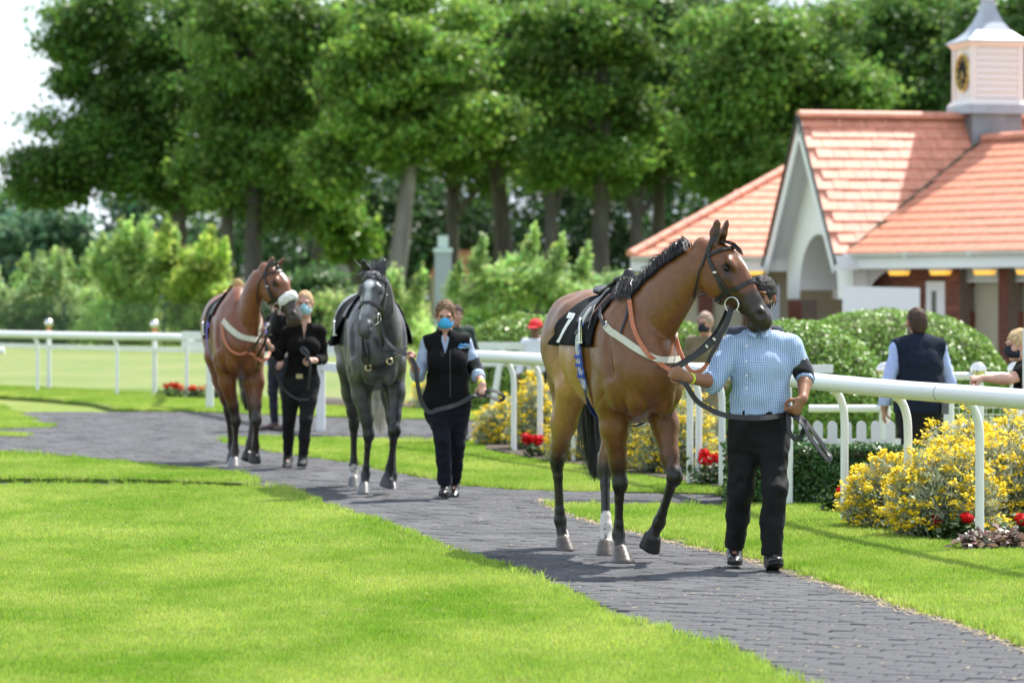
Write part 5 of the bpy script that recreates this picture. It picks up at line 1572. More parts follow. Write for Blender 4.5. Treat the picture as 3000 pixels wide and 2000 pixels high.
def make_horse(spec):
    H = Horse(); H.spec = spec
    al = radians(spec['alpha'])
    O = Vector(spec['origin']); f = Vector((sin(al), -cos(al), 0)); l = Vector((cos(al), sin(al), 0))
    H.O, H.f, H.l = O, f, l
    H.rz = al - pi / 2
    def loc(px, py, xl):
        d = Vector(((px - 1500) / F, 1, -(py - HOR) / F)); c = Vector((0, 0, CH))
        t = (xl + f.dot(O) - f.dot(c)) / f.dot(d)
        p = c + d * t - O
        return Vector((f.dot(p), l.dot(p), p.z))
    H.loc = loc
    def K(v): return loc(*v) if len(v) == 3 and abs(v[0]) > 20 else Vector(v)
    H.K = K
    h = spec['res']
    Fd = Field((-1.02, -.46, -.02), (1.62, .75, 2.35), h)
    # ---- trunk
    TR = [(-.86, 1.30, .10, .08), (-.80, 1.28, .22, .16), (-.70, 1.29, .29, .225), (-.54, 1.31, .325, .265), (-.36, 1.31, .32, .265),
          (-.16, 1.265, .34, .285), (.05, 1.23, .355, .292), (.25, 1.235, .385, .268), (.40, 1.24, .405, .235), (.54, 1.19, .335, .225), (.66, 1.15, .25, .195), (.74, 1.13, .16, .14)]
    ws_ = spec.get('slim', 1.0); TR = [(a, b, c, d * ws_) for a, b, c, d in TR]
    for a, b in zip(TR[:-1], TR[1:]):
        Fd.limb((a[0], 0, a[1]), (b[0], 0, b[1]), (a[3], a[2]), (b[3], b[2]), .035, 1)
    # withers ridge, croup, spine
    Fd.chain([(.60, 0, 1.50), (.42, 0, 1.585), (.22, 0, 1.575), (.0, 0, 1.52)], [(.05, .08), (.045, .075), (.05, .06), (.06, .05)], .10, 1)
    for s in (-ws_, ws_):
        Fd.ell((-.56, s * .135, 1.30), (.27, .145, .30), .05, 1)                 # quarter
        Fd.ell((-.71, s * .105, 1.17), (.13, .105, .25), .05, 1)                 # hamstring
        Fd.ell((-.36, s * .17, 1.42), (.10, .085, .13), .08, 1)                  # point of hip
        Fd.ell((.50, s * .150, 1.20), (.14, .085, .27), .09, 1, R=[(.96, 0, .28), (0, 1, 0), (-.28, 0, .96)])   # shoulder blade
        Fd.ell((.62, s * .125, 1.06), (.12, .105, .15), .04, 1)                  # point of shoulder / arm
        Fd.ell((.735, s * .078, 1.04), (.088, .074, .15), .012, 1)                # breast muscle
        Fd.ell((.40, s * .17, 1.02), (.14, .085, .16), .05, 1)                   # triceps
    # ---- legs
    def hoof(cor, bot, toe, flat, tg):
        ax = (Vector(bot) - Vector(cor)).normalized()
        t_ = Vector(toe); t_ = (t_ - ax * t_.dot(ax)).normalized()
        b2 = Vector(bot) + t_ * .018
        end = b2 + ax * .05
        e0 = Vector(cor) - ax * .004
        L0 = (b2 - e0).length
        rb = .066 + (.066 - .050) * (.05 / L0)
        cutn = (0, 0, -1) if flat else tuple(ax)
        cutp = (0, 0, .001) if flat else tuple(b2)
        Fd.limb(e0, end, (.047, .052), (rb * .97, rb * 1.06), .006, tg, up=tuple(t_), cut=[(cutp, cutn), (tuple(e0), tuple(-ax))])
    def fore(j, s):
        E = Vector((.43, s * .135, 1.0)); Kn, Ft, Co, Bo = (K(j[q]) for q in ('knee', 'fetlock', 'coronet', 'bottom'))
        up = (1, 0, 0)
        mid = E.lerp(Kn, .36) + Vector((.012, s * .012, 0))
        Fd.chain([E, mid, E.lerp(Kn, .74), Kn + (E - Kn).normalized() * .05], [(.092, .125), (.078, .095), (.052, .060), (.045, .050)], .03, 1, up)
        Fd.ell(E.lerp(Kn, .30) + Vector((.045, s * .01, 0)), (.055, .06, .15), .03, 1)
        Fd.ell(Kn + Vector((.012, 0, 0)), (.047, .050, .062), .02, 2)
        Fd.ell(Kn + Vector((-.035, 0, -.01)), (.022, .028, .04), .02, 2)
        d = (Ft - Kn)
        Fd.chain([Kn + d * .08, Kn + d * .3, Kn + d * .82, Ft], [(.036, .042), (.0255, .035), (.0255, .035), (.032, .039)], .02, j.get('low', 2), up)
        dn = d.normalized(); back = Vector((-1, 0, 0)); back = (back - dn * back.dot(dn)).normalized()
        Fd.limb(Kn + d * .12 + back * .03, Kn + d * .92 + back * .036, .013, .015, .012, j.get('low', 2))
        Fd.ell(Ft, (.038, .038, .045), .015, j.get('low', 2)); Fd.ell(Ft + back * .03, (.022, .026, .026), .015, j.get('low', 2))
        Fd.limb(Ft, Co, .030, (.040, .038), .02, j.get('past', j.get('low', 2)), up)
        hoof(Co, Bo, j.get('toe', (1, 0, -.15)), j['flat'], j.get('hoof', 3))
        if not j['flat']: Fd.ell(Co + (Bo - Co) * .35 + back * .035, (.03, .032, .03), .02, j.get('hoof', 3))
    def hind(j, s):
        S = K(j['stifle']) if 'stifle' in j else Vector((-.36, s * .165, 1.02))
        Hk, Ft, Co, Bo = (K(j[q]) for q in ('hock', 'fetlock', 'coronet', 'bottom'))
        up = (1, 0, 0)
        Fd.limb((-.54, s * .14, 1.32), S + Vector((.0, 0, .02)), (.14, .24), (.095, .115), .06, 1, up)
        G1 = S.lerp(Hk, .45) + Vector((-.02, 0, 0))
        Fd.chain([S, G1, S.lerp(Hk, .8), Hk + Vector((0, 0, .03))], [(.095, .125), (.074, .105), (.046, .062), (.042, .056)], .04, 1, up)
        Fd.limb((-.72, s * .115, 1.12), S.lerp(Hk, .52) + Vector((-.07, 0, 0)), (.085, .10), (.045, .05), .06, 1, up)
        pt = Hk + Vector((-.062, 0, .075))                                       # point of hock
        Fd.limb(pt, S.lerp(Hk, .5) + Vector((-.11, 0, .02)), .019, .022, .02, 1)
        Fd.limb(pt, Hk + Vector((-.03, 0, -.06)), .028, .028, .025, 2, up)
        Fd.ell(Hk, (.056, .045, .07), .02, 2)
        d = (Ft - Hk)
        Fd.chain([Hk + d * .06, Hk + d * .28, Hk + d * .85, Ft], [(.038, .050), (.0275, .038), (.0275, .037), (.033, .040)], .02, j.get('low', 2), up)
        dn = d.normalized(); back = Vector((-1, 0, 0)); back = (back - dn * back.dot(dn)).normalized()
        Fd.limb(Hk + d * .1 + back * .035, Hk + d * .92 + back * .037, .013, .015, .012, j.get('low', 2))
        Fd.ell(Ft, (.039, .039, .046), .015, j.get('low', 2)); Fd.ell(Ft + back * .03, (.024, .028, .028), .015, j.get('low', 2))
        Fd.limb(Ft, Co, .031, (.040, .038), .02, j.get('past', j.get('low', 2)), up)
        hoof(Co, Bo, j.get('toe', (1, 0, -.15)), j['flat'], j.get('hoof', 3))
    # hollows that set the muscles off: behind the shoulder, flank, quarter, breast
    for s in (-ws_, ws_):
        Fd.limb((.30, s * .275, 1.30), (.34, s * .285, .98), (.030, .022), (.030, .022), .05, 0, sub=True)
        Fd.limb((.60, s * .235, 1.36), (.66, s * .215, 1.14), .020, .016, .04, 0, sub=True)
        Fd.limb((-.33, s * .285, 1.34), (-.30, s * .270, 1.14), .030, .026, .06, 0, sub=True)
        Fd.limb((-.66, s * .262, 1.44), (-.70, s * .205, 1.02), .016, .016, .03, 0, sub=True)
        Fd.limb((.56, s * .245, 1.02), (.44, s * .262, .94), .014, .012, .025, 0, sub=True)
    Fd.noise(.0042, (.10, .07, .13), 17, hi=(.78, .46, 1.7)); Fd.noise(.0018, (.045, .04, .05), 18, hi=(.78, .46, 1.7))
    fore(spec['fr'], -1); fore(spec['fl'], 1); hind(spec['hr'], -1); hind(spec['hl'], 1)
    # ---- neck
    N = [Vector((.44, 0, 1.34))] + [K(p) for p in spec['neck']]
    H.N = N
    nr = spec.get('neck_r', [(.150, .280), (.116, .203), (.086, .154), (.072, .114)])
    pts = catmull(N, 4); rad = []
    for i in range(len(pts)):
        t = i / 4; a = min(int(t), len(N) - 2); u = t - a
        rad.append(tuple(nr[a][q] * (1 - u) + nr[a + 1][q] * u for q in (0, 1)))
    Fd.chain(pts, rad, .05, 1, (-.3, 0, 1), kin=.02)
    H.neck_axis, H.neck_rad = pts, rad
    # ---- head
    P0, P1 = K(spec['poll']), K(spec['nose'])
    e1 = (P1 - P0); L = e1.length / .84; e1.normalize()
    e2 = Vector((0, 0, 1)).cross(e1).normalized()
    e2 = Quaternion(e1, radians(spec.get('roll', 0))) @ e2
    e3 = e1.cross(e2)
    q = L / .64
    def hp(s, lat, dor): return P0 + e1 * (s * L) + e2 * (lat * q) + e3 * (dor * q)
    H.hp, H.e1, H.e2, H.e3, H.hq, H.hL = hp, e1, e2, e3, q, L
    # (station, dorsal edge, ventral edge, half width)
    ST = [(-.01, 0, -.13, .070), (.08, .030, -.185, .088), (.18, .062, -.215, .098), (.28, .076, -.232, .102), (.38, .070, -.228, .093), (.50, .050, -.205, .076), (.61, .032, -.180, .064), (.72, .014, -.155, .056), (.82, .0, -.145, .052), (.90, -.016, -.145, .053), (.95, -.034, -.142, .048)]
    ctr = [hp(s, 0, (tp + bt) / 2) for s, tp, bt, w in ST]
    rd = [(w * q, (tp - bt) / 2 * q) for s, tp, bt, w in ST]
    for i in range(len(ctr) - 1):
        Fd.limb(ctr[i], ctr[i + 1], rd[i], rd[i + 1], .012, 6 if ST[i][0] < .6 else 5, tuple(e3))
    R3 = [tuple(e1), tuple(e2), tuple(e3)]
    for s in (-1, 1):
        Fd.ell(hp(.35, s * .055, -.130), (.120 * q, .048 * q, .100 * q), .012, 6, R=R3)   # cheek
        Fd.ell(hp(.315, s * .078, .022), (.060 * q, .032 * q, .030 * q), .02, 6, R=R3) # brow
        Fd.limb(hp(.42, s * .076, -.045), hp(.62, s * .056, -.052), .018 * q, .012 * q, .02, 6)  # facial crest
        Fd.ell(hp(.345, s * .105, -.012), (.036 * q, .022 * q, .026 * q), .012, 8, R=R3, sub=True)  # eye socket
        Fd.ell(hp(.21, s * .088, .018), (.05 * q, .014 * q, .026 * q), .025, 6, R=R3, sub=True)  # hollow above the eye
        Fd.ell(hp(.885, s * .043, -.050), (.047 * q, .024 * q, .040 * q), .02, 5, R=R3)   # nostril wing
        Fd.ell(hp(.895, s * .066, -.050), (.028 * q, .022 * q, .020 * q), .008, 8, R=R3, sub=True)
        Fd.limb(hp(.76, s * .056, -.120), hp(.95, s * .045, -.128), .007 * q, .006 * q, .006, 8, sub=True)  # mouth
    Fd.ell(hp(.945, 0, -.080), (.042 * q, .052 * q, .052 * q), .03, 5, R=R3)             # upper lip
    Fd.ell(hp(.905, 0, -.155), (.050 * q, .040 * q, .028 * q), .02, 5, R=R3)             # lower lip / chin
    # ears
    for s, key in ((-1, 'ear_r'), (1, 'ear_l')):
        b = hp(.075, s * .060, .012)
        tip = K(spec[key])
        up = (tip - b).normalized()
        fw = (e1 * .5 + e2 * s * spec.get('ear_out', .7) + e3 * .35); fw = (fw - up * fw.dot(up)).normalized()
        m = b.lerp(tip, .45) - fw * .006
        Fd.chain([b, m, b.lerp(tip, .8), tip], [(.026 * q, .028 * q), (.037 * q, .022 * q), (.023 * q, .013 * q), (.004, .004)], .012, 9, tuple(fw))
        Fd.limb(b.lerp(tip, .22) + fw * .027, b.lerp(tip, .66) + fw * .022, (.020 * q, .015 * q), (.012 * q, .008 * q), .008, 8, tuple(fw), sub=True)
    V, Q, T, E = Fd.mesh(1)
    H.V, H.Q = V, Q
    # ---- coat colours
    c = spec['coat']
    C = np.zeros((len(V), 3)); C[:] = c['body']
    for tg, key in ((2, 'leg'), (3, 'hoof'), (4, 'sock'), (5, 'muzzle'), (6, 'head'), (7, 'hoof2'), (8, 'dark'), (9, 'ear')):
        C[T == tg] = c[key]
    body = (T == 1) | (T == 0)
    if 'barrel' in c:                       # paler barrel and flank: partly own coat, partly fill light painted in
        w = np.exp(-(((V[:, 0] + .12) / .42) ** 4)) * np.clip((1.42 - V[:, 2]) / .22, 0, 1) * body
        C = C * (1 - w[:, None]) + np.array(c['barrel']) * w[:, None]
    # forearms and gaskins darken towards the knee / hock
    w = np.clip((.74 - V[:, 2]) / .22, 0, 1) * body
    C = C * (1 - w[:, None]) + np.array(c['leg']) * w[:, None]
    nz = vnoise(V, .11, 5) * .5 + vnoise(V, .045, 6) * .5
    if c.get('dapple'):
        C *= (1 + c['dapple'] * np.clip(nz * 1.6, -.8, 1))[:, None]
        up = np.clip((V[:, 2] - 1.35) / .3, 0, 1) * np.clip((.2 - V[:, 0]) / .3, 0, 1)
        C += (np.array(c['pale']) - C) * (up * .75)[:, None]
    pv = V - np.array(P0)
    hs = pv @ np.array(e1) / L; hl = pv @ np.array(e2) / q; hd = pv @ np.array(e3) / q
    inhead = (T == 6) | (T == 5)
    if c.get('eye_dark'):
        for s in (-1, 1):
            w = np.exp(-(((hs - .39) / .10) ** 2 + ((hd + .03) / .055) ** 2)) * (hl * s > .02) * inhead * c['eye_dark']
            C = C * (1 - w[:, None]) + np.array(c['dark']) * w[:, None]
        w = np.clip((hs - .42) / .2, 0, 1) * np.clip((-hd + .0) / .06, 0, 1) * inhead * c['eye_dark']
        C = C * (1 - w[:, None]) + np.array(c['muzzle']) * w[:, None]
    C = lap(C, E, .5)
    for _ in range(int(.10 / h)): C = lap(C, E, .5)
    for m in spec.get('marks', []):         # white facial markings: (s, lat, rs, rl, colour, amount)
        w = np.clip(1.6 - 1.6 * np.sqrt(((hs - m[0]) / m[2]) ** 2 + ((hl - m[1]) / m[3]) ** 2) + .35 * nz, 0, 1) * inhead * (hd > -.03) * m[5]
        C = C * (1 - w[:, None]) + np.array(m[4]) * w[:, None]
    hoofm = (T == 3) | (T == 7)
    for tg, key in ((3, 'hoof'), (7, 'hoof2')):
        C[T == tg] = C[T == tg] * .3 + np.array(c[key]) * .7
    if spec.get('sock_mark'):
        for (p, r, zt) in spec['sock_mark']:
            p = K(p)
            d2 = np.hypot(V[:, 0] - p.x, V[:, 1] - p.y) < r
            jag = zt + .05 * nz + .05 * np.clip((p.x - V[:, 0]) / .05, -1, 1) * -1
            w = (d2 & (V[:, 2] < jag) & ~hoofm).astype(float)
            sp = (vnoise(V, .018, 9) > .52) & (V[:, 2] < .2)
            w = w * (1 - .85 * sp)
            C = C * (1 - w[:, None]) + np.array(c['sock']) * w[:, None]
    C[hoofm] *= (1 + .3 * vnoise(V[hoofm] * np.array([.3, .3, 2.0]), .03, 8))[:, None]
    C = np.clip(C * (1 + .06 * nz[:, None]), 0.002, 1)
    root = thing('horse', spec['label'], 'horse', tuple(O), H.rz, spec['group'])
    H.root = root
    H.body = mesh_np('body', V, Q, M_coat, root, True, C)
    H.bvh = BVHTree.FromPolygons([tuple(v) for v in V], [tuple(q_) for q_ in Q])
    for s in (-1, 1):
        mb = MB()
        cen = hp(.345, s * .084, -.012)
        n, m_ = 12, 8
        vs, fs = [], []
        for i in range(m_ + 1):
            for k in range(n):
                a, b = pi * i / m_, 2 * pi * k / n
                vs.append(cen + (e1 * (.023 * sin(a) * cos(b)) + e2 * (.018 * cos(a)) + e3 * (.018 * sin(a) * sin(b))) * q)
        for i in range(m_):
            for k in range(n): fs.append((i * n + k, i * n + (k + 1) % n, (i + 1) * n + (k + 1) % n, (i + 1) * n + k))
        mb.faces(vs, fs, 0, True)
        mb.build('eye', M_eye, root)
    return H

def strap(H, pts, width, name, mt, parent, off=.004, thick=.004, snap=True, n=6, closed=False, twist=None, smooth=True):
    """flat strap through local points, laid on the horse's surface"""
    P = catmull(pts, n, closed) if smooth else [Vector(p) for p in pts]
    out = []
    for p in P:
        co, nr, _, d = H.bvh.find_nearest(p)
        if snap is True or (isinstance(snap, float) and d < snap):
            out.append((co + nr * off, nr))
        else:
            v = p - co
            inside = v.dot(nr) < off
            out.append((co + nr * off if inside else p, nr if twist is None else Vector(twist)))
    V, Fc = [], []
    m = len(out)
    for i, (p, nr) in enumerate(out):
        a = out[(i - 1) % m if closed else max(i - 1, 0)][0]; b = out[(i + 1) % m if closed else min(i + 1, m - 1)][0]
        t = (b - a).normalized()
        s = t.cross(nr).normalized() * (width / 2)
        nn = s.cross(t).normalized() * thick
        if nn.dot(nr) < 0: nn = -nn
        V += [p - s, p + s, p + s * .9 + nn, p - s * .9 + nn]
    for i in range(m if closed else m - 1):
        j = (i + 1) % m
        for k in range(4):
            Fc.append((i * 4 + k, i * 4 + (k + 1) % 4, j * 4 + (k + 1) % 4, j * 4 + k))
    mb = MB(); mb.faces(V, Fc, 0, False)
    if not closed:
        mb.poly(V[:4][::-1]); mb.poly(V[-4:])
    return mb.build(name, mt, parent)

def ring(c, ax, R, r, name, mt, parent, n=20, sq=1.0, ref=None):
    ax = Vector(ax).normalized()
    x = (Vector(ref) - ax * Vector(ref).dot(ax)).normalized() if ref is not None else ax.orthogonal().normalized()
    y = ax.cross(x)
    pts = [Vector(c) + x * (R * cos(2 * pi * k / n)) + y * (R * sq * sin(2 * pi * k / n)) for k in range(n + 1)]
    mb = MB(); mb.tube(pts, r, 6, caps=False)
    return mb.build(name, mt, parent)

def local_thing(H, name, label, cat, group=None):
    return thing(name, label, cat, tuple(H.O), H.rz, group)

def bridle(H, label, fleece=False, group='racing bridles', ring_r=.046):
    t = local_thing(H, 'bridle', label, 'bridle', group)
    hp = H.hp
    def ringpts(s, sd=0, full=True, d0=.02, n=16, depth=.3, shift=0.0):
        out = []
        for k in range(n):
            a = 2 * pi * k / n
            out.append(hp(s + shift * sin(a), .16 * cos(a), -depth / 2 + .2 * sin(a)))
        return out
    # headpiece over the poll and down both cheeks to the bit
    for s in (-1, 1):
        strap(H, [hp(.075, s * .10, -.02), hp(.19, s * .14, -.06), hp(.33, s * .14, -.085), hp(.46, s * .12, -.115), hp(.60, s * .08, -.13)], .021 * H.hq, 'cheekpiece', M_leather, t, .005, .005)
        strap(H, [hp(.10, s * .13, -.035), hp(.27, s * .14, -.065), hp(.42, s * .12, -.085), hp(.545, s * .09, -.095)], .013 * H.hq, 'noseband_strap', M_leather, t, .008, .005)
        strap(H, [hp(.09, s * .12, -.04), hp(.16, s * .14, -.12), hp(.25, s * .13, -.20), hp(.34, s * .07, -.30)], .012 * H.hq, 'throat_lash', M_leather, t, .006, .005)
        c = hp(.635, s * .079, -.140)
        ring(c, H.e2, ring_r * H.hq, .005, 'bit_ring', M_metal, t)
        mb = MB(); mb.tube([c + H.e2 * (s * .004) + H.e1 * ring_r * .8, c + H.e1 * (ring_r * 1.3) - H.e2 * (s * .01), c + H.e1 * .07 - H.e2 * (s * .03)], [.009, .008, .005], 8)
        mb.build('bit_mouthpiece', M_metal, t)
        bk = MB()
        co, nr, _, _ = H.bvh.find_nearest(hp(.30, s * .14, -.08))
        bk.box(co + nr * .012, (.022, .022, .012)); bk.build('buckle', M_metal, t)
    strap(H, [hp(.09, .115, -.03), hp(.055, .09, .02), hp(.03, .05, .05), hp(.02, 0, .05), hp(.03, -.05, .05), hp(.055, -.09, .02), hp(.09, -.115, -.03)], .030 * H.hq, 'headpiece', M_leather, t, .006, .006)
    strap(H, [hp(.125, .13, -.04), hp(.16, .10, .04), hp(.185, .05, .09), hp(.19, 0, .10), hp(.185, -.05, .09), hp(.16, -.10, .04), hp(.125, -.13, -.04)], .020 * H.hq, 'browband', M_leather, t, .009, .006)
    nb = [hp(.565 + .045 * sin(a), .15 * cos(a), -.08 + .18 * sin(a)) for a in [2 * pi * k / 14 for k in range(14)]]
    strap(H, nb, .026 * H.hq, 'noseband', M_leather, t, .007, .007, closed=True, n=3)
    if fleece:
        a0, a1 = radians(8), radians(172)
        pts = [hp(.635, .13 * cos(a), -.08 + .16 * sin(a)) for a in [a0 + (a1 - a0) * k / 12 for k in range(13)]]
        Vv = [H.bvh.find_nearest(p) for p in pts]
        Fl = Field(tuple(min(v[0][i] for v in Vv) - .12 for i in range(3)), tuple(max(v[0][i] for v in Vv) + .12 for i in range(3)), .007)
        cp = [v[0] + v[1] * .010 for v in Vv]
        for a, b in zip(cp[:-1], cp[1:]): Fl.limb(a, b, (.040, .020), (.040, .020), .02, 1, up=tuple((a - H.hp(.60, 0, -.07)).normalized()))
        Fl.noise(.006, .012, 3); Fl.noise(.004, .024, 4)
        V, Q, T, E = Fl.mesh(1)
        mesh_np('fleece_noseband', V, Q, M_fleece, t)
    return t
GRP_H = 'racehorses led round the parade ring'
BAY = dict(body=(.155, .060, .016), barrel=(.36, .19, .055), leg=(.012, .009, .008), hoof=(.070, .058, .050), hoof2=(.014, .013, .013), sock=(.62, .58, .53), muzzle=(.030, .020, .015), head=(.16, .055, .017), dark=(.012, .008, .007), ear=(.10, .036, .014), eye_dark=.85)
h7 = dict(label='bay racehorse wearing number 7, head turned across the man in blue gingham shirt', group=GRP_H,
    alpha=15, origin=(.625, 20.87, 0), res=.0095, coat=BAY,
    fr=dict(knee=(1815, 1415, .39), fetlock=(1812, 1562, .345), coronet=(1818, 1608, .385), bottom=(1823, 1642, .42), flat=True),
    fl=dict(knee=(1975, 1395, .66), fetlock=(1932, 1528, .50), coronet=(1912, 1567, .47), bottom=(1896, 1606, .43), flat=False, toe=(-.3, 0, -1), hoof=7),
    hr=dict(hock=(1632, 1345, -.66), fetlock=(1641, 1522, -.67), coronet=(1650, 1575, -.645), bottom=(1656, 1606, -.62), flat=True),
    hl=dict(hock=(1772, 1372, -.36), fetlock=(1775, 1540, -.24), coronet=(1775, 1588, -.205), bottom=(1774, 1622, -.18), flat=True, toe=(1, 0, -.15)),
    neck=[(1928, 905, .66), (1993, 822, .80), (2052, 772, .90)],
    poll=(2083, 706, .93), nose=(2243, 893, 1.16), ear_r=(2104, 638, 1.0), ear_l=(2133, 640, .98),
    marks=[(.34, .01, .15, .030, (.75, .73, .70), 1.0)],
    sock_mark=[((1774, 1600, -.20), .13, .31), ((1653, 1590, -.64), .10, .085)])
h7['sock_mark'][1] = ((1660, 1590, -.66), .04, .10)
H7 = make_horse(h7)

bay2c = dict(BAY, body=(.165, .052, .018), barrel=(.19, .068, .026), head=(.175, .062, .025), leg=(.022, .014, .012), ear=(.13, .045, .018), muzzle=(.05, .034, .027), eye_dark=.6, hoof=(.11, .11, .12))
hb = dict(label='bay racehorse with white sheepskin noseband, rearmost of the led horses', group=GRP_H,
    alpha=9, origin=(-2.62, 32.3, 0), res=.0115, slim=.90, coat=bay2c,
    fr=dict(knee=(692, 1232, .40), fetlock=(689, 1319, .36), coronet=(687, 1345, .385), bottom=(686, 1364, .41), flat=True),
    fl=dict(knee=(752, 1230, .60), fetlock=(749, 1307, .47), coronet=(747, 1330, .47), bottom=(746, 1355, .455), flat=False, toe=(.35, 0, -1), hoof=7),
    hr=dict(hock=(668, 1200, -.62), fetlock=(678, 1304, -.66), coronet=(680, 1328, -.63), bottom=(681, 1348, -.60), flat=True, hoof=7),
    hl=dict(hock=(742, 1215, -.50), fetlock=(731, 1300, -.42), coronet=(726, 1325, -.40), bottom=(721, 1349, -.38), flat=False, toe=(.6, 0, -.9), hoof=7),
    neck=[(722, 955, .64), (735, 880, .78), (758, 822, .90)],
    poll=(790, 778, .95), nose=(872, 905, 1.18), ear_r=(801, 752, .99), ear_l=(833, 755, 1.0), ear_out=.5,
    marks=[(.30, .0, .12, .034, (.78, .76, .73), 1.0)])
HB = make_horse(hb)

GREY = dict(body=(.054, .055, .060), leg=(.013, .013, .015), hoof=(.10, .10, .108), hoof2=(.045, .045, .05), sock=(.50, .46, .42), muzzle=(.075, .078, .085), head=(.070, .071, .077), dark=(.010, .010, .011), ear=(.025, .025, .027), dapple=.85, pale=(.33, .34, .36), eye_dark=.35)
hg = dict(label='dark grey racehorse with pale tail facing the camera, middle of the led horses', group=GRP_H,
    alpha=7, origin=(-1.145, 27.93, 0), res=.011, slim=.91, coat=GREY,
    fr=dict(knee=(1080, 1272, .39), fetlock=(1071, 1388, .345), coronet=(1068, 1420, .38), bottom=(1066, 1443, .41), flat=True),
    fl=dict(knee=(1157, 1262, .62), fetlock=(1143, 1368, .48), coronet=(1136, 1398, .485), bottom=(1131, 1425, .475), flat=False, toe=(.35, 0, -1), hoof=7),
    hr=dict(hock=(1037, 1240, -.64), fetlock=(1036, 1363, -.66), coronet=(1037, 1400, -.63), bottom=(1038, 1426, -.60), flat=True),
    hl=dict(hock=(1152, 1262, -.42), fetlock=(1150, 1392, -.30), coronet=(1149, 1420, -.27), bottom=(1148, 1441, -.245), flat=True),
    neck=[(1133, 985, .66), (1126, 905, .80), (1115, 842, .90)],
    poll=(1100, 796, .93), nose=(1066, 937, 1.22), ear_r=(1061, 757, .99), ear_l=(1128, 757, .97), ear_out=.15,
    marks=[(.29, .0, .12, .060, (.66, .66, .68), 1.0), (.48, .0, .22, .040, (.42, .42, .44), .9), (.66, .0, .20, .055, (.26, .27, .28), .8), (.86,0,.14,.05,(.13,.132,.14),.8)],
    sock_mark=[((1038, 1400, -.63), .12, .20)])
HG = make_horse(hg)
# ================================================================== tack
# ---- bridles
BR7 = bridle(H7, 'black leather bridle with a large loose bit ring on the horse wearing number 7')
BRB = bridle(HB, 'dark bridle with fluffy white sheepskin noseband on the rear bay horse', fleece=True)
BRG = bridle(HG, 'black bridle with padded noseband on the grey horse')

def surf(H, p, off=0.0):
    co, nr, _, _ = H.bvh.find_nearest(Vector(p)); return co + nr * off, nr

def ray_side(H, x, z, s, off=0.0):
    """point of the trunk surface at local (x, ., z) on side s, seen from outside"""
    hit = H.bvh.ray_cast(Vector((x, s * 1.0, z)), Vector((0, -s, 0)))
    if hit[0] is None: return Vector((x, s * .05, z)), Vector((0, s, 0))
    return hit[0] + hit[1] * off, hit[1]

def ray_ring(H, x, a, zc=1.25, off=0.0, tilt=0.0):
    """point of the trunk surface on the cross-section at x, angle a from straight up towards the right side (-y)"""
    d = Vector((tilt * -cos(a), -sin(a), cos(a))).normalized()
    o = Vector((x, 0, zc))
    hit = H.bvh.ray_cast(o + d * .9, -d)
    if hit[0] is None: return o + d * .3, d
    return hit[0] + hit[1] * off, hit[1]

def drape(H, name, x0f, x1f, a0, a1, off, mt, parent, nx=14, na=30, fold=.006, seed=1, thick=.006):
    """cloth laid over the trunk; x0f(a), x1f(a) front and rear edges per angle"""
    r = np.random.default_rng(seed); ph = r.uniform(0, 6, 4)
    P = []
    for j in range(na + 1):
        a = a0 + (a1 - a0) * j / na
        row = []
        for i in range(nx + 1):
            x = x0f(a) + (x1f(a) - x0f(a)) * i / nx
            p, n = ray_ring(H, x, a, off=0)
            low = max(0, (abs(a) - .9))
            o = off + fold * low * (1 + sin(i * 1.1 + ph[0]) * .8 + .6 * sin(i * 2.3 + ph[1] + a))
            row.append(p + n * o)
        P.append(row)
    V = [p for row in P for p in row]
    n1 = nx + 1
    nrm = []
    for j in range(na + 1):
        for i in range(n1):
            dx = P[j][min(i + 1, nx)] - P[j][max(i - 1, 0)]; dy = P[min(j + 1, na)][i] - P[max(j - 1, 0)][i]
            n = dx.cross(dy).normalized(); nrm.append(n)
    ref = V[len(V) // 2]
    sgn = 1 if nrm[len(V) // 2].dot(ray_ring(H, (x0f(0) + x1f(0)) / 2, (a0 + a1) / 2)[1]) > 0 else -1
    T = [v + n * (thick * sgn) for v, n in zip(V, nrm)]
    N = len(V); Fc = []
    for j in range(na):
        for i in range(nx):
            q = (j * n1 + i, j * n1 + i + 1, (j + 1) * n1 + i + 1, (j + 1) * n1 + i)
            Fc.append(tuple(k + N for k in q)); Fc.append(q[::-1])
    edge = [i for i in range(n1)] + [j * n1 + nx for j in range(1, na + 1)] + [na * n1 + i for i in range(nx - 1, -1, -1)] + [j * n1 for j in range(na - 1, 0, -1)]
    for a, b in zip(edge, edge[1:] + edge[:1]): Fc.append((a, b, b + N, a + N))
    mb = MB(); mb.faces(V + T, Fc, 0, True)
    o = mb.build(name, mt, parent)
    return o, P, T, n1

def pick(H, px, py, off=0.0, bvh=None):
    """point of the horse's surface seen at photograph pixel (px, py), local"""
    d = Vector(((px - 1500) / F, 1, -(py - HOR) / F)); c = Vector((0, 0, CH)) - H.O
    R = Matrix.Rotation(-H.rz, 3, 'Z')
    o, dd = R @ c, (R @ d).normalized()
    hit = (bvh or H.bvh).ray_cast(o, dd)
    if hit[0] is None: return None
    return hit[0] + hit[1] * off

def picks(H, pts):
    return [p for p in (pick(H, *q) for q in pts) if p is not None]

def ang(p, zc=1.25): return atan2(-p.y, p.z - zc)

def lerp_fn(a0, v0, a1, v1): return lambda a: v0 + (v1 - v0) * min(max((abs(a) - a0) / (a1 - a0), 0), 1.15)

def cloth_bvh(P):
    V = [p for row in P for p in row]; n1 = len(P[0])
    return BVHTree.FromPolygons(V, [(j * n1 + i, j * n1 + i + 1, (j + 1) * n1 + i + 1, (j + 1) * n1 + i) for j in range(len(P) - 1) for i in range(n1 - 1)])

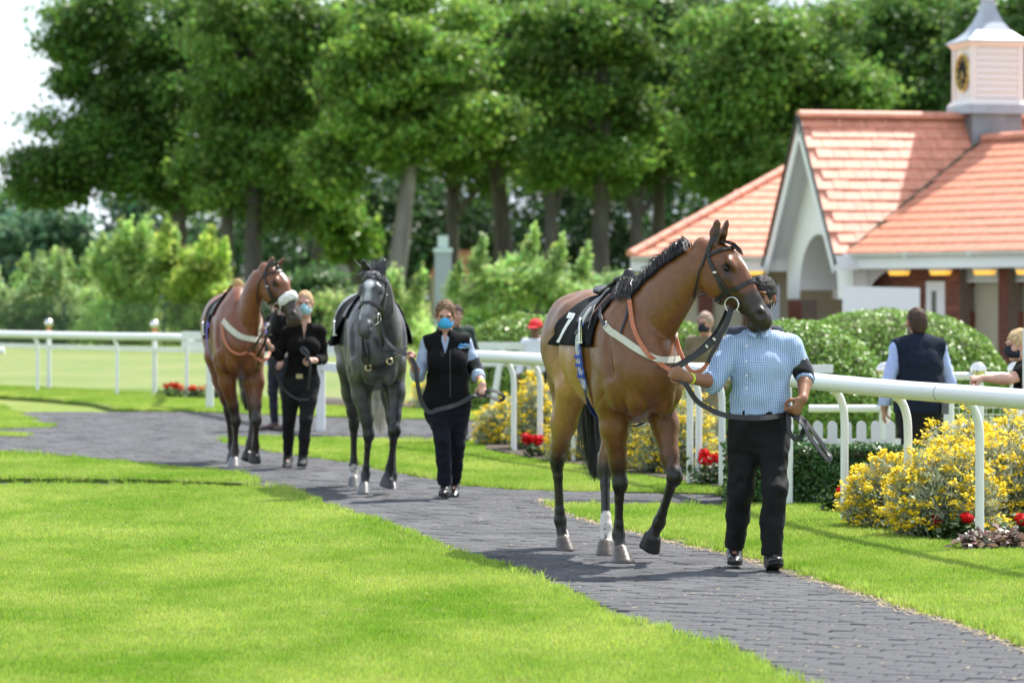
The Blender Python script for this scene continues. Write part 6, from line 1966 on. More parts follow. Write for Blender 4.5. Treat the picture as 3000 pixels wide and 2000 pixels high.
def saddle_set(H, nm, seat_mat, flap_x, cloth_group):
    t = local_thing(H, 'racing_saddle', nm['saddle'], 'saddle', 'racing saddles')
    xs = [.30, .24, .14, .04, -.06, -.12]
    hs = [.075, .045, .030, .028, .040, .060]
    ws = [.05, .075, .085, .105, .115, .10]
    cp = []
    for x, h_ in zip(xs, hs):
        p, n = ray_ring(H, x, 0.0); cp.append(p + Vector((0, 0, h_ * .55)))
    Fs = Field((-.35, -.3, 1.3), (.5, .3, 1.9), .009)
    for i in range(len(cp) - 1):
        Fs.limb(cp[i], cp[i + 1], (ws[i], .022), (ws[i + 1], .022), .02, 1)
    Fs.limb(cp[0] + Vector((.01, 0, .03)), cp[0] + Vector((.02, 0, -.03)), (.035, .02), (.05, .02), .02, 1, up=(1, 0, 0))
    V, Q, T, E = Fs.mesh(1)
    mesh_np('seat', V, Q, seat_mat, t)
    for s in (-1, 1):
        drape(H, 'flap', lambda a: flap_x[0] + .06 * (abs(a) - .3), lambda a: flap_x[1] + .05 * (abs(a) - .3), s * .22, s * .92, .018, M_leather, t, 6, 10, 0, thick=.006)
    return t

def stirrup(H, top, ctr, axis, t, sc_=1.0):
    """iron hanging at local point ctr, in the plane spanned by axis and vertical"""
    ax = Vector(axis).normalized(); z = Vector((0, 0, 1))
    pts = []
    for k in range(13):
        a = pi * k / 12
        pts.append(ctr + ax * (.050 * cos(a) * sc_) + z * ((-.045 + .115 * sin(a) ** .8) * sc_))
    mb = MB(); mb.tube(pts, .006 * sc_, 6)
    nrm = ax.cross(z)
    R = Matrix((ax, nrm, z)).transposed()
    mb.box(ctr - z * (.047 * sc_), (.112 * sc_, .034, .010), R)
    return mb.build('stirrup_iron', M_metal, t)

def free_strap(H, pts, width, thick, name, mt, parent, nrm, n=6):
    """strap hanging in the air: pts local, nrm = facing direction of its flat side"""
    P = catmull(pts, n); V, Fc = [], []
    nrm = Vector(nrm)
    for i, p in enumerate(P):
        t = (P[min(i + 1, len(P) - 1)] - P[max(i - 1, 0)]).normalized()
        nn = (nrm - t * nrm.dot(t)).normalized(); s = t.cross(nn) * (width / 2); nn = nn * (thick / 2)
        V += [p - s - nn, p + s - nn, p + s + nn, p - s + nn]
    for i in range(len(P) - 1):
        for k in range(4): Fc.append((i * 4 + k, i * 4 + (k + 1) % 4, i * 4 + 4 + (k + 1) % 4, i * 4 + 4 + k))
    mb = MB(); mb.faces(V, Fc); mb.poly(V[:4][::-1]); mb.poly(V[-4:])
    return mb.build(name, mt, parent)

def mirror(p): return Vector((p.x, -p.y, p.z))

# ---------------------------------------------------------------- horse number 7
S7 = saddle_set(H7, dict(saddle='small black racing saddle on the horse wearing number 7, stirrup run up'), M_leather, (.26, .06), None)
pf0, pf1, pr1, pr0 = (pick(H7, *q) for q in ((1836, 846), (1752, 1030), (1612, 996), (1752, 862)))
a_low = (ang(pf1) + ang(pr1)) / 2
t = local_thing(H7, 'saddle_cloth', 'black saddle cloth printed with a white number 7', 'saddle cloth', 'racing saddle cloths')
cf = lerp_fn(0, .43, a_low, .43); cr = lerp_fn(0, -.02, a_low, pr1.x)
CL7, P7, T7, n17 = drape(H7, 'cloth', cf, cr, -a_low, a_low, .010, M_cloth_black, t, 18, 40, .008, 3)
bv7 = BVHTree.FromPolygons(T7, [(j * n17 + i, j * n17 + i + 1, (j + 1) * n17 + i + 1, (j + 1) * n17 + i) for j in range(40) for i in range(n17 - 1)])
def print7():
    mb = MB()
    def quadstrip(Lp, Rp, n=6):
        rows = []
        for (l0, r0), (l1, r1) in zip(zip(Lp[:-1], Rp[:-1]), zip(Lp[1:], Rp[1:])):
            for k in range(n + 1):
                u = k / n
                l_ = (l0[0] + (l1[0] - l0[0]) * u, l0[1] + (l1[1] - l0[1]) * u); r_ = (r0[0] + (r1[0] - r0[0]) * u, r0[1] + (r1[1] - r0[1]) * u)
                row = [pick(H7, l_[0] + (r_[0] - l_[0]) * v, l_[1] + (r_[1] - l_[1]) * v, .003, bv7) for v in (0, .33, .66, 1)]
                if all(p is not None for p in row): rows.append(row)
        for a, b in zip(rows[:-1], rows[1:]):
            for k in range(3): mb.poly([a[k], a[k + 1], b[k + 1], b[k]])
    quadstrip([(1668, 915), (1660, 931)], [(1687, 919), (1679, 936)])
    quadstrip([(1667, 935), (1650, 964), (1638, 990), (1630, 1001)], [(1678, 936), (1663, 958), (1650, 981), (1639, 1004)])
    return mb.build('number', M_white_cloth, t)
print7()
# girth with stripes and keepers
gt = local_thing(H7, 'girth', 'blue and white striped webbing girth round the number 7 horse', 'girth')
def gx(a): return .20 + .10 * min(max((abs(a) - 1.0) / 1.6, 0), 1)
gpts = [ray_ring(H7, gx(a), a)[0] for a in np.linspace(.6, 2 * pi - 1.0, 22)]
strap(H7, gpts, .080, 'webbing', M_blue_web, gt, .020, .004)
M_web_white = mat('white_webbing', (.62, .62, .58), rough=.85)
for d in (-.024, -.008, .008, .024):
    strap(H7, [p + Vector((d, 0, 0)) for p in gpts], .0085, 'white_stripe', M_web_white, gt, .0245, .002)
for a in (1.62, 1.80, 2.02):
    co, nr = ray_ring(H7, gx(a), a)
    mb = MB(); zz = Vector((0, 0, 1)); yy = nr.cross(zz).normalized()
    R = Matrix((yy, nr, yy.cross(nr))).transposed(); mb.box(co + nr * .027, (.088, .008, .02), R); mb.build('keeper', M_blue_web, gt)
strap(H7, [ray_ring(H7, gx(a) + .004, a)[0] for a in (2.25, 2.5, 2.75, 3.0)], .072, 'buckle_guard', M_leather, gt, .026, .004)
# stirrup leather and iron, run down over the cloth
def cl(px, py, off): return pick(H7, px, py, off, bv7)
Y = (-H7.l)
for nm, pts, w, m in (('stirrup_leather', [(1792, 868), (1768, 895), (1742, 925), (1729, 945)], .022, M_brown_leather), ('stirrup_leather', [(1778, 862), (1752, 900), (1730, 930), (1722, 950)], .014, M_leather), ('girth_tab', [(1748, 900), (1740, 930), (1731, 965)], .02, M_leather)):
    pp = [cl(*q, .018) for q in pts]; pp = [p for p in pp if p]
    if len(pp) > 1: free_strap(H7, pp, w, .004, nm, m, S7, (0, -1, .25))
pc = cl(1719, 978, .04)
stirrup(H7, None, pc, (.85, -.35, 0), S7, 1.25)
strap(H7, [cl(1706, 962, .012), cl(1696, 972, .012), cl(1690, 980, .012)], .02, 'leather_end', M_leather, S7, .03, .004)
# breast girth
bt = local_thing(H7, 'breast_girth', 'cream webbing breast girth across the chest of the number 7 horse', 'breast girth', 'breast girths')
rp = picks(H7, [(1762, 905), (1766, 935), (1776, 955), (1792, 972), (1824, 993), (1870, 1025), (1920, 1051), (1960, 1055), (1990, 1048)])
full = rp + [mirror(p) for p in rp[::-1] if p.y < -.14]
strap(H7, rp[:3], .022, 'buckle_strap', M_leather, bt, .012, .005)
strap(H7, full[2:-3], .042, 'webbing', M_webbing, bt, .007, .006)
pb = pick(H7, 1777, 955, .014)
ring(pb, (0, -1, .2), .022, .004, 'buckle', M_metal, bt, 12)
strap(H7, picks(H7, [(1848, 858), (1843, 890), (1833, 940), (1818, 990)]), .016, 'neck_strap', M_leather, bt, .008, .004)

# ---------------------------------------------------------------- rear bay
SB = saddle_set(HB, dict(saddle='racing saddle with tan hide seat on the rear bay horse'), mat('tan_hide', (.42, .27, .12), rough=.8, noise=.2, nscale=40), (.24, .05), None)
t = local_thing(HB, 'saddle_cloth', 'black saddle cloth hanging on the flank of the rear bay horse', 'saddle cloth', 'racing saddle cloths')
drape(HB, 'cloth', lambda a: .22 - .07 * abs(a), lambda a: -.22 - .08 * abs(a), -1.75, 1.75, .010, M_cloth_black, t, 12, 30, .010, 5)
M_lav = mat('lavender_webbing', (.22, .17, .55), rough=.85)
gt = local_thing(HB, 'girth', 'lavender webbing girth on the rear bay horse', 'girth')
strap(HB, [ray_ring(HB, .12 + .06 * max(0, abs(a) - 1.2), a)[0] for a in np.linspace(-1.9, 1.9, 3)[[0]].tolist()] + [ray_ring(HB, .14 + .03 * (abs(a) - 1.2), a)[0] for a in (1.2, 1.6, 2.0, 2.4, 2.8, 3.14, -2.8, -2.4, -2.0, -1.6, -1.2)], .05, 'webbing', M_lav, gt, .022, .004)
pc, pn = ray_ring(HB, .10, 1.45, off=.05); stirrup(HB, None, pc, (1, 0, 0), SB)
pc2, pn2 = ray_ring(HB, .10, -1.45, off=.05); stirrup(HB, None, pc2, (1, 0, 0), SB)
for s_, p_ in ((1, pc), (-1, pc2)):
    strap(HB, [ray_ring(HB, .12, s_ * .7)[0], ray_ring(HB, .11, s_ * 1.1)[0], ray_ring(HB, .10, s_ * 1.35)[0]], .022, 'stirrup_leather', M_leather, SB, .03, .004)
bt = local_thing(HB, 'breast_girth', 'cream breast girth across the chest of the rear bay horse', 'breast girth', 'breast girths')
rp = picks(HB, [(655, 940), (672, 960), (703, 985), (739, 994), (760, 990)])
strap(HB, rp + [mirror(p) for p in rp[1::-1]], .055, 'webbing', M_webbing, bt, .008, .006)

# ---------------------------------------------------------------- grey
SG = saddle_set(HG, dict(saddle='black racing saddle on the grey horse'), M_leather, (.24, .05), None)
t = local_thing(HG, 'saddle_cloth', 'black saddle cloth flaring out on the flank of the grey horse', 'saddle cloth', 'racing saddle cloths')
drape(HG, 'cloth', lambda a: .22 - .05 * abs(a), lambda a: -.24 - .10 * abs(a), -1.7, 1.75, .014, M_cloth_black, t, 12, 30, .035, 8)
pc, pn = ray_ring(HG, .10, 1.3, off=.06); stirrup(HG, None, pc, (1, 0, 0), SG)
mt_ = local_thing(HG, 'martingale', 'black martingale with brass rings on the chest of the grey horse', 'martingale')
M_brass = mat('brass', (.62, .50, .28), rough=.3, metal=1)
strap(HG, [p for p in picks(HG, [(1098, 992), (1108, 1012), (1123, 1026), (1155, 1027), (1184, 1016), (1196, 990), (1200, 960)])], .02, 'neck_strap', M_leather, mt_, .010, .005)
strap(HG, [p for p in picks(HG, [(1065, 1000), (1063, 1030), (1066, 1055), (1078, 1072)])], .018, 'chest_strap', M_leather, mt_, .010, .005)
strap(HG, [p for p in picks(HG, [(1074, 1000), (1079, 1030), (1081, 1068)])], .026, 'chest_strap', M_leather, mt_, .018, .006)
strap(HG, [p for p in picks(HG, [(1088, 1076), (1110, 1073), (1130, 1063)])], .022, 'chest_strap', M_leather, mt_, .012, .005)
strap(HG, [p for p in picks(HG, [(1140, 1052), (1165, 1040), (1190, 1020)])], .012, 'chest_strap', M_leather, mt_, .012, .005)
for q in ((1082, 1075), (1138, 1056)):
    p = pick(HG, *q, .02); ring(p, (1, 0, .1), .024, .006, 'ring', M_brass, mt_, 14)

# ================================================================== hair (parts of the horses)
def surf_push(H, pts, off):
    out = []
    for p in pts:
        co, nr, _, d = H.bvh.find_nearest(p)
        if (p - co).dot(nr) < off: p = co + nr * off
        out.append(p)
    return out

def crest(H, t):
    i = t * (len(H.neck_axis) - 1); a = min(int(i), len(H.neck_axis) - 2); u = i - a
    p = H.neck_axis[a].lerp(H.neck_axis[a + 1], u); d = (H.neck_axis[a + 1] - H.neck_axis[a]).normalized()
    r = H.neck_rad[a][1] * (1 - u) + H.neck_rad[a + 1][1] * u
    upv = Vector((-.3, 0, 1)); upv = (upv - d * upv.dot(d)).normalized()
    co, nr, _, _ = H.bvh.find_nearest(p + upv * (r + .03))
    return co, upv, d

def tail(H, pts, name, n, tint, width, spread, bushy, seed):
    r = np.random.default_rng(seed); P = catmull(pts, 5); st = []
    for _ in range(n):
        o = Vector(r.normal(size=3)); ln = r.uniform(.72, 1.0)
        k = max(4, int(len(P) * ln))
        wob = r.uniform(0, 6)
        s_ = []
        for i in range(k):
            u = i / (len(P) - 1)
            s_.append(P[i] + o * (spread * (.25 + bushy * sin(pi * min(u * .75 + .12, 1)))) + Vector((sin(u * 6 + wob), cos(u * 5 + wob), 0)) * .006)
        st.append(s_)
    return hair_strips(name, st, width, M_hair_black, H.root, tint, .4, seed)

r_ = np.random.default_rng(5)
st = []
for k in range(4200):
    t = r_.uniform(.16, .985)
    c0, upv, d = crest(H7, t)
    side = H7.spec and Vector((0, -1, 0))
    side = (side - d * side.dot(d)).normalized()
    ln = (.165 - .06 * t) * r_.uniform(.75, 1.1) * (1.25 if t < .35 else 1)
    lift = r_.uniform(.0, .03) + (.03 if t > .8 and r_.random() < .3 else 0)
    c0 = c0 + side * r_.normal(0, .012) + d * r_.normal(0, .01)
    back = -d * (.30 + .18 * sin(t * 31) + r_.normal(0, .10))
    pts = []
    for i in range(6):
        u = i / 5
        pts.append(c0 + upv * (lift * sin(pi * min(u * 1.2, 1)) + .012 - ln * .72 * u * u) + side * (ln * .62 * u ** .7) + back * (ln * u) + Vector(r_.normal(size=3)) * .0015)
    st.append(surf_push(H7, pts, .008 + r_.uniform(0, .02)))
for k in range(90):                       # windblown strands behind the ears
    t = r_.uniform(.62, .95)
    c0, upv, d = crest(H7, t)
    st.append([c0 + upv * (.02 + .06 * u * r_.uniform(.5, 1.1)) - d * (.11 * u) + Vector((0, -.05 * u, 0)) for u in np.linspace(0, 1, 6)])
hair_strips('mane', st, .0019, M_hair_black, H7.root, (.012, .011, .013), .3, 5)
st = []
for k in range(200):
    a = r_.normal(0, .016)
    L_ = r_.uniform(.6, 1.0)
    st.append(surf_push(H7, [H7.hp(.07 + .25 * u * L_, a + .035 * u - .01, .05 + .045 * sin(pi * u * .7)) for u in np.linspace(0, 1, 6)], .006))
hair_strips('forelock', st, .004, M_hair_black, H7.root, (.018, .014, .013), .5, 6)
tail(H7, [(-.84, 0, 1.47), (-.95, .0, 1.36), H7.loc(1722, 1150, -.99), H7.loc(1732, 1260, -.98), H7.loc(1741, 1340, -.95), H7.loc(1747, 1402, -.92)], 'tail', 1500, (.010, .010, .011), .0035, .036, .75, 9)
tail(HB, [(-.84, 0, 1.45), (-.95, 0, 1.30), HB.loc(722, 1120, -.98), HB.loc(723, 1165, -.96), HB.loc(725, 1200, -.94)], 'tail', 420, (.010, .009, .009), .005, .035, .7, 10)
tail(HG, [(-.84, 0, 1.45), (-.95, 0, 1.32), HG.loc(1113, 1130, -.98), HG.loc(1112, 1200, -.97), HG.loc(1110, 1268, -.95)], 'tail', 900, (.66, .62, .54), .005, .042, .8, 11)
for k in range(13):                        # the rear bay's plaits
    c0, upv, d = crest(HB, .22 + .76 * k / 12)
    mb = MB(); mb.lathe([(.0, -.022), (.014, -.018), (.020, 0), (.015, .016), (.006, .024), (0, .026)], c0 + upv * .012, 8)
    mb.build('mane_plait', M_leather, HB.root)
mb = MB(); mb.lathe([(.0, -.03), (.018, -.02), (.024, 0), (.015, .02), (0, .028)], HB.hp(.12, 0, .06), 8); mb.build('mane_plait', M_leather, HB.root)
st = []
for k in range(260):
    a = r_.normal(0, .022); b = r_.random()
    if b < .45:                             # tuft standing up between the ears
        L_ = r_.uniform(.5, 1.1)
        st.append([HG.hp(.05 - .01 * u, a * (1 + .4 * u), .03) + Vector((-.03 * u * L_ + a * u, a * 1.5 * u + .02 * u, .10 * u * L_)) for u in np.linspace(0, 1, 5)])
    else:
        L_ = r_.uniform(.5, 1.0)
        st.append(surf_push(HG, [HG.hp(.05 + .17 * u * L_, a * (1 + 1.2 * u), .05 + .03 * sin(pi * u * .7)) for u in np.linspace(0, 1, 6)], .006))
hair_strips('forelock', st, .004, M_hair_black, HG.root, (.13, .13, .14), .9, 7)
# ================================================================== people
M_skin = mat_tint('skin', rough=.5, spec=.4, noise=.08, nscale=30, bump=.05, bscale=120)
M_hairp = mat_tint('head_hair', rough=.75, spec=.3, noise=.25, nscale=50)
M_black_trouser = mat('black_trouser_cloth', (.0055, .0055, .007), rough=.75, spec=.25, noise=.15, nscale=25, bump=.15, bscale=300, sheen=.03)
M_navy_jean = mat('dark_navy_denim', (.006, .0075, .013), rough=.85, spec=.2, noise=.3, nscale=40, bump=.25, bscale=260, sheen=.04)
M_black_knit = mat('black_knit', (.007, .006, .0065), rough=.95, spec=.15, noise=.2, nscale=40, bump=.25, bscale=300, sheen=.03)
M_black_fleece = mat('black_fleece', (.007, .007, .0085), rough=.95, spec=.15, noise=.15, nscale=30, bump=.3, bscale=200, sheen=.03)
M_navy_fleece = mat('navy_fleece', (.012, .018, .034), rough=.95, spec=.15, noise=.15, nscale=30, bump=.3, bscale=200, sheen=.04)
M_pale_shirt = mat('pale_blue_shirt', (.38, .46, .78), rough=.85, noise=.06, nscale=20)
M_chambray = mat('chambray_shirt', (.34, .42, .58), rough=.9, noise=.22, nscale=140, bump=.2, bscale=300)
M_white_shirt = mat('white_shirt', (.68, .70, .78), rough=.9, noise=.05)
M_shoe = mat('black_shoe_leather', (.010, .010, .011), rough=.28, spec=.6, bump=.1, bscale=50)
M_trainer = mat('black_trainer', (.012, .012, .013), rough=.8, noise=.2, nscale=60)
M_armband = mat('black_armband', (.008, .008, .009), rough=.33, spec=.6, bump=.2, bscale=30)
M_mask_blue = mat('blue_mask', (.06, .42, .80), rough=.8)
M_mask_pale = mat('pale_blue_mask', (.36, .60, .72), rough=.8)
M_mask_black = mat('dark_mask', (.012, .014, .03), rough=.85)
M_wrist_yellow = mat('yellow_band', (.62, .72, .03), rough=.5)
M_wrist_green = mat('green_band', (.06, .70, .22), rough=.5)
M_button = mat('white_button', (.75, .75, .75), rough=.3)

def gingham():
    m, nt, b = new_mat('blue_gingham')
    tc = nt.nodes.new('ShaderNodeTexCoord'); sp = nt.nodes.new('ShaderNodeSeparateXYZ')
    nt.links.new(tc.outputs['Object'], sp.inputs[0])
    def stripe(sock):
        a = nt.nodes.new('ShaderNodeMath'); a.operation = 'MULTIPLY'; a.inputs[1].default_value = 1 / .0115
        nt.links.new(sock, a.inputs[0])
        f = nt.nodes.new('ShaderNodeMath'); f.operation = 'FRACT'; nt.links.new(a.outputs[0], f.inputs[0])
        g = nt.nodes.new('ShaderNodeMath'); g.operation = 'GREATER_THAN'; g.inputs[1].default_value = .5
        nt.links.new(f.outputs[0], g.inputs[0]); return g.outputs[0]
    # slight warp so the checks follow the folds
    n = nt.nodes.new('ShaderNodeTexNoise'); n.inputs['Scale'].default_value = 6; nt.links.new(tc.outputs['Object'], n.inputs['Vector'])
    def warp(sock, k):
        w = nt.nodes.new('ShaderNodeMath'); w.operation = 'MULTIPLY_ADD'; w.inputs[1].default_value = k
        nt.links.new(n.outputs['Fac'], w.inputs[0]); nt.links.new(sock, w.inputs[2]); return w.outputs[0]
    s1, s2 = stripe(warp(sp.outputs['X'], .03)), stripe(warp(sp.outputs['Z'], .05))
    ad = nt.nodes.new('ShaderNodeMath'); ad.operation = 'ADD'; nt.links.new(s1, ad.inputs[0]); nt.links.new(s2, ad.inputs[1])
    hf = nt.nodes.new('ShaderNodeMath'); hf.operation = 'MULTIPLY'; hf.inputs[1].default_value = .5; nt.links.new(ad.outputs[0], hf.inputs[0])
    r = nt.nodes.new('ShaderNodeValToRGB'); r.color_ramp.interpolation = 'CONSTANT'
    r.color_ramp.elements[0].color = (.64, .71, .80, 1)
    r.color_ramp.elements[1].position = .75; r.color_ramp.elements[1].color = (.09, .19, .42, 1)
    e = r.color_ramp.elements.new(.25); e.color = (.27, .40, .63, 1)
    nt.links.new(hf.outputs[0], r.inputs['Fac']); nt.links.new(r.outputs['Color'], b.inputs['Base Color'])
    b.inputs['Roughness'].default_value = .85
    return m
M_gingham = gingham()

def rot_to(v, a, b, ang_):
    """rotate v in the plane from a towards b"""
    return a * cos(ang_) + b * sin(ang_)

def hand(Fd, wr, d, n, thumb, sc_=1.0, curl=(70, 85, 55), t=1, k=.006):
    """wr wrist, d wrist->knuckles, n out of the back of the hand, thumb +1/-1 side along n x d; five fingers"""
    d = Vector(d).normalized(); n = Vector(n); n = (n - d * n.dot(d)).normalized(); s = n.cross(d) * thumb
    wr = Vector(wr)
    Fd.limb(wr - d * .01, wr + d * .075 * sc_, (.026 * sc_, .018 * sc_), (.040 * sc_, .015 * sc_), .012, t, tuple(n))
    L = [.042, .047, .044, .035]
    for i in range(4):
        o = s * ((.030 - .020 * i) * sc_)
        kn = wr + d * ((.082 - .004 * abs(i - 1.2)) * sc_) + o
        a0 = 0; p = kn
        for j, (ln, r0, r1) in enumerate(((1.0, .0100, .0092), (.62, .0092, .0084), (.5, .0084, .0072))):
            a0 += radians(curl[j] * (1 + .06 * (i - 1)))
            q = p + (d * cos(a0) - n * sin(a0)) * (L[i] * ln * sc_)
            Fd.limb(p, q, r0 * sc_, r1 * sc_, k, t); p = q
    b = wr + d * (.022 * sc_) + s * (.026 * sc_) - n * (.006 * sc_)
    m = b + (d * .55 + s * .55 - n * .45).normalized() * (.040 * sc_)
    e = m + (d * .75 - s * .15 - n * .65).normalized() * (.034 * sc_)
    Fd.limb(wr + d * .01 + s * .012 * sc_, b, .016 * sc_, .0145 * sc_, .012, t); Fd.limb(b, m, .0135 * sc_, .0115 * sc_, k, t); Fd.limb(m, e, .0115 * sc_, .0085 * sc_, k, t)
    return wr + d * (.085 * sc_) - n * (.03 * sc_)

class Person: pass

def person(sp):
    A = Person(); A.sp = sp
    Y0 = sp['Y']; base = Vector(sp['base']); A.base = base
    J = {}
    for k_, v in sp['J'].items():
        J[k_] = U(v[0], v[1], Y0 + (v[2] if len(v) > 2 else 0)) - base
    A.J = J
    s = sp.get('scale', 1.0)
    h = sp.get('res', .009)
    side = (J['shL'] - J['shR']); side.z *= .3; side.normalize()
    fb = Vector(sp.get('facing', (0, -1, 0))); fb = (fb - side * fb.dot(side)).normalized()
    A.side, A.fb = side, fb
    pc = (J['hipL'] + J['hipR']) / 2
    neck = J['neck']; sh = (J['shL'] + J['shR']) / 2
    waist = pc.lerp(sh, .38); chest = pc.lerp(sh, .74)
    pts = list(J.values())
    lo = Vector(tuple(min(p[i] for p in pts) - .20 for i in range(3))); hi = Vector(tuple(max(p[i] for p in pts) + .20 for i in range(3)))
    lo.z = min(lo.z, -.03)
    A.lo, A.hi = lo, hi
    fbt = tuple(fb)
    fem = sp.get('female', 0)
    wd = sp.get('build', 1.0) * s
    def torso(Fd, g, top=True, lo_=True, t=1, k=.03, belly=0):
        """g: extra thickness"""
        hp_w, hp_d = (.168 + .008 * fem) * wd + g, (.112 + .006 * fem) * wd + g
        if lo_:
            Fd.limb(pc + Vector((0, 0, -.05)), pc + Vector((0, 0, .04)), (hp_w * .97, hp_d), (hp_w * .98, hp_d), k, t, fbt)
            Fd.limb(pc + Vector((0, 0, .04)), waist, (hp_w * .98, hp_d), ((.142 - .012 * fem) * wd + g, (.100 + belly) * wd + g), k, t, fbt)
        if top:
            Fd.limb(waist, chest, ((.142 - .012 * fem) * wd + g, (.100 + belly) * wd + g), ((.165 - .012 * fem) * wd + g, .116 * wd + g), k, t, fbt)
            Fd.limb(chest, sh + Vector((0, 0, -.02)), ((.165 - .012 * fem) * wd + g, .116 * wd + g), (.135 * wd + g, .080 * wd + g), k, t, fbt)
            for q in ('shL', 'shR'):
                Fd.limb(sh.lerp(J[q], .25) + Vector((0, 0, .015)), J[q], .062 * wd + g, .056 * wd + g, .03, t)
            Fd.limb(sh + Vector((0, 0, -.02)), neck, (.10 * wd + g * .6, .07 * wd + g * .6), (.056 * wd, .056 * wd), .03, t, fbt)
            if fem:
                for e in (-1, 1): Fd.ell(chest + side * (e * .075) + fb * (.085) + Vector((0, 0, -.01)), (.065 + g, .06 + g, .07 + g), .04, t)
    A.torso = torso
    # ---------------- body (skin), one continuous mesh
    B = Field(lo, hi, h)
    torso(B, -.012)
    for a in 'LR':
        B.chain([J['sh' + a], J['sh' + a].lerp(J['el' + a], .5), J['el' + a]], [.046 * wd, .044 * wd, .037 * wd], .02, 1)
        fo = J['el' + a].lerp(J['wr' + a], .3)
        B.chain([J['el' + a], fo, J['wr' + a]], [.037 * wd, .041 * wd, .027 * wd], .015, 1)
        hd = sp['hand' + a]
        A.__dict__['grip' + a] = hand(B, J['wr' + a], hd['d'], hd['n'], hd.get('thumb', 1), s * hd.get('s', 1), hd.get('curl', (70, 85, 55)))
        B.chain([J['hip' + a] + Vector((0, 0, -.02)), J['hip' + a].lerp(J['kn' + a], .5), J['kn' + a]], [.078 * wd, .068 * wd, .050 * wd], .03, 1)
        ca = J['kn' + a].lerp(J['an' + a], .3) - fb * .015
        B.chain([J['kn' + a], ca, J['an' + a]], [.048 * wd, .050 * wd, .030 * wd], .02, 1)
        tv = Vector(sp['toe' + a]).normalized()
        B.limb(J['an' + a], J['an' + a] + tv * .10 * s + Vector((0, 0, -.03)), .026 * s, .022 * s, .02, 1)
    # head
    c = J['head']; g = Vector(sp['gaze']).normalized(); sd = Vector((0, 0, 1)).cross(g).normalized() ; up = g.cross(sd).normalized()
    if up.z < 0: up = -up
    A.c, A.g, A.sd, A.up = c, g, sd, up
    R3 = [tuple(sd), tuple(g), tuple(up)]
    hs = sp.get('hscale', 1.0) * s
    def P(x, y, z): return c + (sd * x + g * y + up * z) * hs
    A.P = P; A.hs = hs
    def r3(a, b, d): return (a * hs, b * hs, d * hs)
    B.limb(neck + Vector((0, 0, -.04)), P(0, -.02, -.05), .056 * wd, .052 * s, .025, 1)
    B.ell(P(0, -.012, .030), r3(.076, .096, .092), .02, 1, R=R3)
    B.ell(P(0, .022, -.045), r3(.058, .070, .078), .03, 1, R=R3)
    B.ell(P(0, .070, -.098), r3(.022, .020, .018), .03, 1, R=R3)
    for e in (-1, 1):
        B.ell(P(e * .033, .094, .012), r3(.021, .014, .012), .012, 1, R=R3, sub=True)
        B.ell(P(e * .030, .086, .034), r3(.028, .014, .009), .012, 1, R=R3)
        B.ell(P(e * .042, .062, -.022), r3(.022, .022, .018), .02, 1, R=R3)
        B.ell(P(e * .078, -.008, .000), r3(.010, .022, .034), .010, 3, R=R3)
    B.limb(P(0, .086, .022), P(0, .108, -.022), .010 * hs, .014 * hs, .012, 1)
    B.ell(P(0, .096, -.028), r3(.019, .012, .010), .008, 1, R=R3)
    B.ell(P(0, .085, -.060), r3(.024, .012, .010), .008, 2, R=R3)
    V, Q, T, E = B.mesh(1)
    C = np.zeros((len(V), 3)); C[:] = sp['skin']
    C[T == 2] = np.array(sp['skin']) * np.array((.85, .55, .55)); C[T == 3] = np.array(sp['skin']) * np.array((1.1, .8, .75))
    C = lap(C, E, .5)
    root = thing('person', sp['label'], 'person', tuple(base), 0, sp.get('group'))
    A.root = root
    mesh_np('body', V, Q, M_skin, root, True, C)
    for e in (-1, 1):
        mb = MB(); mb.lathe([(0, -.0045 * hs), (.0075 * hs, -.003 * hs), (.010 * hs, 0), (.0075 * hs, .003 * hs), (0, .0045 * hs)], P(e * .033, .079, .009), 8); mb.build('eye', M_eye, root)
        mb = MB(); mb.tube([P(e * .014, .096, .030), P(e * .034, .096, .037), P(e * .052, .082, .031)], .0028 * hs, 5); 
        o = mb.build('eyebrow', sp.get('brow', M_leather), root)
    return A

def cloth(A, name, mt, build, fold=.006, cell=(.07, .09, .05), seed=1, res=None, extra=None, tint=None):
    Fd = Field(A.lo, A.hi, res or A.sp.get('res', .009))
    build(Fd)
    if fold: 
        Fd.noise(fold, cell, seed); Fd.noise(fold * .55, tuple(c_ * .5 for c_ in cell), seed + 7)
    if extra: extra(Fd)
    V, Q, T, E = Fd.mesh(1)
    return mesh_np(name, V, Q, mt, A.root, True, tint)

def sleeve(A, a, u1, r0, r1, fore=None):
    """sleeve from the shoulder to u1 along the upper arm (or fore: fraction of the forearm)"""
    J = A.J
    def f(Fd):
        sh, el, wr = J['sh' + a], J['el' + a], J['wr' + a]
        if fore is None:
            e = sh.lerp(el, u1)
            Fd.limb(sh, e + (e - sh).normalized() * .04, r0, r1, .02, 1, cut=(tuple(e), tuple(e - sh)))
        else:
            Fd.chain([sh, sh.lerp(el, .5), el], [r0, r0 * .95, r1 * 1.05], .02, 1)
            e = el.lerp(wr, fore)
            Fd.limb(el, e + (e - el).normalized() * .04, r1 * 1.05, r1, .015, 1, cut=(tuple(e), tuple(e - el)))
    return f

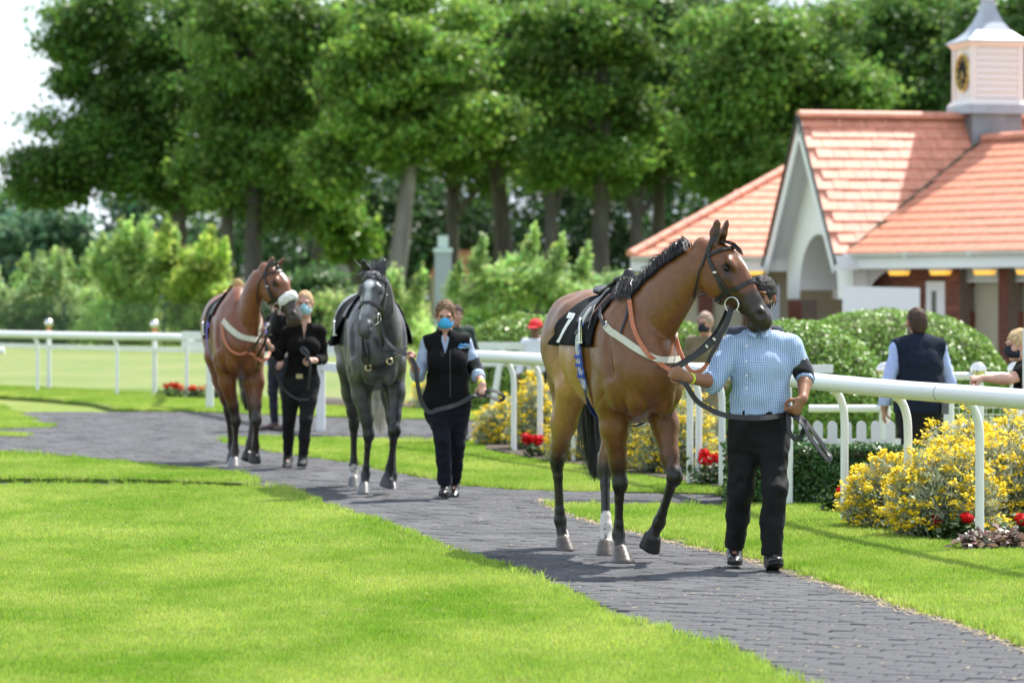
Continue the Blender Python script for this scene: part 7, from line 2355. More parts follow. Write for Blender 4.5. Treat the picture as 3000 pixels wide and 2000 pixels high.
def trousers(A, name, mt, r=(.098, .075, .072, .062), fold=.006, seed=4, ank=.94, waist=.10, cell=(.09, .1, .07), hipg=.014):
    J = A.J; s = A.sp.get('scale', 1.0)
    pc = (J['hipL'] + J['hipR']) / 2
    def b(Fd):
        A.torso(Fd, hipg, top=False)
        Fd.clip(pc + Vector((0, 0, waist)), (0, 0, 1))
        for a in 'LR':
            h_, k_, n_ = J['hip' + a], J['kn' + a], J['an' + a]
            e = k_.lerp(n_, ank)
            Fd.limb(h_, h_.lerp(k_, .5), (r[0] * s, r[0] * 1.08 * s), (r[0] * .92 * s, r[0] * s), .035, 1, tuple(A.fb))
            Fd.limb(h_.lerp(k_, .5), k_, r[0] * .93 * s, r[1] * s, .02, 1)
            Fd.limb(k_, k_.lerp(e, .5), r[1] * s, r[2] * s, .02, 1)
            m = k_.lerp(e, .5)
            Fd.limb(m, e + (e - m).normalized() * .08, r[2] * s, r[3] * s, .02, 1, cut=(tuple(e), tuple(e - m)))
    return cloth(A, name, mt, b, fold, cell, seed)

def shoe(A, a, mt, sole=True, L=.255, heel=None, name='shoe'):
    """low shoe on ankle a; toe vector from the spec"""
    s = A.sp.get('scale', 1.0)
    an = A.J['an' + a]; tv = Vector(A.sp['toe' + a]).normalized()
    upv = Vector((0, 0, 1)); upv = (upv - tv * upv.dot(tv)).normalized(); sd = tv.cross(upv)
    hl = an - upv * (.075 * s) - tv * (.055 * s)
    c = (hl + tv * .12 * s)
    lo = Vector(tuple(min(an[i], c[i]) - .22 for i in range(3))); hi = Vector(tuple(max(an[i], c[i]) + .22 for i in range(3)))
    Fd = Field(lo, hi, .005)
    def p(x, z): return hl + tv * (x * s) + upv * (z * s)
    Fd.limb(p(.035, .045), p(.10, .045), (.036 * s, .045 * s), (.040 * s, .040 * s), .02, 1, tuple(upv))
    Fd.limb(p(.10, .040), p(.20, .028), (.042 * s, .040 * s), (.042 * s, .024 * s), .02, 1, tuple(upv))
    Fd.limb(p(.20, .026), p(.245, .024), (.041 * s, .024 * s), (.028 * s, .018 * s), .02, 1, tuple(upv))
    Fd.limb(p(.045, .05), an + upv * .035, .044 * s, .044 * s, .03, 1)
    Fd.clip(p(0, .012), tuple(-upv))
    V, Q, T, E = Fd.mesh(1)
    o = mesh_np(name, V, Q, mt, A.root)
    out = []
    for (x, w) in ((.0, .030), (.05, .037), (.12, .040), (.19, .045), (.235, .036), (.262, .016)):
        out.append((x, w))
    ring_ = [p(x, 0) + sd * (w * s) for x, w in out] + [p(x, 0) - sd * (w * s) for x, w in out[::-1]]
    mb = MB(); mb.prism([q for q in ring_], upv * .014 * s)
    if heel: mb.prism([p(x, -.014) + sd * (w * s) for x, w in ((.0, .03), (.065, .036))] + [p(x, -.014) - sd * (w * s) for x, w in ((.065, .036), (.0, .03))], upv * .014 * s)
    mb.build('sole', M_trainer, o)
    return o

def face_mask(A, mt):
    P, hs = A.P, A.hs
    lo = A.c - Vector((.16, .16, .18)); hi = A.c + Vector((.16, .16, .1))
    Fd = Field(lo, hi, .005)
    R3 = [tuple(A.sd), tuple(A.g), tuple(A.up)]
    Fd.ell(P(0, .028, -.050), (.068 * hs, .080 * hs, .058 * hs), .01, 1, R=R3)
    Fd.ell(P(0, .088, -.028), (.032 * hs, .038 * hs, .044 * hs), .03, 1, R=R3)
    Fd.clip(P(0, .022, 0), tuple(-A.g)); 
    Fd.noise(.002, (.2, .2, .014), 4)
    V, Q, T, E = Fd.mesh(1)
    o = mesh_np('face_mask', V, Q, mt, A.root)
    for e in (-1, 1):
        for z in (-.02, -.07):
            mb = MB(); mb.tube([P(e * .062, .03, z), P(e * .075, .0, z * .5 - .01), P(e * .082, -.018, -.005)], .0022 * hs, 5); mb.build('ear_loop', M_button, o)
    return o

def hair_cap(A, tint, thick=.012, low=-.02, seed=2, strands=350, slen=.03, curl=0, bun=False, back=0.0, front=.078):
    P, hs = A.P, A.hs
    lo = A.c - Vector((.2, .2, .2)); hi = A.c + Vector((.2, .2, .2))
    Fd = Field(lo, hi, .006)
    R3 = [tuple(A.sd), tuple(A.g), tuple(A.up)]
    Fd.ell(P(0, -.016, .032), ((.076 + thick) * hs, (.096 + thick) * hs, (.092 + thick) * hs), .01, 1, R=R3)
    Fd.ell(P(0, -.045, -.02), ((.068 + thick * .6) * hs, (.062 + thick) * hs, (.075 + back) * hs), .02, 1, R=R3)
    Fd.ell(P(0, .075, -.04), (.066 * hs, .07 * hs, front * 1.35 * hs), .012, 1, R=R3, sub=True)
    for e in (-1, 1): Fd.ell(P(e * .08, .01, -.045), (.02 * hs, .04 * hs, .06 * hs), .01, 1, R=R3, sub=True)
    Fd.clip(P(0, 0, low - .06 - back), tuple(-A.up))
    if bun: Fd.ell(P(0, -.12, .01), .04 * hs, .02, 1)
    Fd.noise(.005, .018, seed); Fd.noise(.003, .009, seed + 1)
    V, Q, T, E = Fd.mesh(1)
    r = np.random.default_rng(seed)
    C = np.array(tint)[None] * (1 + .35 * vnoise(V, .012, seed)[:, None])
    o = mesh_np('hair', V, Q, M_hairp, A.root, True, np.clip(C, 0, 1))
    if strands:
        ids = r.choice(len(V), strands)
        cc = np.array(A.P(0, -.01, .02))
        st = []
        for i in ids:
            n = V[i] - cc; n /= np.linalg.norm(n) + 1e-9
            d = r.normal(size=3) + np.array(A.g) * -.4; d -= n * d.dot(n); d /= np.linalg.norm(d) + 1e-9; d = d + n * (.12 + curl * 40)
            L_ = slen * r.uniform(.5, 1.3)
            ph = r.uniform(0, 6)
            tdir = np.cross(n, d)
            st.append([V[i] + d * (u * L_) + tdir * (curl * sin(u * 9 + ph)) + np.array((0, 0, -.5)) * L_ * u * u for u in np.linspace(0, 1, 6)])
        hair_strips('hair_strands', st, .0011, M_hairp, o, tint, .5, seed)
    return o

def band(A, c, d, r, w, th, name, mt, n=16, ell=1.0):
    """bracelet / armband: lathed ring round axis d"""
    d = Vector(d).normalized(); x = d.orthogonal().normalized(); y = d.cross(x)
    mb = MB(); V = []; prof = [(r, -w / 2), (r + th, -w / 2 + th * .3), (r + th, w / 2 - th * .3), (r, w / 2)]
    for rr, z in prof:
        for k in range(n):
            a = 2 * pi * k / n; V.append(Vector(c) + d * z + x * (rr * cos(a)) + y * (rr * ell * sin(a)))
    mb.faces(V, [(i * n + k, i * n + (k + 1) % n, (i + 1) * n + (k + 1) % n, (i + 1) * n + k) for i in range(3) for k in range(n)], 0, True)
    return mb.build(name, mt, A.root)
GRP_P = 'handlers leading the horses'
# ---------------------------------------------------------------- man in gingham
man = person(dict(label='man in blue gingham shirt and black trousers leading the number 7 horse', group=GRP_P, Y=20.0, base=G(2205, 1667), res=.0065, skin=(.27, .125, .070), build=1.0,
    J=dict(head=(2230, 872, .05), neck=(2228, 962, .03), shR=(2146, 1017, .0), shL=(2314, 1013, .06), elR=(2088, 1118, -.10), elL=(2360, 1102, .04), wrR=(2018, 1108, -.30), wrL=(2352, 1170, -.12),
           hipR=(2180, 1262, .02), hipL=(2270, 1262, .02), knR=(2172, 1435, .0), knL=(2268, 1430, -.14), anR=(2152, 1608, .10), anL=(2261, 1632, -.16)),
    handR=dict(d=(-.80, -.2, .36), n=(-.25, -.95, .1), thumb=1, s=1.08), handL=dict(d=(-.55, -.25, -.75), n=(.55, -.72, -.1), thumb=-1, s=1.05, curl=(58, 78, 45)),
    toeR=(-.05, -1, -.03), toeL=(.08, -1, .28), gaze=(-.32, -.93, -.05), brow=M_leather))
J = man.J
def b(Fd):
    man.torso(Fd, .016, belly=.012)
    pc = (J['hipL'] + J['hipR']) / 2
    Fd.limb(pc + Vector((0, 0, .09)), pc + Vector((0, 0, .17)), (.175, .122), (.176, .125), .03, 1, tuple(man.fb))
    Fd.clip(pc + Vector((0, 0, .095)), (0, 0, -1))
    Fd.clip(J['neck'] + Vector((0, 0, .0)), (0, .35, 1), lo=J['neck'] - Vector((.1, .1, .1)), hi=J['neck'] + Vector((.1, .1, .2)))
    sleeve(man, 'R', 1, .068, .060, fore=.08)(Fd); sleeve(man, 'L', .62, .068, .066)(Fd)
cloth(man, 'shirt', M_gingham, b, .009, (.05, .08, .09), 3)
for a, u in (('R', .12),):
    el, wr = J['el' + a], J['wr' + a]; p = el.lerp(wr, u)
    Fd = Field(tuple(p - Vector((.15,) * 3)), tuple(p + Vector((.15,) * 3)), .006)
    d = (wr - el).normalized(); Fd.limb(p - d * .045, p + d * .03, .060, .054, .01, 1, cut=(tuple(p + d * .03), tuple(d))); Fd.clip(p - d * .05, tuple(-d)); Fd.noise(.004, .03, 3)
    V, Q, T, E = Fd.mesh(1); mesh_np('rolled_cuff', V, Q, M_gingham, man.root)
el, sh, wr = J['elL'], J['shL'], J['wrL']
Fd = Field(tuple(el - Vector((.2, .2, .15))), tuple(el + Vector((.2, .2, .28))), .006)
p0, p1 = sh.lerp(el, .52), el + (wr - el) * .10
Fd.chain([p0, sh.lerp(el, .85), p1], [.064, .059, .056], .02, 1); Fd.clip(p0, tuple(sh - el)); Fd.clip(p1, tuple(wr - el)); Fd.noise(.003, .05, 8)
V, Q, T, E = Fd.mesh(1); mesh_np('armband', V, Q, M_armband, man.root)
Fd = Field(tuple(el - Vector((.2, .2, .2))), tuple(el + Vector((.2, .2, .2))), .006)
p2 = el.lerp(wr, .22); Fd.limb(p1, p2 + (p2 - p1) * 1, .054, .053, .02, 1, cut=(tuple(p2), tuple(wr - el))); Fd.clip(p1, tuple(el - wr)); Fd.noise(.004, .03, 9)
V, Q, T, E = Fd.mesh(1); mesh_np('rolled_cuff', V, Q, M_gingham, man.root)
trousers(man, 'trousers', M_black_trouser, (.086, .076, .066, .058), .010, 5, .97, .125, (.06, .07, .08))
for a in 'LR': shoe(man, a, M_shoe, heel=True)
hair_cap(man, (.030, .028, .028), .012, .005, 3, 420, .022, .003, front=.068)
face_mask(man, M_mask_black)
# shirt placket with buttons, collar, belt loops
bv = BVHTree.FromObject([o for o in man.root.children if o.name.startswith('shirt')][0], bpy.context.evaluated_depsgraph_get())
for py in (965, 1020, 1067, 1110, 1150):
    q = U(2220, py, 19.0) - man.base
    hit = bv.ray_cast(q, Vector((0, 1, 0)))
    if hit[0]:
        mb = MB(); n = hit[1]; R = n.to_track_quat('Z', 'Y').to_matrix()
        mb.box(hit[0] + n * .003, (.011, .011, .004), R); mb.build('button', M_button, man.root)
prev = None; mb = MB()
for py in range(985, 1185, 12):
    hits = [bv.ray_cast(U(px, py, 19.0) - man.base, Vector((0, 1, 0))) for px in (2212, 2226)]
    if all(h_[0] for h_ in hits):
        row = [h_[0] + h_[1] * .0035 for h_ in hits]
        if prev: mb.poly([prev[0], prev[1], row[1], row[0]])
        prev = row
mb.build('placket', M_gingham, man.root)
for e, (x0, x1, x2) in ((-1, (2222, 2190, 2200)), (1, (2226, 2262, 2252))):
    mb = MB()
    pts = [U(x0, 968, 19.93) - man.base, U(x0 + e * 10, 990, 19.90) - man.base, U(x1, 978, 19.93) - man.base, U(x2, 950, 19.96) - man.base]
    mb.prism(pts, (0, -.004, 0)); mb.build('collar', M_gingham, man.root)
wv = J['wrR']; dd = J['wrR'] - J['elR']
band(man, wv + dd.normalized() * -.015, dd, .031, .018, .003, 'wristband', M_wrist_yellow)
pcm = (J['hipL'] + J['hipR']) / 2
for x in (-.12, -.06, .06, .12):
    mb = MB(); mb.box(pcm + man.side * x + man.fb * (.128 - abs(x) * .25) + Vector((0, 0, .10)), (.012, .008, .045)); mb.build('belt_loop', M_black_trouser, man.root)

# ---------------------------------------------------------------- woman with the grey
w2 = person(dict(label='woman in black fleece vest and bright blue face mask leading the grey horse', group=GRP_P, Y=27.0, base=G(1312, 1458), res=.0085, skin=(.50, .27, .20), female=1, build=1.03, scale=.95,
    J=dict(head=(1305, 924, .0), neck=(1305, 984, .02), shR=(1254, 1008, .0), shL=(1362, 1006, .03), elR=(1224, 1100, -.02), elL=(1396, 1088, .05), wrR=(1211, 1066, -.24), wrL=(1413, 1126, -.14),
           hipR=(1282, 1190, .02), hipL=(1336, 1190, .02), knR=(1297, 1295, -.12), knL=(1340, 1300, .02), anR=(1305, 1424, -.10), anL=(1329, 1415, .22)),
    handR=dict(d=(-.35, -.55, .75), n=(-.55, -.8, -.1), thumb=1), handL=dict(d=(.05, -.55, -.85), n=(.15, -.85, .4), thumb=-1, curl=(60, 80, 50)),
    toeR=(-.08, -1, .02), toeL=(.03, -1, -.25), gaze=(-.03, -.94, -.30), brow=mat('brown_brow', (.10, .05, .03))))
J = w2.J
def b(Fd):
    w2.torso(Fd, .006); Fd.clip((J['hipL'] + J['hipR']) / 2 + Vector((0, 0, -.02)), (0, 0, -1))
    sleeve(w2, 'R', 1, .058, .052, fore=.35)(Fd); sleeve(w2, 'L', 1, .058, .052, fore=.45)(Fd)
    Fd.clip(J['neck'] + Vector((0, 0, .005)), (0, .3, 1), lo=J['neck'] - Vector((.12, .12, .1)), hi=J['neck'] + Vector((.12, .12, .2)))
    c_ = J['neck'] + Vector((0, -.13, .0)); Fd.limb(c_ + Vector((0, 0, .08)), c_ + Vector((0, 0, -.08)), (.050, .09), (.004, .06), .006, 0, (0, 1, 0), sub=True)
cloth(w2, 'shirt', M_chambray, b, .007, (.05, .07, .05), 13)
pc = (J['hipL'] + J['hipR']) / 2
def b(Fd):
    w2.torso(Fd, .024, belly=.02)
    for a in 'LR':
        d = (J['el' + a] - J['sh' + a]).normalized(); Fd.clip(J['sh' + a] + w2.side * (.035 if a == 'L' else -.035), tuple((d * .25 + w2.side * (1.6 if a == 'L' else -1.6)).normalized()), lo=J['sh' + a] - Vector((.2, .25, .22)), hi=J['sh' + a] + Vector((.2, .25, .2)))
    Fd.limb(pc + Vector((0, 0, -.02)), pc + Vector((0, 0, .12)), (.180, .135), (.168, .128), .03, 1, tuple(w2.fb))
    Fd.clip(pc + Vector((0, 0, -.005)), (0, 0, -1))
    Fd.limb(J['neck'] + Vector((0, .0, -.05)), J['neck'] + Vector((0, .01, .03)), (.080, .075), (.076, .074), .02, 1, (0, 1, 0), cut=(tuple(J['neck'] + Vector((0, 0, .03))), (0, .2, 1)))
    # open V at the throat
    c_ = J['neck'] + Vector((0, -.13, .0))
    Fd.limb(c_ + Vector((0, 0, .08)), c_ + Vector((0, 0, -.12)), (.075, .09), (.006, .06), .006, 0, (0, 1, 0), sub=True)
cloth(w2, 'vest', M_black_fleece, b, .005, (.08, .1, .07), 23)
# turned-down fleece collar
for e in (-1, 1):
    mb = MB(); mb.prism([J['neck'] + Vector((e * .014, -.105, -.105)), J['neck'] + Vector((e * .085, -.085, -.085)), J['neck'] + Vector((e * .098, -.045, -.015)), J['neck'] + Vector((e * .072, -.070, .010)), J['neck'] + Vector((e * .040, -.095, -.045))], (0, -.012, 0)); mb.build('fleece_collar', M_black_fleece, w2.root)
# open shirt throat and collar points
for e in (-1, 1):
    mb = MB(); mb.prism([J['neck'] + Vector((e * .012, -.075, -.035)), J['neck'] + Vector((e * .062, -.062, -.03)), J['neck'] + Vector((e * .062, -.035, .028)), J['neck'] + Vector((e * .04, -.05, .022))], (0, -.006, 0)); mb.build('collar', M_chambray, w2.root)
mb = MB(); bvv = BVHTree.FromObject([o for o in w2.root.children if o.name.startswith('vest')][0], bpy.context.evaluated_depsgraph_get())
def on_vest(px, py, off=.004):
    h_ = bvv.ray_cast(U(px, py, 25.5) - w2.base, Vector((0, 1, 0))); return h_[0] + h_[1] * off if h_[0] else None
zp = [on_vest(1309, y) for y in range(1035, 1180, 12)]; zp = [p for p in zp if p]
mb.tube(zp, .004, 5); mb.build('zip', mat('zip_grey', (.05, .05, .055), rough=.4), w2.root)
# embroidered emblem on the chest: a leaping horse outline over wavy lines
M_emb = mat('emblem_blue', (.06, .32, .75), rough=.7); M_emb2 = mat('emblem_pale', (.55, .68, .80), rough=.7)
for m_, strokes, r in ((M_emb, [[(1334, 1029), (1336, 1022), (1341, 1017), (1348, 1018), (1356, 1015), (1364, 1017)], [(1336, 1022), (1340, 1026), (1348, 1024), (1356, 1021), (1363, 1024)], [(1341, 1017), (1340, 1013)], [(1344, 1024), (1340, 1030)]], .0040), (M_emb2, [[(1339, 1029), (1348, 1027), (1358, 1027), (1366, 1024)], [(1344, 1020), (1354, 1018), (1366, 1020)]], .0032)):
    for s_ in strokes:
        pp = [on_vest(*q, .005) for q in s_]; pp = [p for p in pp if p]
        if len(pp) > 1: mb = MB(); mb.tube(catmull(pp, 4), r, 5); mb.build('emblem', m_, w2.root)
for a, u in (('R', .33), ('L', .42)):
    el, wr = J['el' + a], J['wr' + a]; p = el.lerp(wr, u); d = (wr - el).normalized()
    Fd = Field(tuple(p - Vector((.15,) * 3)), tuple(p + Vector((.15,) * 3)), .007)
    Fd.limb(p - d * .04, p + d * .03, .053, .048, .01, 1, cut=(tuple(p + d * .03), tuple(d))); Fd.clip(p - d * .05, tuple(-d)); Fd.noise(.005, .03, 3)
    V, Q, T, E = Fd.mesh(1); mesh_np('rolled_cuff', V, Q, M_chambray, w2.root)
el, sh, wr = J['elL'], J['shL'], J['wrL']
Fd = Field(tuple(el - Vector((.2, .2, .15))), tuple(el + Vector((.2, .2, .28))), .007)
p0, p1 = sh.lerp(el, .55), el + (wr - el) * .22
Fd.chain([p0, el, p1], [.062, .060, .056], .02, 1); Fd.clip(p0, tuple(sh - el)); Fd.clip(p1, tuple(wr - el)); Fd.noise(.004, .04, 8)
V, Q, T, E = Fd.mesh(1); mesh_np('armband', V, Q, M_armband, w2.root)
trousers(w2, 'trousers', M_navy_jean, (.086, .068, .062, .062), .008, 15, .96, .06, (.08, .1, .035))
for a in 'LR': shoe(w2, a, M_shoe, heel=True)
hair_cap(w2, (.17, .105, .06), .007, -.02, 6, 420, .034, .006, bun=True, back=.02, front=.088)
face_mask(w2, M_mask_blue)
band(w2, J['wrL'] + (J['wrL'] - J['elL']).normalized() * -.02, J['wrL'] - J['elL'], .029, .024, .004, 'wristband', M_wrist_yellow)

# ---------------------------------------------------------------- woman with the rear bay
w3 = person(dict(label='young woman in black top and pale blue mask leading the rear bay horse', group=GRP_P, Y=31.7, base=G(866, 1371), res=.0095, skin=(.56, .33, .26), female=1, build=.93, scale=.98,
    J=dict(head=(893, 890, .0), neck=(893, 948, .02), shR=(843, 973, -.0), shL=(938, 970, .03), elR=(818, 1044, -.02), elL=(947, 1052, .06), wrR=(794, 1018, -.22), wrL=(922, 1056, -.16),
           hipR=(856, 1122, .0), hipL=(908, 1122, .0), knR=(847, 1228, .05), knL=(896, 1228, -.12), anR=(844, 1338, .20), anL=(887, 1344, -.06)),
    handR=dict(d=(-.6, -.5, .5), n=(-.5, -.8, .1), thumb=1), handL=dict(d=(-.75, -.5, .0), n=(.3, -.75, .55), thumb=-1),
    toeR=(-.02, -1, -.22), toeL=(.0, -1, .05), gaze=(-.05, -.97, -.12), brow=mat('fair_brow', (.25, .15, .08))))
J = w3.J
def b(Fd):
    w3.torso(Fd, .010); Fd.clip((J['hipL'] + J['hipR']) / 2 + Vector((0, 0, .06)), (0, 0, -1))
    sleeve(w3, 'R', 1, .052, .044, fore=.85)(Fd); sleeve(w3, 'L', 1, .052, .044, fore=.85)(Fd)
    c_ = J['neck'] + Vector((0, -.12, .0)); Fd.limb(c_ + Vector((0, 0, .08)), c_ + Vector((0, 0, -.12)), (.062, .10), (.006, .06), .006, 0, (0, 1, 0), sub=True)
    Fd.clip(J['neck'] + Vector((0, 0, .0)), (0, .2, 1), lo=J['neck'] - Vector((.12, .12, .1)), hi=J['neck'] + Vector((.12, .12, .2)))
cloth(w3, 'top', M_black_knit, b, .005, (.06, .08, .05), 33)
for e in (-1, 1):
    mb = MB(); mb.prism([J['neck'] + Vector((e * .03, -.078, -.06)), J['neck'] + Vector((e * .075, -.06, -.03)), J['neck'] + Vector((e * .062, -.03, .025)), J['neck'] + Vector((e * .05, -.05, .0))], (0, -.006, 0)); mb.build('collar', M_black_knit, w3.root)
trousers(w3, 'trousers', M_black_trouser, (.090, .062, .054, .046), .004, 35, .88, .075, (.08, .1, .05), hipg=.008)
pc = (J['hipL'] + J['hipR']) / 2
mb = MB(); 
for k in range(24):
    a0, a1 = 2 * pi * k / 24, 2 * pi * (k + 1) / 24
    q = [pc + w3.side * (.158 * cos(a)) + w3.fb * (.112 * sin(a)) for a in (a0, a1)]
    mb.poly([q[0] + Vector((0, 0, .05)), q[1] + Vector((0, 0, .05)), q[1] + Vector((0, 0, .085)), q[0] + Vector((0, 0, .085))])
bl = mb.build('belt', M_leather, w3.root)
mb = MB(); mb.box(pc + w3.fb * .118 + w3.side * -.02 + Vector((0, 0, .067)), (.06, .01, .042)); mb.build('buckle', mat('old_brass', (.35, .28, .17), rough=.35, metal=1), bl)
for a in 'LR': shoe(w3, a, M_trainer)
hair_cap(w3, (.46, .31, .17), .004, -.02, 9, 200, .022, .002, bun=True, back=.02, front=.092)
face_mask(w3, M_mask_pale)

# ---------------------------------------------------------------- bystanders
GB = 'bystanders behind the rails'
def simple(label, Y, px, zb, skin, H=1.70, face=(0, -1, 0), female=0, res=.011, arms='down', lean=0.0, group=GB, toe=None, build=1.0):
    """upright person at depth Y, centre column px, feet at height zb"""
    X = (px - 1500) * Y / F
    k = H / 1.75
    fv = Vector(face).normalized(); sv = Vector((0, 0, 1)).cross(fv)       # person's left
    def W(l_, f_, z): return Vector((X, Y, zb)) + sv * (l_ * k) + fv * (f_ * k) + Vector((0, 0, z * k))
    pts = dict(head=W(0, .03 + lean, 1.63), neck=W(0, lean * .8, 1.48), shR=W(-.175, lean * .7, 1.42), shL=W(.175, lean * .7, 1.42), hipR=W(-.085, 0, .92), hipL=W(.085, 0, .92),
               knR=W(-.10, .03, .50), knL=W(.10, -.02, .50), anR=W(-.11, .0, .09), anL=W(.11, -.04, .09))
    if arms == 'down': pts.update(elR=W(-.27, lean * .4, 1.14), elL=W(.27, lean * .4, 1.14), wrR=W(-.25, .14 + lean * .3, .92), wrL=W(.25, .14 + lean * .3, .92))
    elif arms == 'front': pts.update(elR=W(-.24, .12 + lean, 1.16), elL=W(.24, .12 + lean, 1.16), wrR=W(-.08, .36 + lean, 1.10), wrL=W(.08, .36 + lean, 1.10))
    else: pts.update(arms(W))
    def inv(p): return (1500 + p.x * F / p.y, HOR - (p.z - CH) * F / p.y, p.y - Y)
    dn = (fv * .2 + Vector((0, 0, -1))); 
    hR = dict(d=dn if arms == 'down' else fv, n=-sv + fv * .2 if arms == 'down' else Vector((0, 0, 1)), thumb=-1, curl=(30, 40, 25)); hL = dict(hR, n=(sv + fv * .2) if arms == 'down' else Vector((0, 0, 1)), thumb=1)
    return person(dict(label=label, group=group, Y=Y, base=(X, Y, zb), res=res, skin=skin, scale=k, female=female, build=build, J={a: inv(p) for a, p in pts.items()}, handR=hR, handL=hL,
                       toeR=fv + sv * -.15, toeL=fv + sv * .15, gaze=fv + Vector((0, 0, -.1)), facing=fv))

def dress(A, top, bottom, sl=.95, tg=.014, hem=.02, seed=2, r=(.098, .080, .075, .07), shoe_m=None, topname='jacket'):
    J = A.J; pc = (J['hipL'] + J['hipR']) / 2
    def b(Fd):
        A.torso(Fd, tg)
        for a in 'LR': sleeve(A, a, 1, .062, .054, fore=sl)(Fd)
        Fd.clip(pc + Vector((0, 0, hem)), (0, 0, -1))
        Fd.clip(J['neck'] + Vector((0, 0, .005)), (0, 0, 1), lo=J['neck'] - Vector((.1, .1, .1)), hi=J['neck'] + Vector((.1, .1, .2)))
    cloth(A, topname, top, b, .006, (.07, .08, .07), seed)
    trousers(A, 'trousers', bottom, r, .007, seed + 3, .97, max(hem + .04, .06))
    for a in 'LR': shoe(A, a, shoe_m or M_shoe)

# man seen from behind in a navy fleece vest
v = simple('man seen from behind in navy fleece vest and pale blue shirt beyond the rail', 28.5, 2694, -.28, (.36, .20, .14), 1.78, (-.25, 1, 0), res=.0085, lean=.04, build=1.12)
dress(v, M_pale_shirt, M_black_trouser, 1.0, .008, .03, 41, (.11, .095, .09, .085), topname='shirt')
J = v.J; pc = (J['hipL'] + J['hipR']) / 2
def b(Fd):
    v.torso(Fd, .030, belly=.03)
    for a in 'LR':
        d = (J['el' + a] - J['sh' + a]).normalized(); Fd.clip(J['sh' + a] + v.side * (.04 if a == 'L' else -.04), tuple((d * .25 + v.side * (1.6 if a == 'L' else -1.6)).normalized()), lo=J['sh' + a] - Vector((.25, .25, .24)), hi=J['sh' + a] + Vector((.25, .25, .2)))
    Fd.limb(pc + Vector((0, 0, -.04)), pc + Vector((0, 0, .12)), (.21, .155), (.205, .155), .03, 1, tuple(v.fb))
    Fd.clip(pc + Vector((0, 0, -.03)), (0, 0, -1))
    Fd.limb(J['neck'] + Vector((0, 0, -.06)), J['neck'] + Vector((0, .0, .035)), (.088, .082), (.075, .074), .02, 1, (0, 1, 0), cut=(tuple(J['neck'] + Vector((0, 0, .035))), (0, 0, 1)))
cloth(v, 'vest', M_navy_fleece, b, .006, (.09, .1, .08), 43)
hair_cap(v, (.060, .036, .024), .006, -.035, 12, 200, .010, 0, back=.01)
face_mask(v, M_mask_black)
mb = MB(); q = pc + Vector((.20, -.10, .03)); mb.box(q, (.06, .04, .13)); mb.box(q + Vector((0, -.022, .02)), (.04, .01, .05)); mb.box(q + Vector((.02, 0, .09)), (.014, .014, .06)); 
mb.build('belt_radio', mat('radio_grey', (.12, .12, .13), rough=.4), v.root)

# woman leaning on the rail at the far end
rl = person(dict(label='blonde woman in black top and black mask leaning her forearms on the rail', group=GB, Y=26.4, base=(4.25, 26.4, -.28), res=.0085, skin=(.58, .33, .26), female=1, scale=.98,
    J=dict(head=(2985, 1012, 0), neck=(3012, 1062, .02), shR=(3000, 1090, -.16), shL=(3015, 1085, .18), elR=(2958, 1112, -.20), elL=(2975, 1108, .16), wrR=(2880, 1108, -.08), wrL=(2878, 1106, .06),
           hipR=(3105, 1260, -.09), hipL=(3105, 1260, .09), knR=(3100, 1405, -.1), knL=(3120, 1405, .1), anR=(3110, 1568, -.1), anL=(3130, 1568, .1)),
    handR=dict(d=(-1, .15, .0), n=(-.1, -.5, .8), thumb=1), handL=dict(d=(-1, -.1, .0), n=(0, .3, .9), thumb=-1), toeR=(-1, -.1, 0), toeL=(-1, .1, 0), gaze=(-.96, -.25, -.12), facing=(-1, 0, 0), brow=mat('fair_brow2', (.25, .15, .08))))
J = rl.J
def b(Fd):
    rl.torso(Fd, .014)
    for a in 'LR': sleeve(rl, a, .55, .064, .06)(Fd)
    Fd.clip((J['hipL'] + J['hipR']) / 2 + Vector((0, 0, -.02)), (0, 0, -1))
cloth(rl, 'top', M_black_knit, b, .005, (.06, .08, .06), 53)
trousers(rl, 'trousers', M_black_trouser, seed=55)
for a in 'LR': shoe(rl, a, M_trainer)
hair_cap(rl, (.50, .36, .20), .012, -.02, 15, 300, .04, .004, back=.03)
face_mask(rl, M_mask_black)
band(rl, J['wrR'] + Vector((.03, 0, 0)), J['wrR'] - J['elR'], .032, .02, .004, 'wristband', M_wrist_green)

# red cap beyond the rails
rc = simple('person in white shirt and red cap behind the rump of the number 7 horse', 46, 1578, -.34, (.16, .075, .045), 1.62, (-.4, -1, 0), lean=.10, res=.013)
dress(rc, M_white_shirt, mat('navy_trouser', (.010, .014, .030), rough=.85), .95, .016, .05, 61, topname='shirt')
Fd = Field(tuple(rc.c - Vector((.2,) * 3)), tuple(rc.c + Vector((.2,) * 3)), .007)
R3 = [tuple(rc.sd), tuple(rc.g), tuple(rc.up)]
Fd.ell(rc.P(0, -.012, .04), (.094, .112, .098), .01, 1, R=R3); Fd.clip(rc.P(0, 0, .02), tuple(-rc.up)); Fd.ell(rc.P(0, .12, .03), (.075, .075, .010), .02, 1, R=R3)
V, Q, T, E = Fd.mesh(1); mesh_np('cap', V, Q, mat('red_cap', (.62, .012, .02), rough=.8), rc.root)

tm = simple('grey haired man in tan jacket glimpsed under the chin of the number 7 horse', 36, 2068, -.25, (.48, .25, .19), 1.68, (-.5, -1, 0), res=.012)
dress(tm, mat('tan_tweed', (.16, .13, .075), rough=.95, noise=.2, nscale=60), mat('stone_trouser', (.22, .19, .14), rough=.9), .95, .022, -.04, 63)
hair_cap(tm, (.30, .22, .17), .010, -.02, 18, 150, .015)
face_mask(tm, M_mask_black)

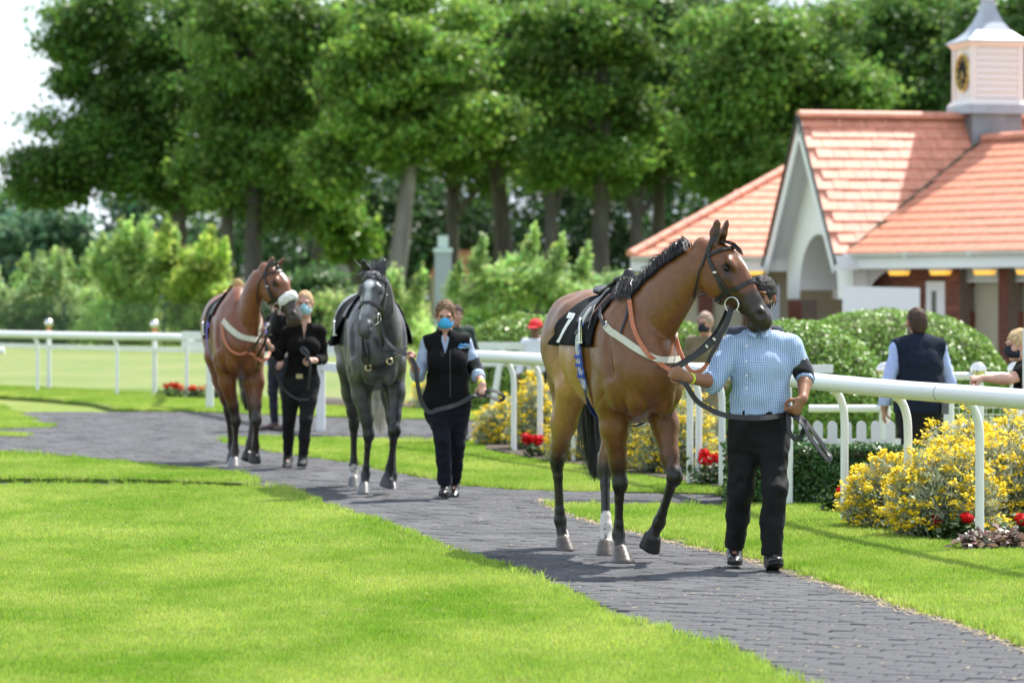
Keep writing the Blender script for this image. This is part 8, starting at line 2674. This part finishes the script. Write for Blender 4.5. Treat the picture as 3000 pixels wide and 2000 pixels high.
bs = simple('person in navy jacket, jeans and brown shoes hidden behind the man in gingham', 26.9, 2212, -.02, (.40, .24, .18), 1.63, (-.2, -1, 0), res=.012, arms='front', group=GB, build=.8)
dress(bs, mat('navy_jacket', (.020, .026, .045), rough=.85, noise=.15), mat('blue_jean', (.06, .11, .20), rough=.9, noise=.2), .95, .022, -.03, 65, shoe_m=mat('brown_suede', (.09, .055, .04), rough=.9))
hair_cap(bs, (.04, .03, .025), .01, -.02, 20, 100, .012)

bw = simple('woman with white shirt tail and navy trousers behind the rear bay horse', 40.6, 818, 0, (.52, .30, .23), 1.63, (-.8, -.6, 0), female=1, res=.012, build=.95)
dress(bw, M_black_knit, mat('navy_slacks', (.012, .014, .024), rough=.85), .9, .012, .09, 67, (.09, .066, .056, .048), topname='top', shoe_m=mat('nude_shoe', (.10, .06, .05), rough=.5))
J = bw.J; pc = (J['hipL'] + J['hipR']) / 2
def b(Fd):
    bw.torso(Fd, .018, top=False); Fd.clip(pc + Vector((0, 0, .10)), (0, 0, 1)); Fd.clip(pc + Vector((0, 0, .02)), (0, 0, -1))
cloth(bw, 'shirt_tail', M_white_shirt, b, .004)
hair_cap(bw, (.24, .16, .09), .012, -.02, 22, 200, .08, .004, back=.06)

bg = simple('dark haired person in dark green jacket peeking from behind the handler of the grey', 37, 1334, 0, (.42, .25, .19), 1.50, (.4, -1, 0), female=1, res=.013)
dress(bg, mat('dark_green_jacket', (.012, .03, .024), rough=.85), M_navy_jean, .95, .024, .0, 69)
hair_cap(bg, (.05, .030, .022), .014, -.02, 24, 150, .05, .003, back=.04)
# ================================================================== lead reins
def wp(H, p): 
    return H.O + Matrix.Rotation(H.rz, 3, 'Z') @ Vector(p)
def rein_thing(name, label, base, group): return thing(name, label, 'rein', tuple(base), 0, group)
def wstrap(t, base, pts, width, thick, name, mt, nrm=(0, -1, .15), n=6):
    return free_strap(None, [Vector(p) - base for p in pts], width, thick, name, mt, t, nrm, n)
GL = 'leather lead reins'
# ---- number 7
b7 = wp(H7, H7.hp(.66, -.085, -.155)); hR = man.base + man.gripR; hL = man.base + man.gripL
t = rein_thing('lead_rein', 'black leather lead rein from bit to the hands of the man in gingham', b7, GL)
Yh = hR.y
wstrap(t, b7, [b7, U(2118, 968, (b7.y * .6 + Yh * .4)), U(2062, 1024, (b7.y * .3 + Yh * .7)), hR + Vector((.01, -.03, .02))], .034, .006, 'strap', M_leather, (.5, -1, .2))
wstrap(t, b7, [b7 + Vector((-.02, .03, 0)), U(2100, 968, b7.y + .05), U(2040, 1032, Yh + .04), hR + Vector((-.01, .02, .02))], .022, .005, 'strap', M_leather, (.5, -1, .2))
wstrap(t, b7, [hR + Vector((.01, -.02, -.03)), U(2008, 1125, Yh - .03), U(2040, 1172, Yh - .02), U(2085, 1201, Yh), U(2140, 1219, Yh + .0), U(2225, 1224, 19.72), U(2295, 1215, hL.y - .01), hL], .030, .006, 'strap', M_leather, (0, -1, .25))
wstrap(t, b7, [hL + Vector((-.02, -.01, 0)), U(2309, 1225, hL.y - .03), U(2312, 1262, hL.y - .05), U(2333, 1287, hL.y - .05), U(2354, 1262, hL.y - .03), U(2357, 1228, hL.y - .01)], .026, .006, 'strap', M_leather, (.4, -1, .0))
wstrap(t, b7, [hL + Vector((.0, -.02, -.02)), U(2350, 1240, hL.y - .04), U(2375, 1283, hL.y - .06), U(2408, 1327, hL.y - .07), U(2426, 1347, hL.y - .07), U(2433, 1338, hL.y - .05), U(2420, 1318, hL.y - .03), U(2388, 1272, hL.y - .02), U(2362, 1236, hL.y - .0), hL + Vector((.01, .01, 0))], .028, .006, 'loop_end', M_leather, (.75, -1, .5))
# white stitching of the loop and small brass fittings
for q in ((2092, 993), (2070, 1014)):
    mb = MB(); mb.box(U(*q, (b7.y + Yh) / 2 - .03) - b7, (.02, .012, .012), Matrix.Rotation(radians(40), 3, 'Y')); mb.build('fitting', M_metal, t)
# ---- tan race reins
t = rein_thing('race_rein', 'tan rubber gripped rein looped round the neck of the number 7 horse', b7, 'race reins')
pk_ = [pick(H7, *q, .02) for q in ((1850, 884), (1853, 925), (1860, 965), (1876, 1005), (1903, 1045), (1935, 1070))]
pk_ = [wp(H7, p) for p in pk_ if p]
wstrap(t, b7, pk_ + [U(1964, 1084, hR.y + .06), hR + Vector((-.02, .04, .0))], .026, .007, 'grip', M_tan_rein, (-.3, -1, .2))
wstrap(t, b7, [wp(H7, pick(H7, 1846, 862, .012)), pk_[0]], .022, .006, 'leather', M_leather, (-.3, -1, .2))
wstrap(t, b7, [U(1976, 968, 20.30), U(1986, 1010, 20.15), U(2000, 1048, 20.0), U(2020, 1083, 19.9), U(2040, 1090, 19.85), U(2058, 1082, 19.83), U(2074, 1062, 19.82)], .024, .007, 'grip', M_tan_rein, (-.6, -1, .2))
wstrap(t, b7, [U(2073, 1064, 19.82), U(2085, 1035, 19.83), U(2110, 990, 19.87), b7 + Vector((0, .04, 0))], .022, .006, 'leather', M_leather, (.5, -1, .2))
# ---- grey
bg_ = wp(HG, HG.hp(.66, .085, -.155)); hR = w2.base + w2.gripR; hL = w2.base + w2.gripL
t = rein_thing('lead_rein', 'dark lead rein from the grey horse to the woman in the black vest', bg_, GL)
wstrap(t, bg_, [bg_, U(1128, 990, bg_.y - .01), U(1155, 1020, (bg_.y + hR.y) / 2), U(1190, 1037, hR.y + .02), hR + Vector((-.01, -.03, .01))], .026, .007, 'strap', M_leather, (.3, -1, .5))
wstrap(t, bg_, [hR + Vector((.0, -.03, -.02)), U(1217, 1075, hR.y - .04), U(1222, 1115, hR.y - .05), U(1234, 1172, hR.y - .04), U(1256, 1206, hR.y - .03), U(1288, 1198, hR.y - .02), U(1335, 1186, hL.y - .06), U(1375, 1166, hL.y - .05), hL + Vector((-.02, -.03, .01))], .034, .007, 'strap', M_leather, (.2, -1, .3))
wstrap(t, bg_, [U(1365, 1172, hL.y - .06), U(1385, 1158, hL.y - .05), hL + Vector((0, -.03, .0)), U(1432, 1143, hL.y - .03), U(1462, 1149, hL.y - .03), U(1476, 1164, hL.y - .03), U(1464, 1174, hL.y - .02), U(1440, 1163, hL.y - .01), hL], .026, .007, 'loop_end', M_leather, (.2, -1, .9))
for k, pts in enumerate(([bg_ + Vector((0, .03, 0)), U(1120, 985, 27.0), U(1123, 1015, 27.05)], [wp(HG, HG.hp(.66, -.085, -.155)), U(1066, 1020, 27.0), U(1080, 1070, 27.15)])):
    wstrap(t, bg_, pts, .02, .006, 'strap', M_leather)
# ---- rear bay
bb = wp(HB, HB.hp(.66, -.085, -.155)); hR = w3.base + w3.gripR; hL = w3.base + w3.gripL
t = rein_thing('lead_rein', 'black lead rein from the rear bay horse to the young woman in black', bb, GL)
wstrap(t, bb, [bb, U(800, 955, (bb.y + hR.y) / 2), hR + Vector((0, -.03, .02))], .032, .007, 'strap', M_leather, (.3, -1, .2))
wstrap(t, bb, [hR + Vector((0, -.03, -.02)), U(794, 1045, hR.y - .03), U(808, 1100, hR.y), U(834, 1142, hR.y + .02), U(870, 1168, 31.48), U(905, 1170, 31.5)], .020, .007, 'strap', M_leather)
wstrap(t, bb, [hL + Vector((.0, -.03, .01)), U(905, 1040, hL.y - .05), U(895, 1022, hL.y - .05), U(886, 1018, hL.y - .05), U(884, 1028, hL.y - .06), U(897, 1040, hL.y - .06), U(908, 1062, hL.y - .05), U(907, 1105, hL.y - .05), U(902, 1142, hL.y - .04)], .026, .007, 'loop_end', M_leather, (.6, -1, .2))
t = rein_thing('race_rein', 'dark reins and tan neck rein of the rear bay horse', bb, 'race reins')
pk_ = [pick(HB, *q, .02) for q in ((655, 952), (660, 990), (670, 1012), (683, 1027), (703, 1035), (722, 1029))]
pk_ = [wp(HB, p) for p in pk_ if p]
wstrap(t, bb, pk_, .022, .008, 'grip', M_tan_rein, (-.2, -1, .3))
wstrap(t, bb, [bb, U(770, 975, 31.0), U(742, 1018, 31.15), pk_[-1]], .022, .006, 'leather', M_leather)
wstrap(t, bb, [bb + Vector((0, .04, 0)), U(782, 985, 31.05), U(768, 1020, 31.2), U(752, 1046, 31.3)], .022, .006, 'leather', M_leather)
wstrap(t, bb, [pk_[-1], U(738, 1036, 31.3), U(752, 1046, 31.3), U(768, 1058, 31.28), U(784, 1046, 31.3), U(790, 1030, 31.4)], .026, .008, 'grip', M_tan_rein)
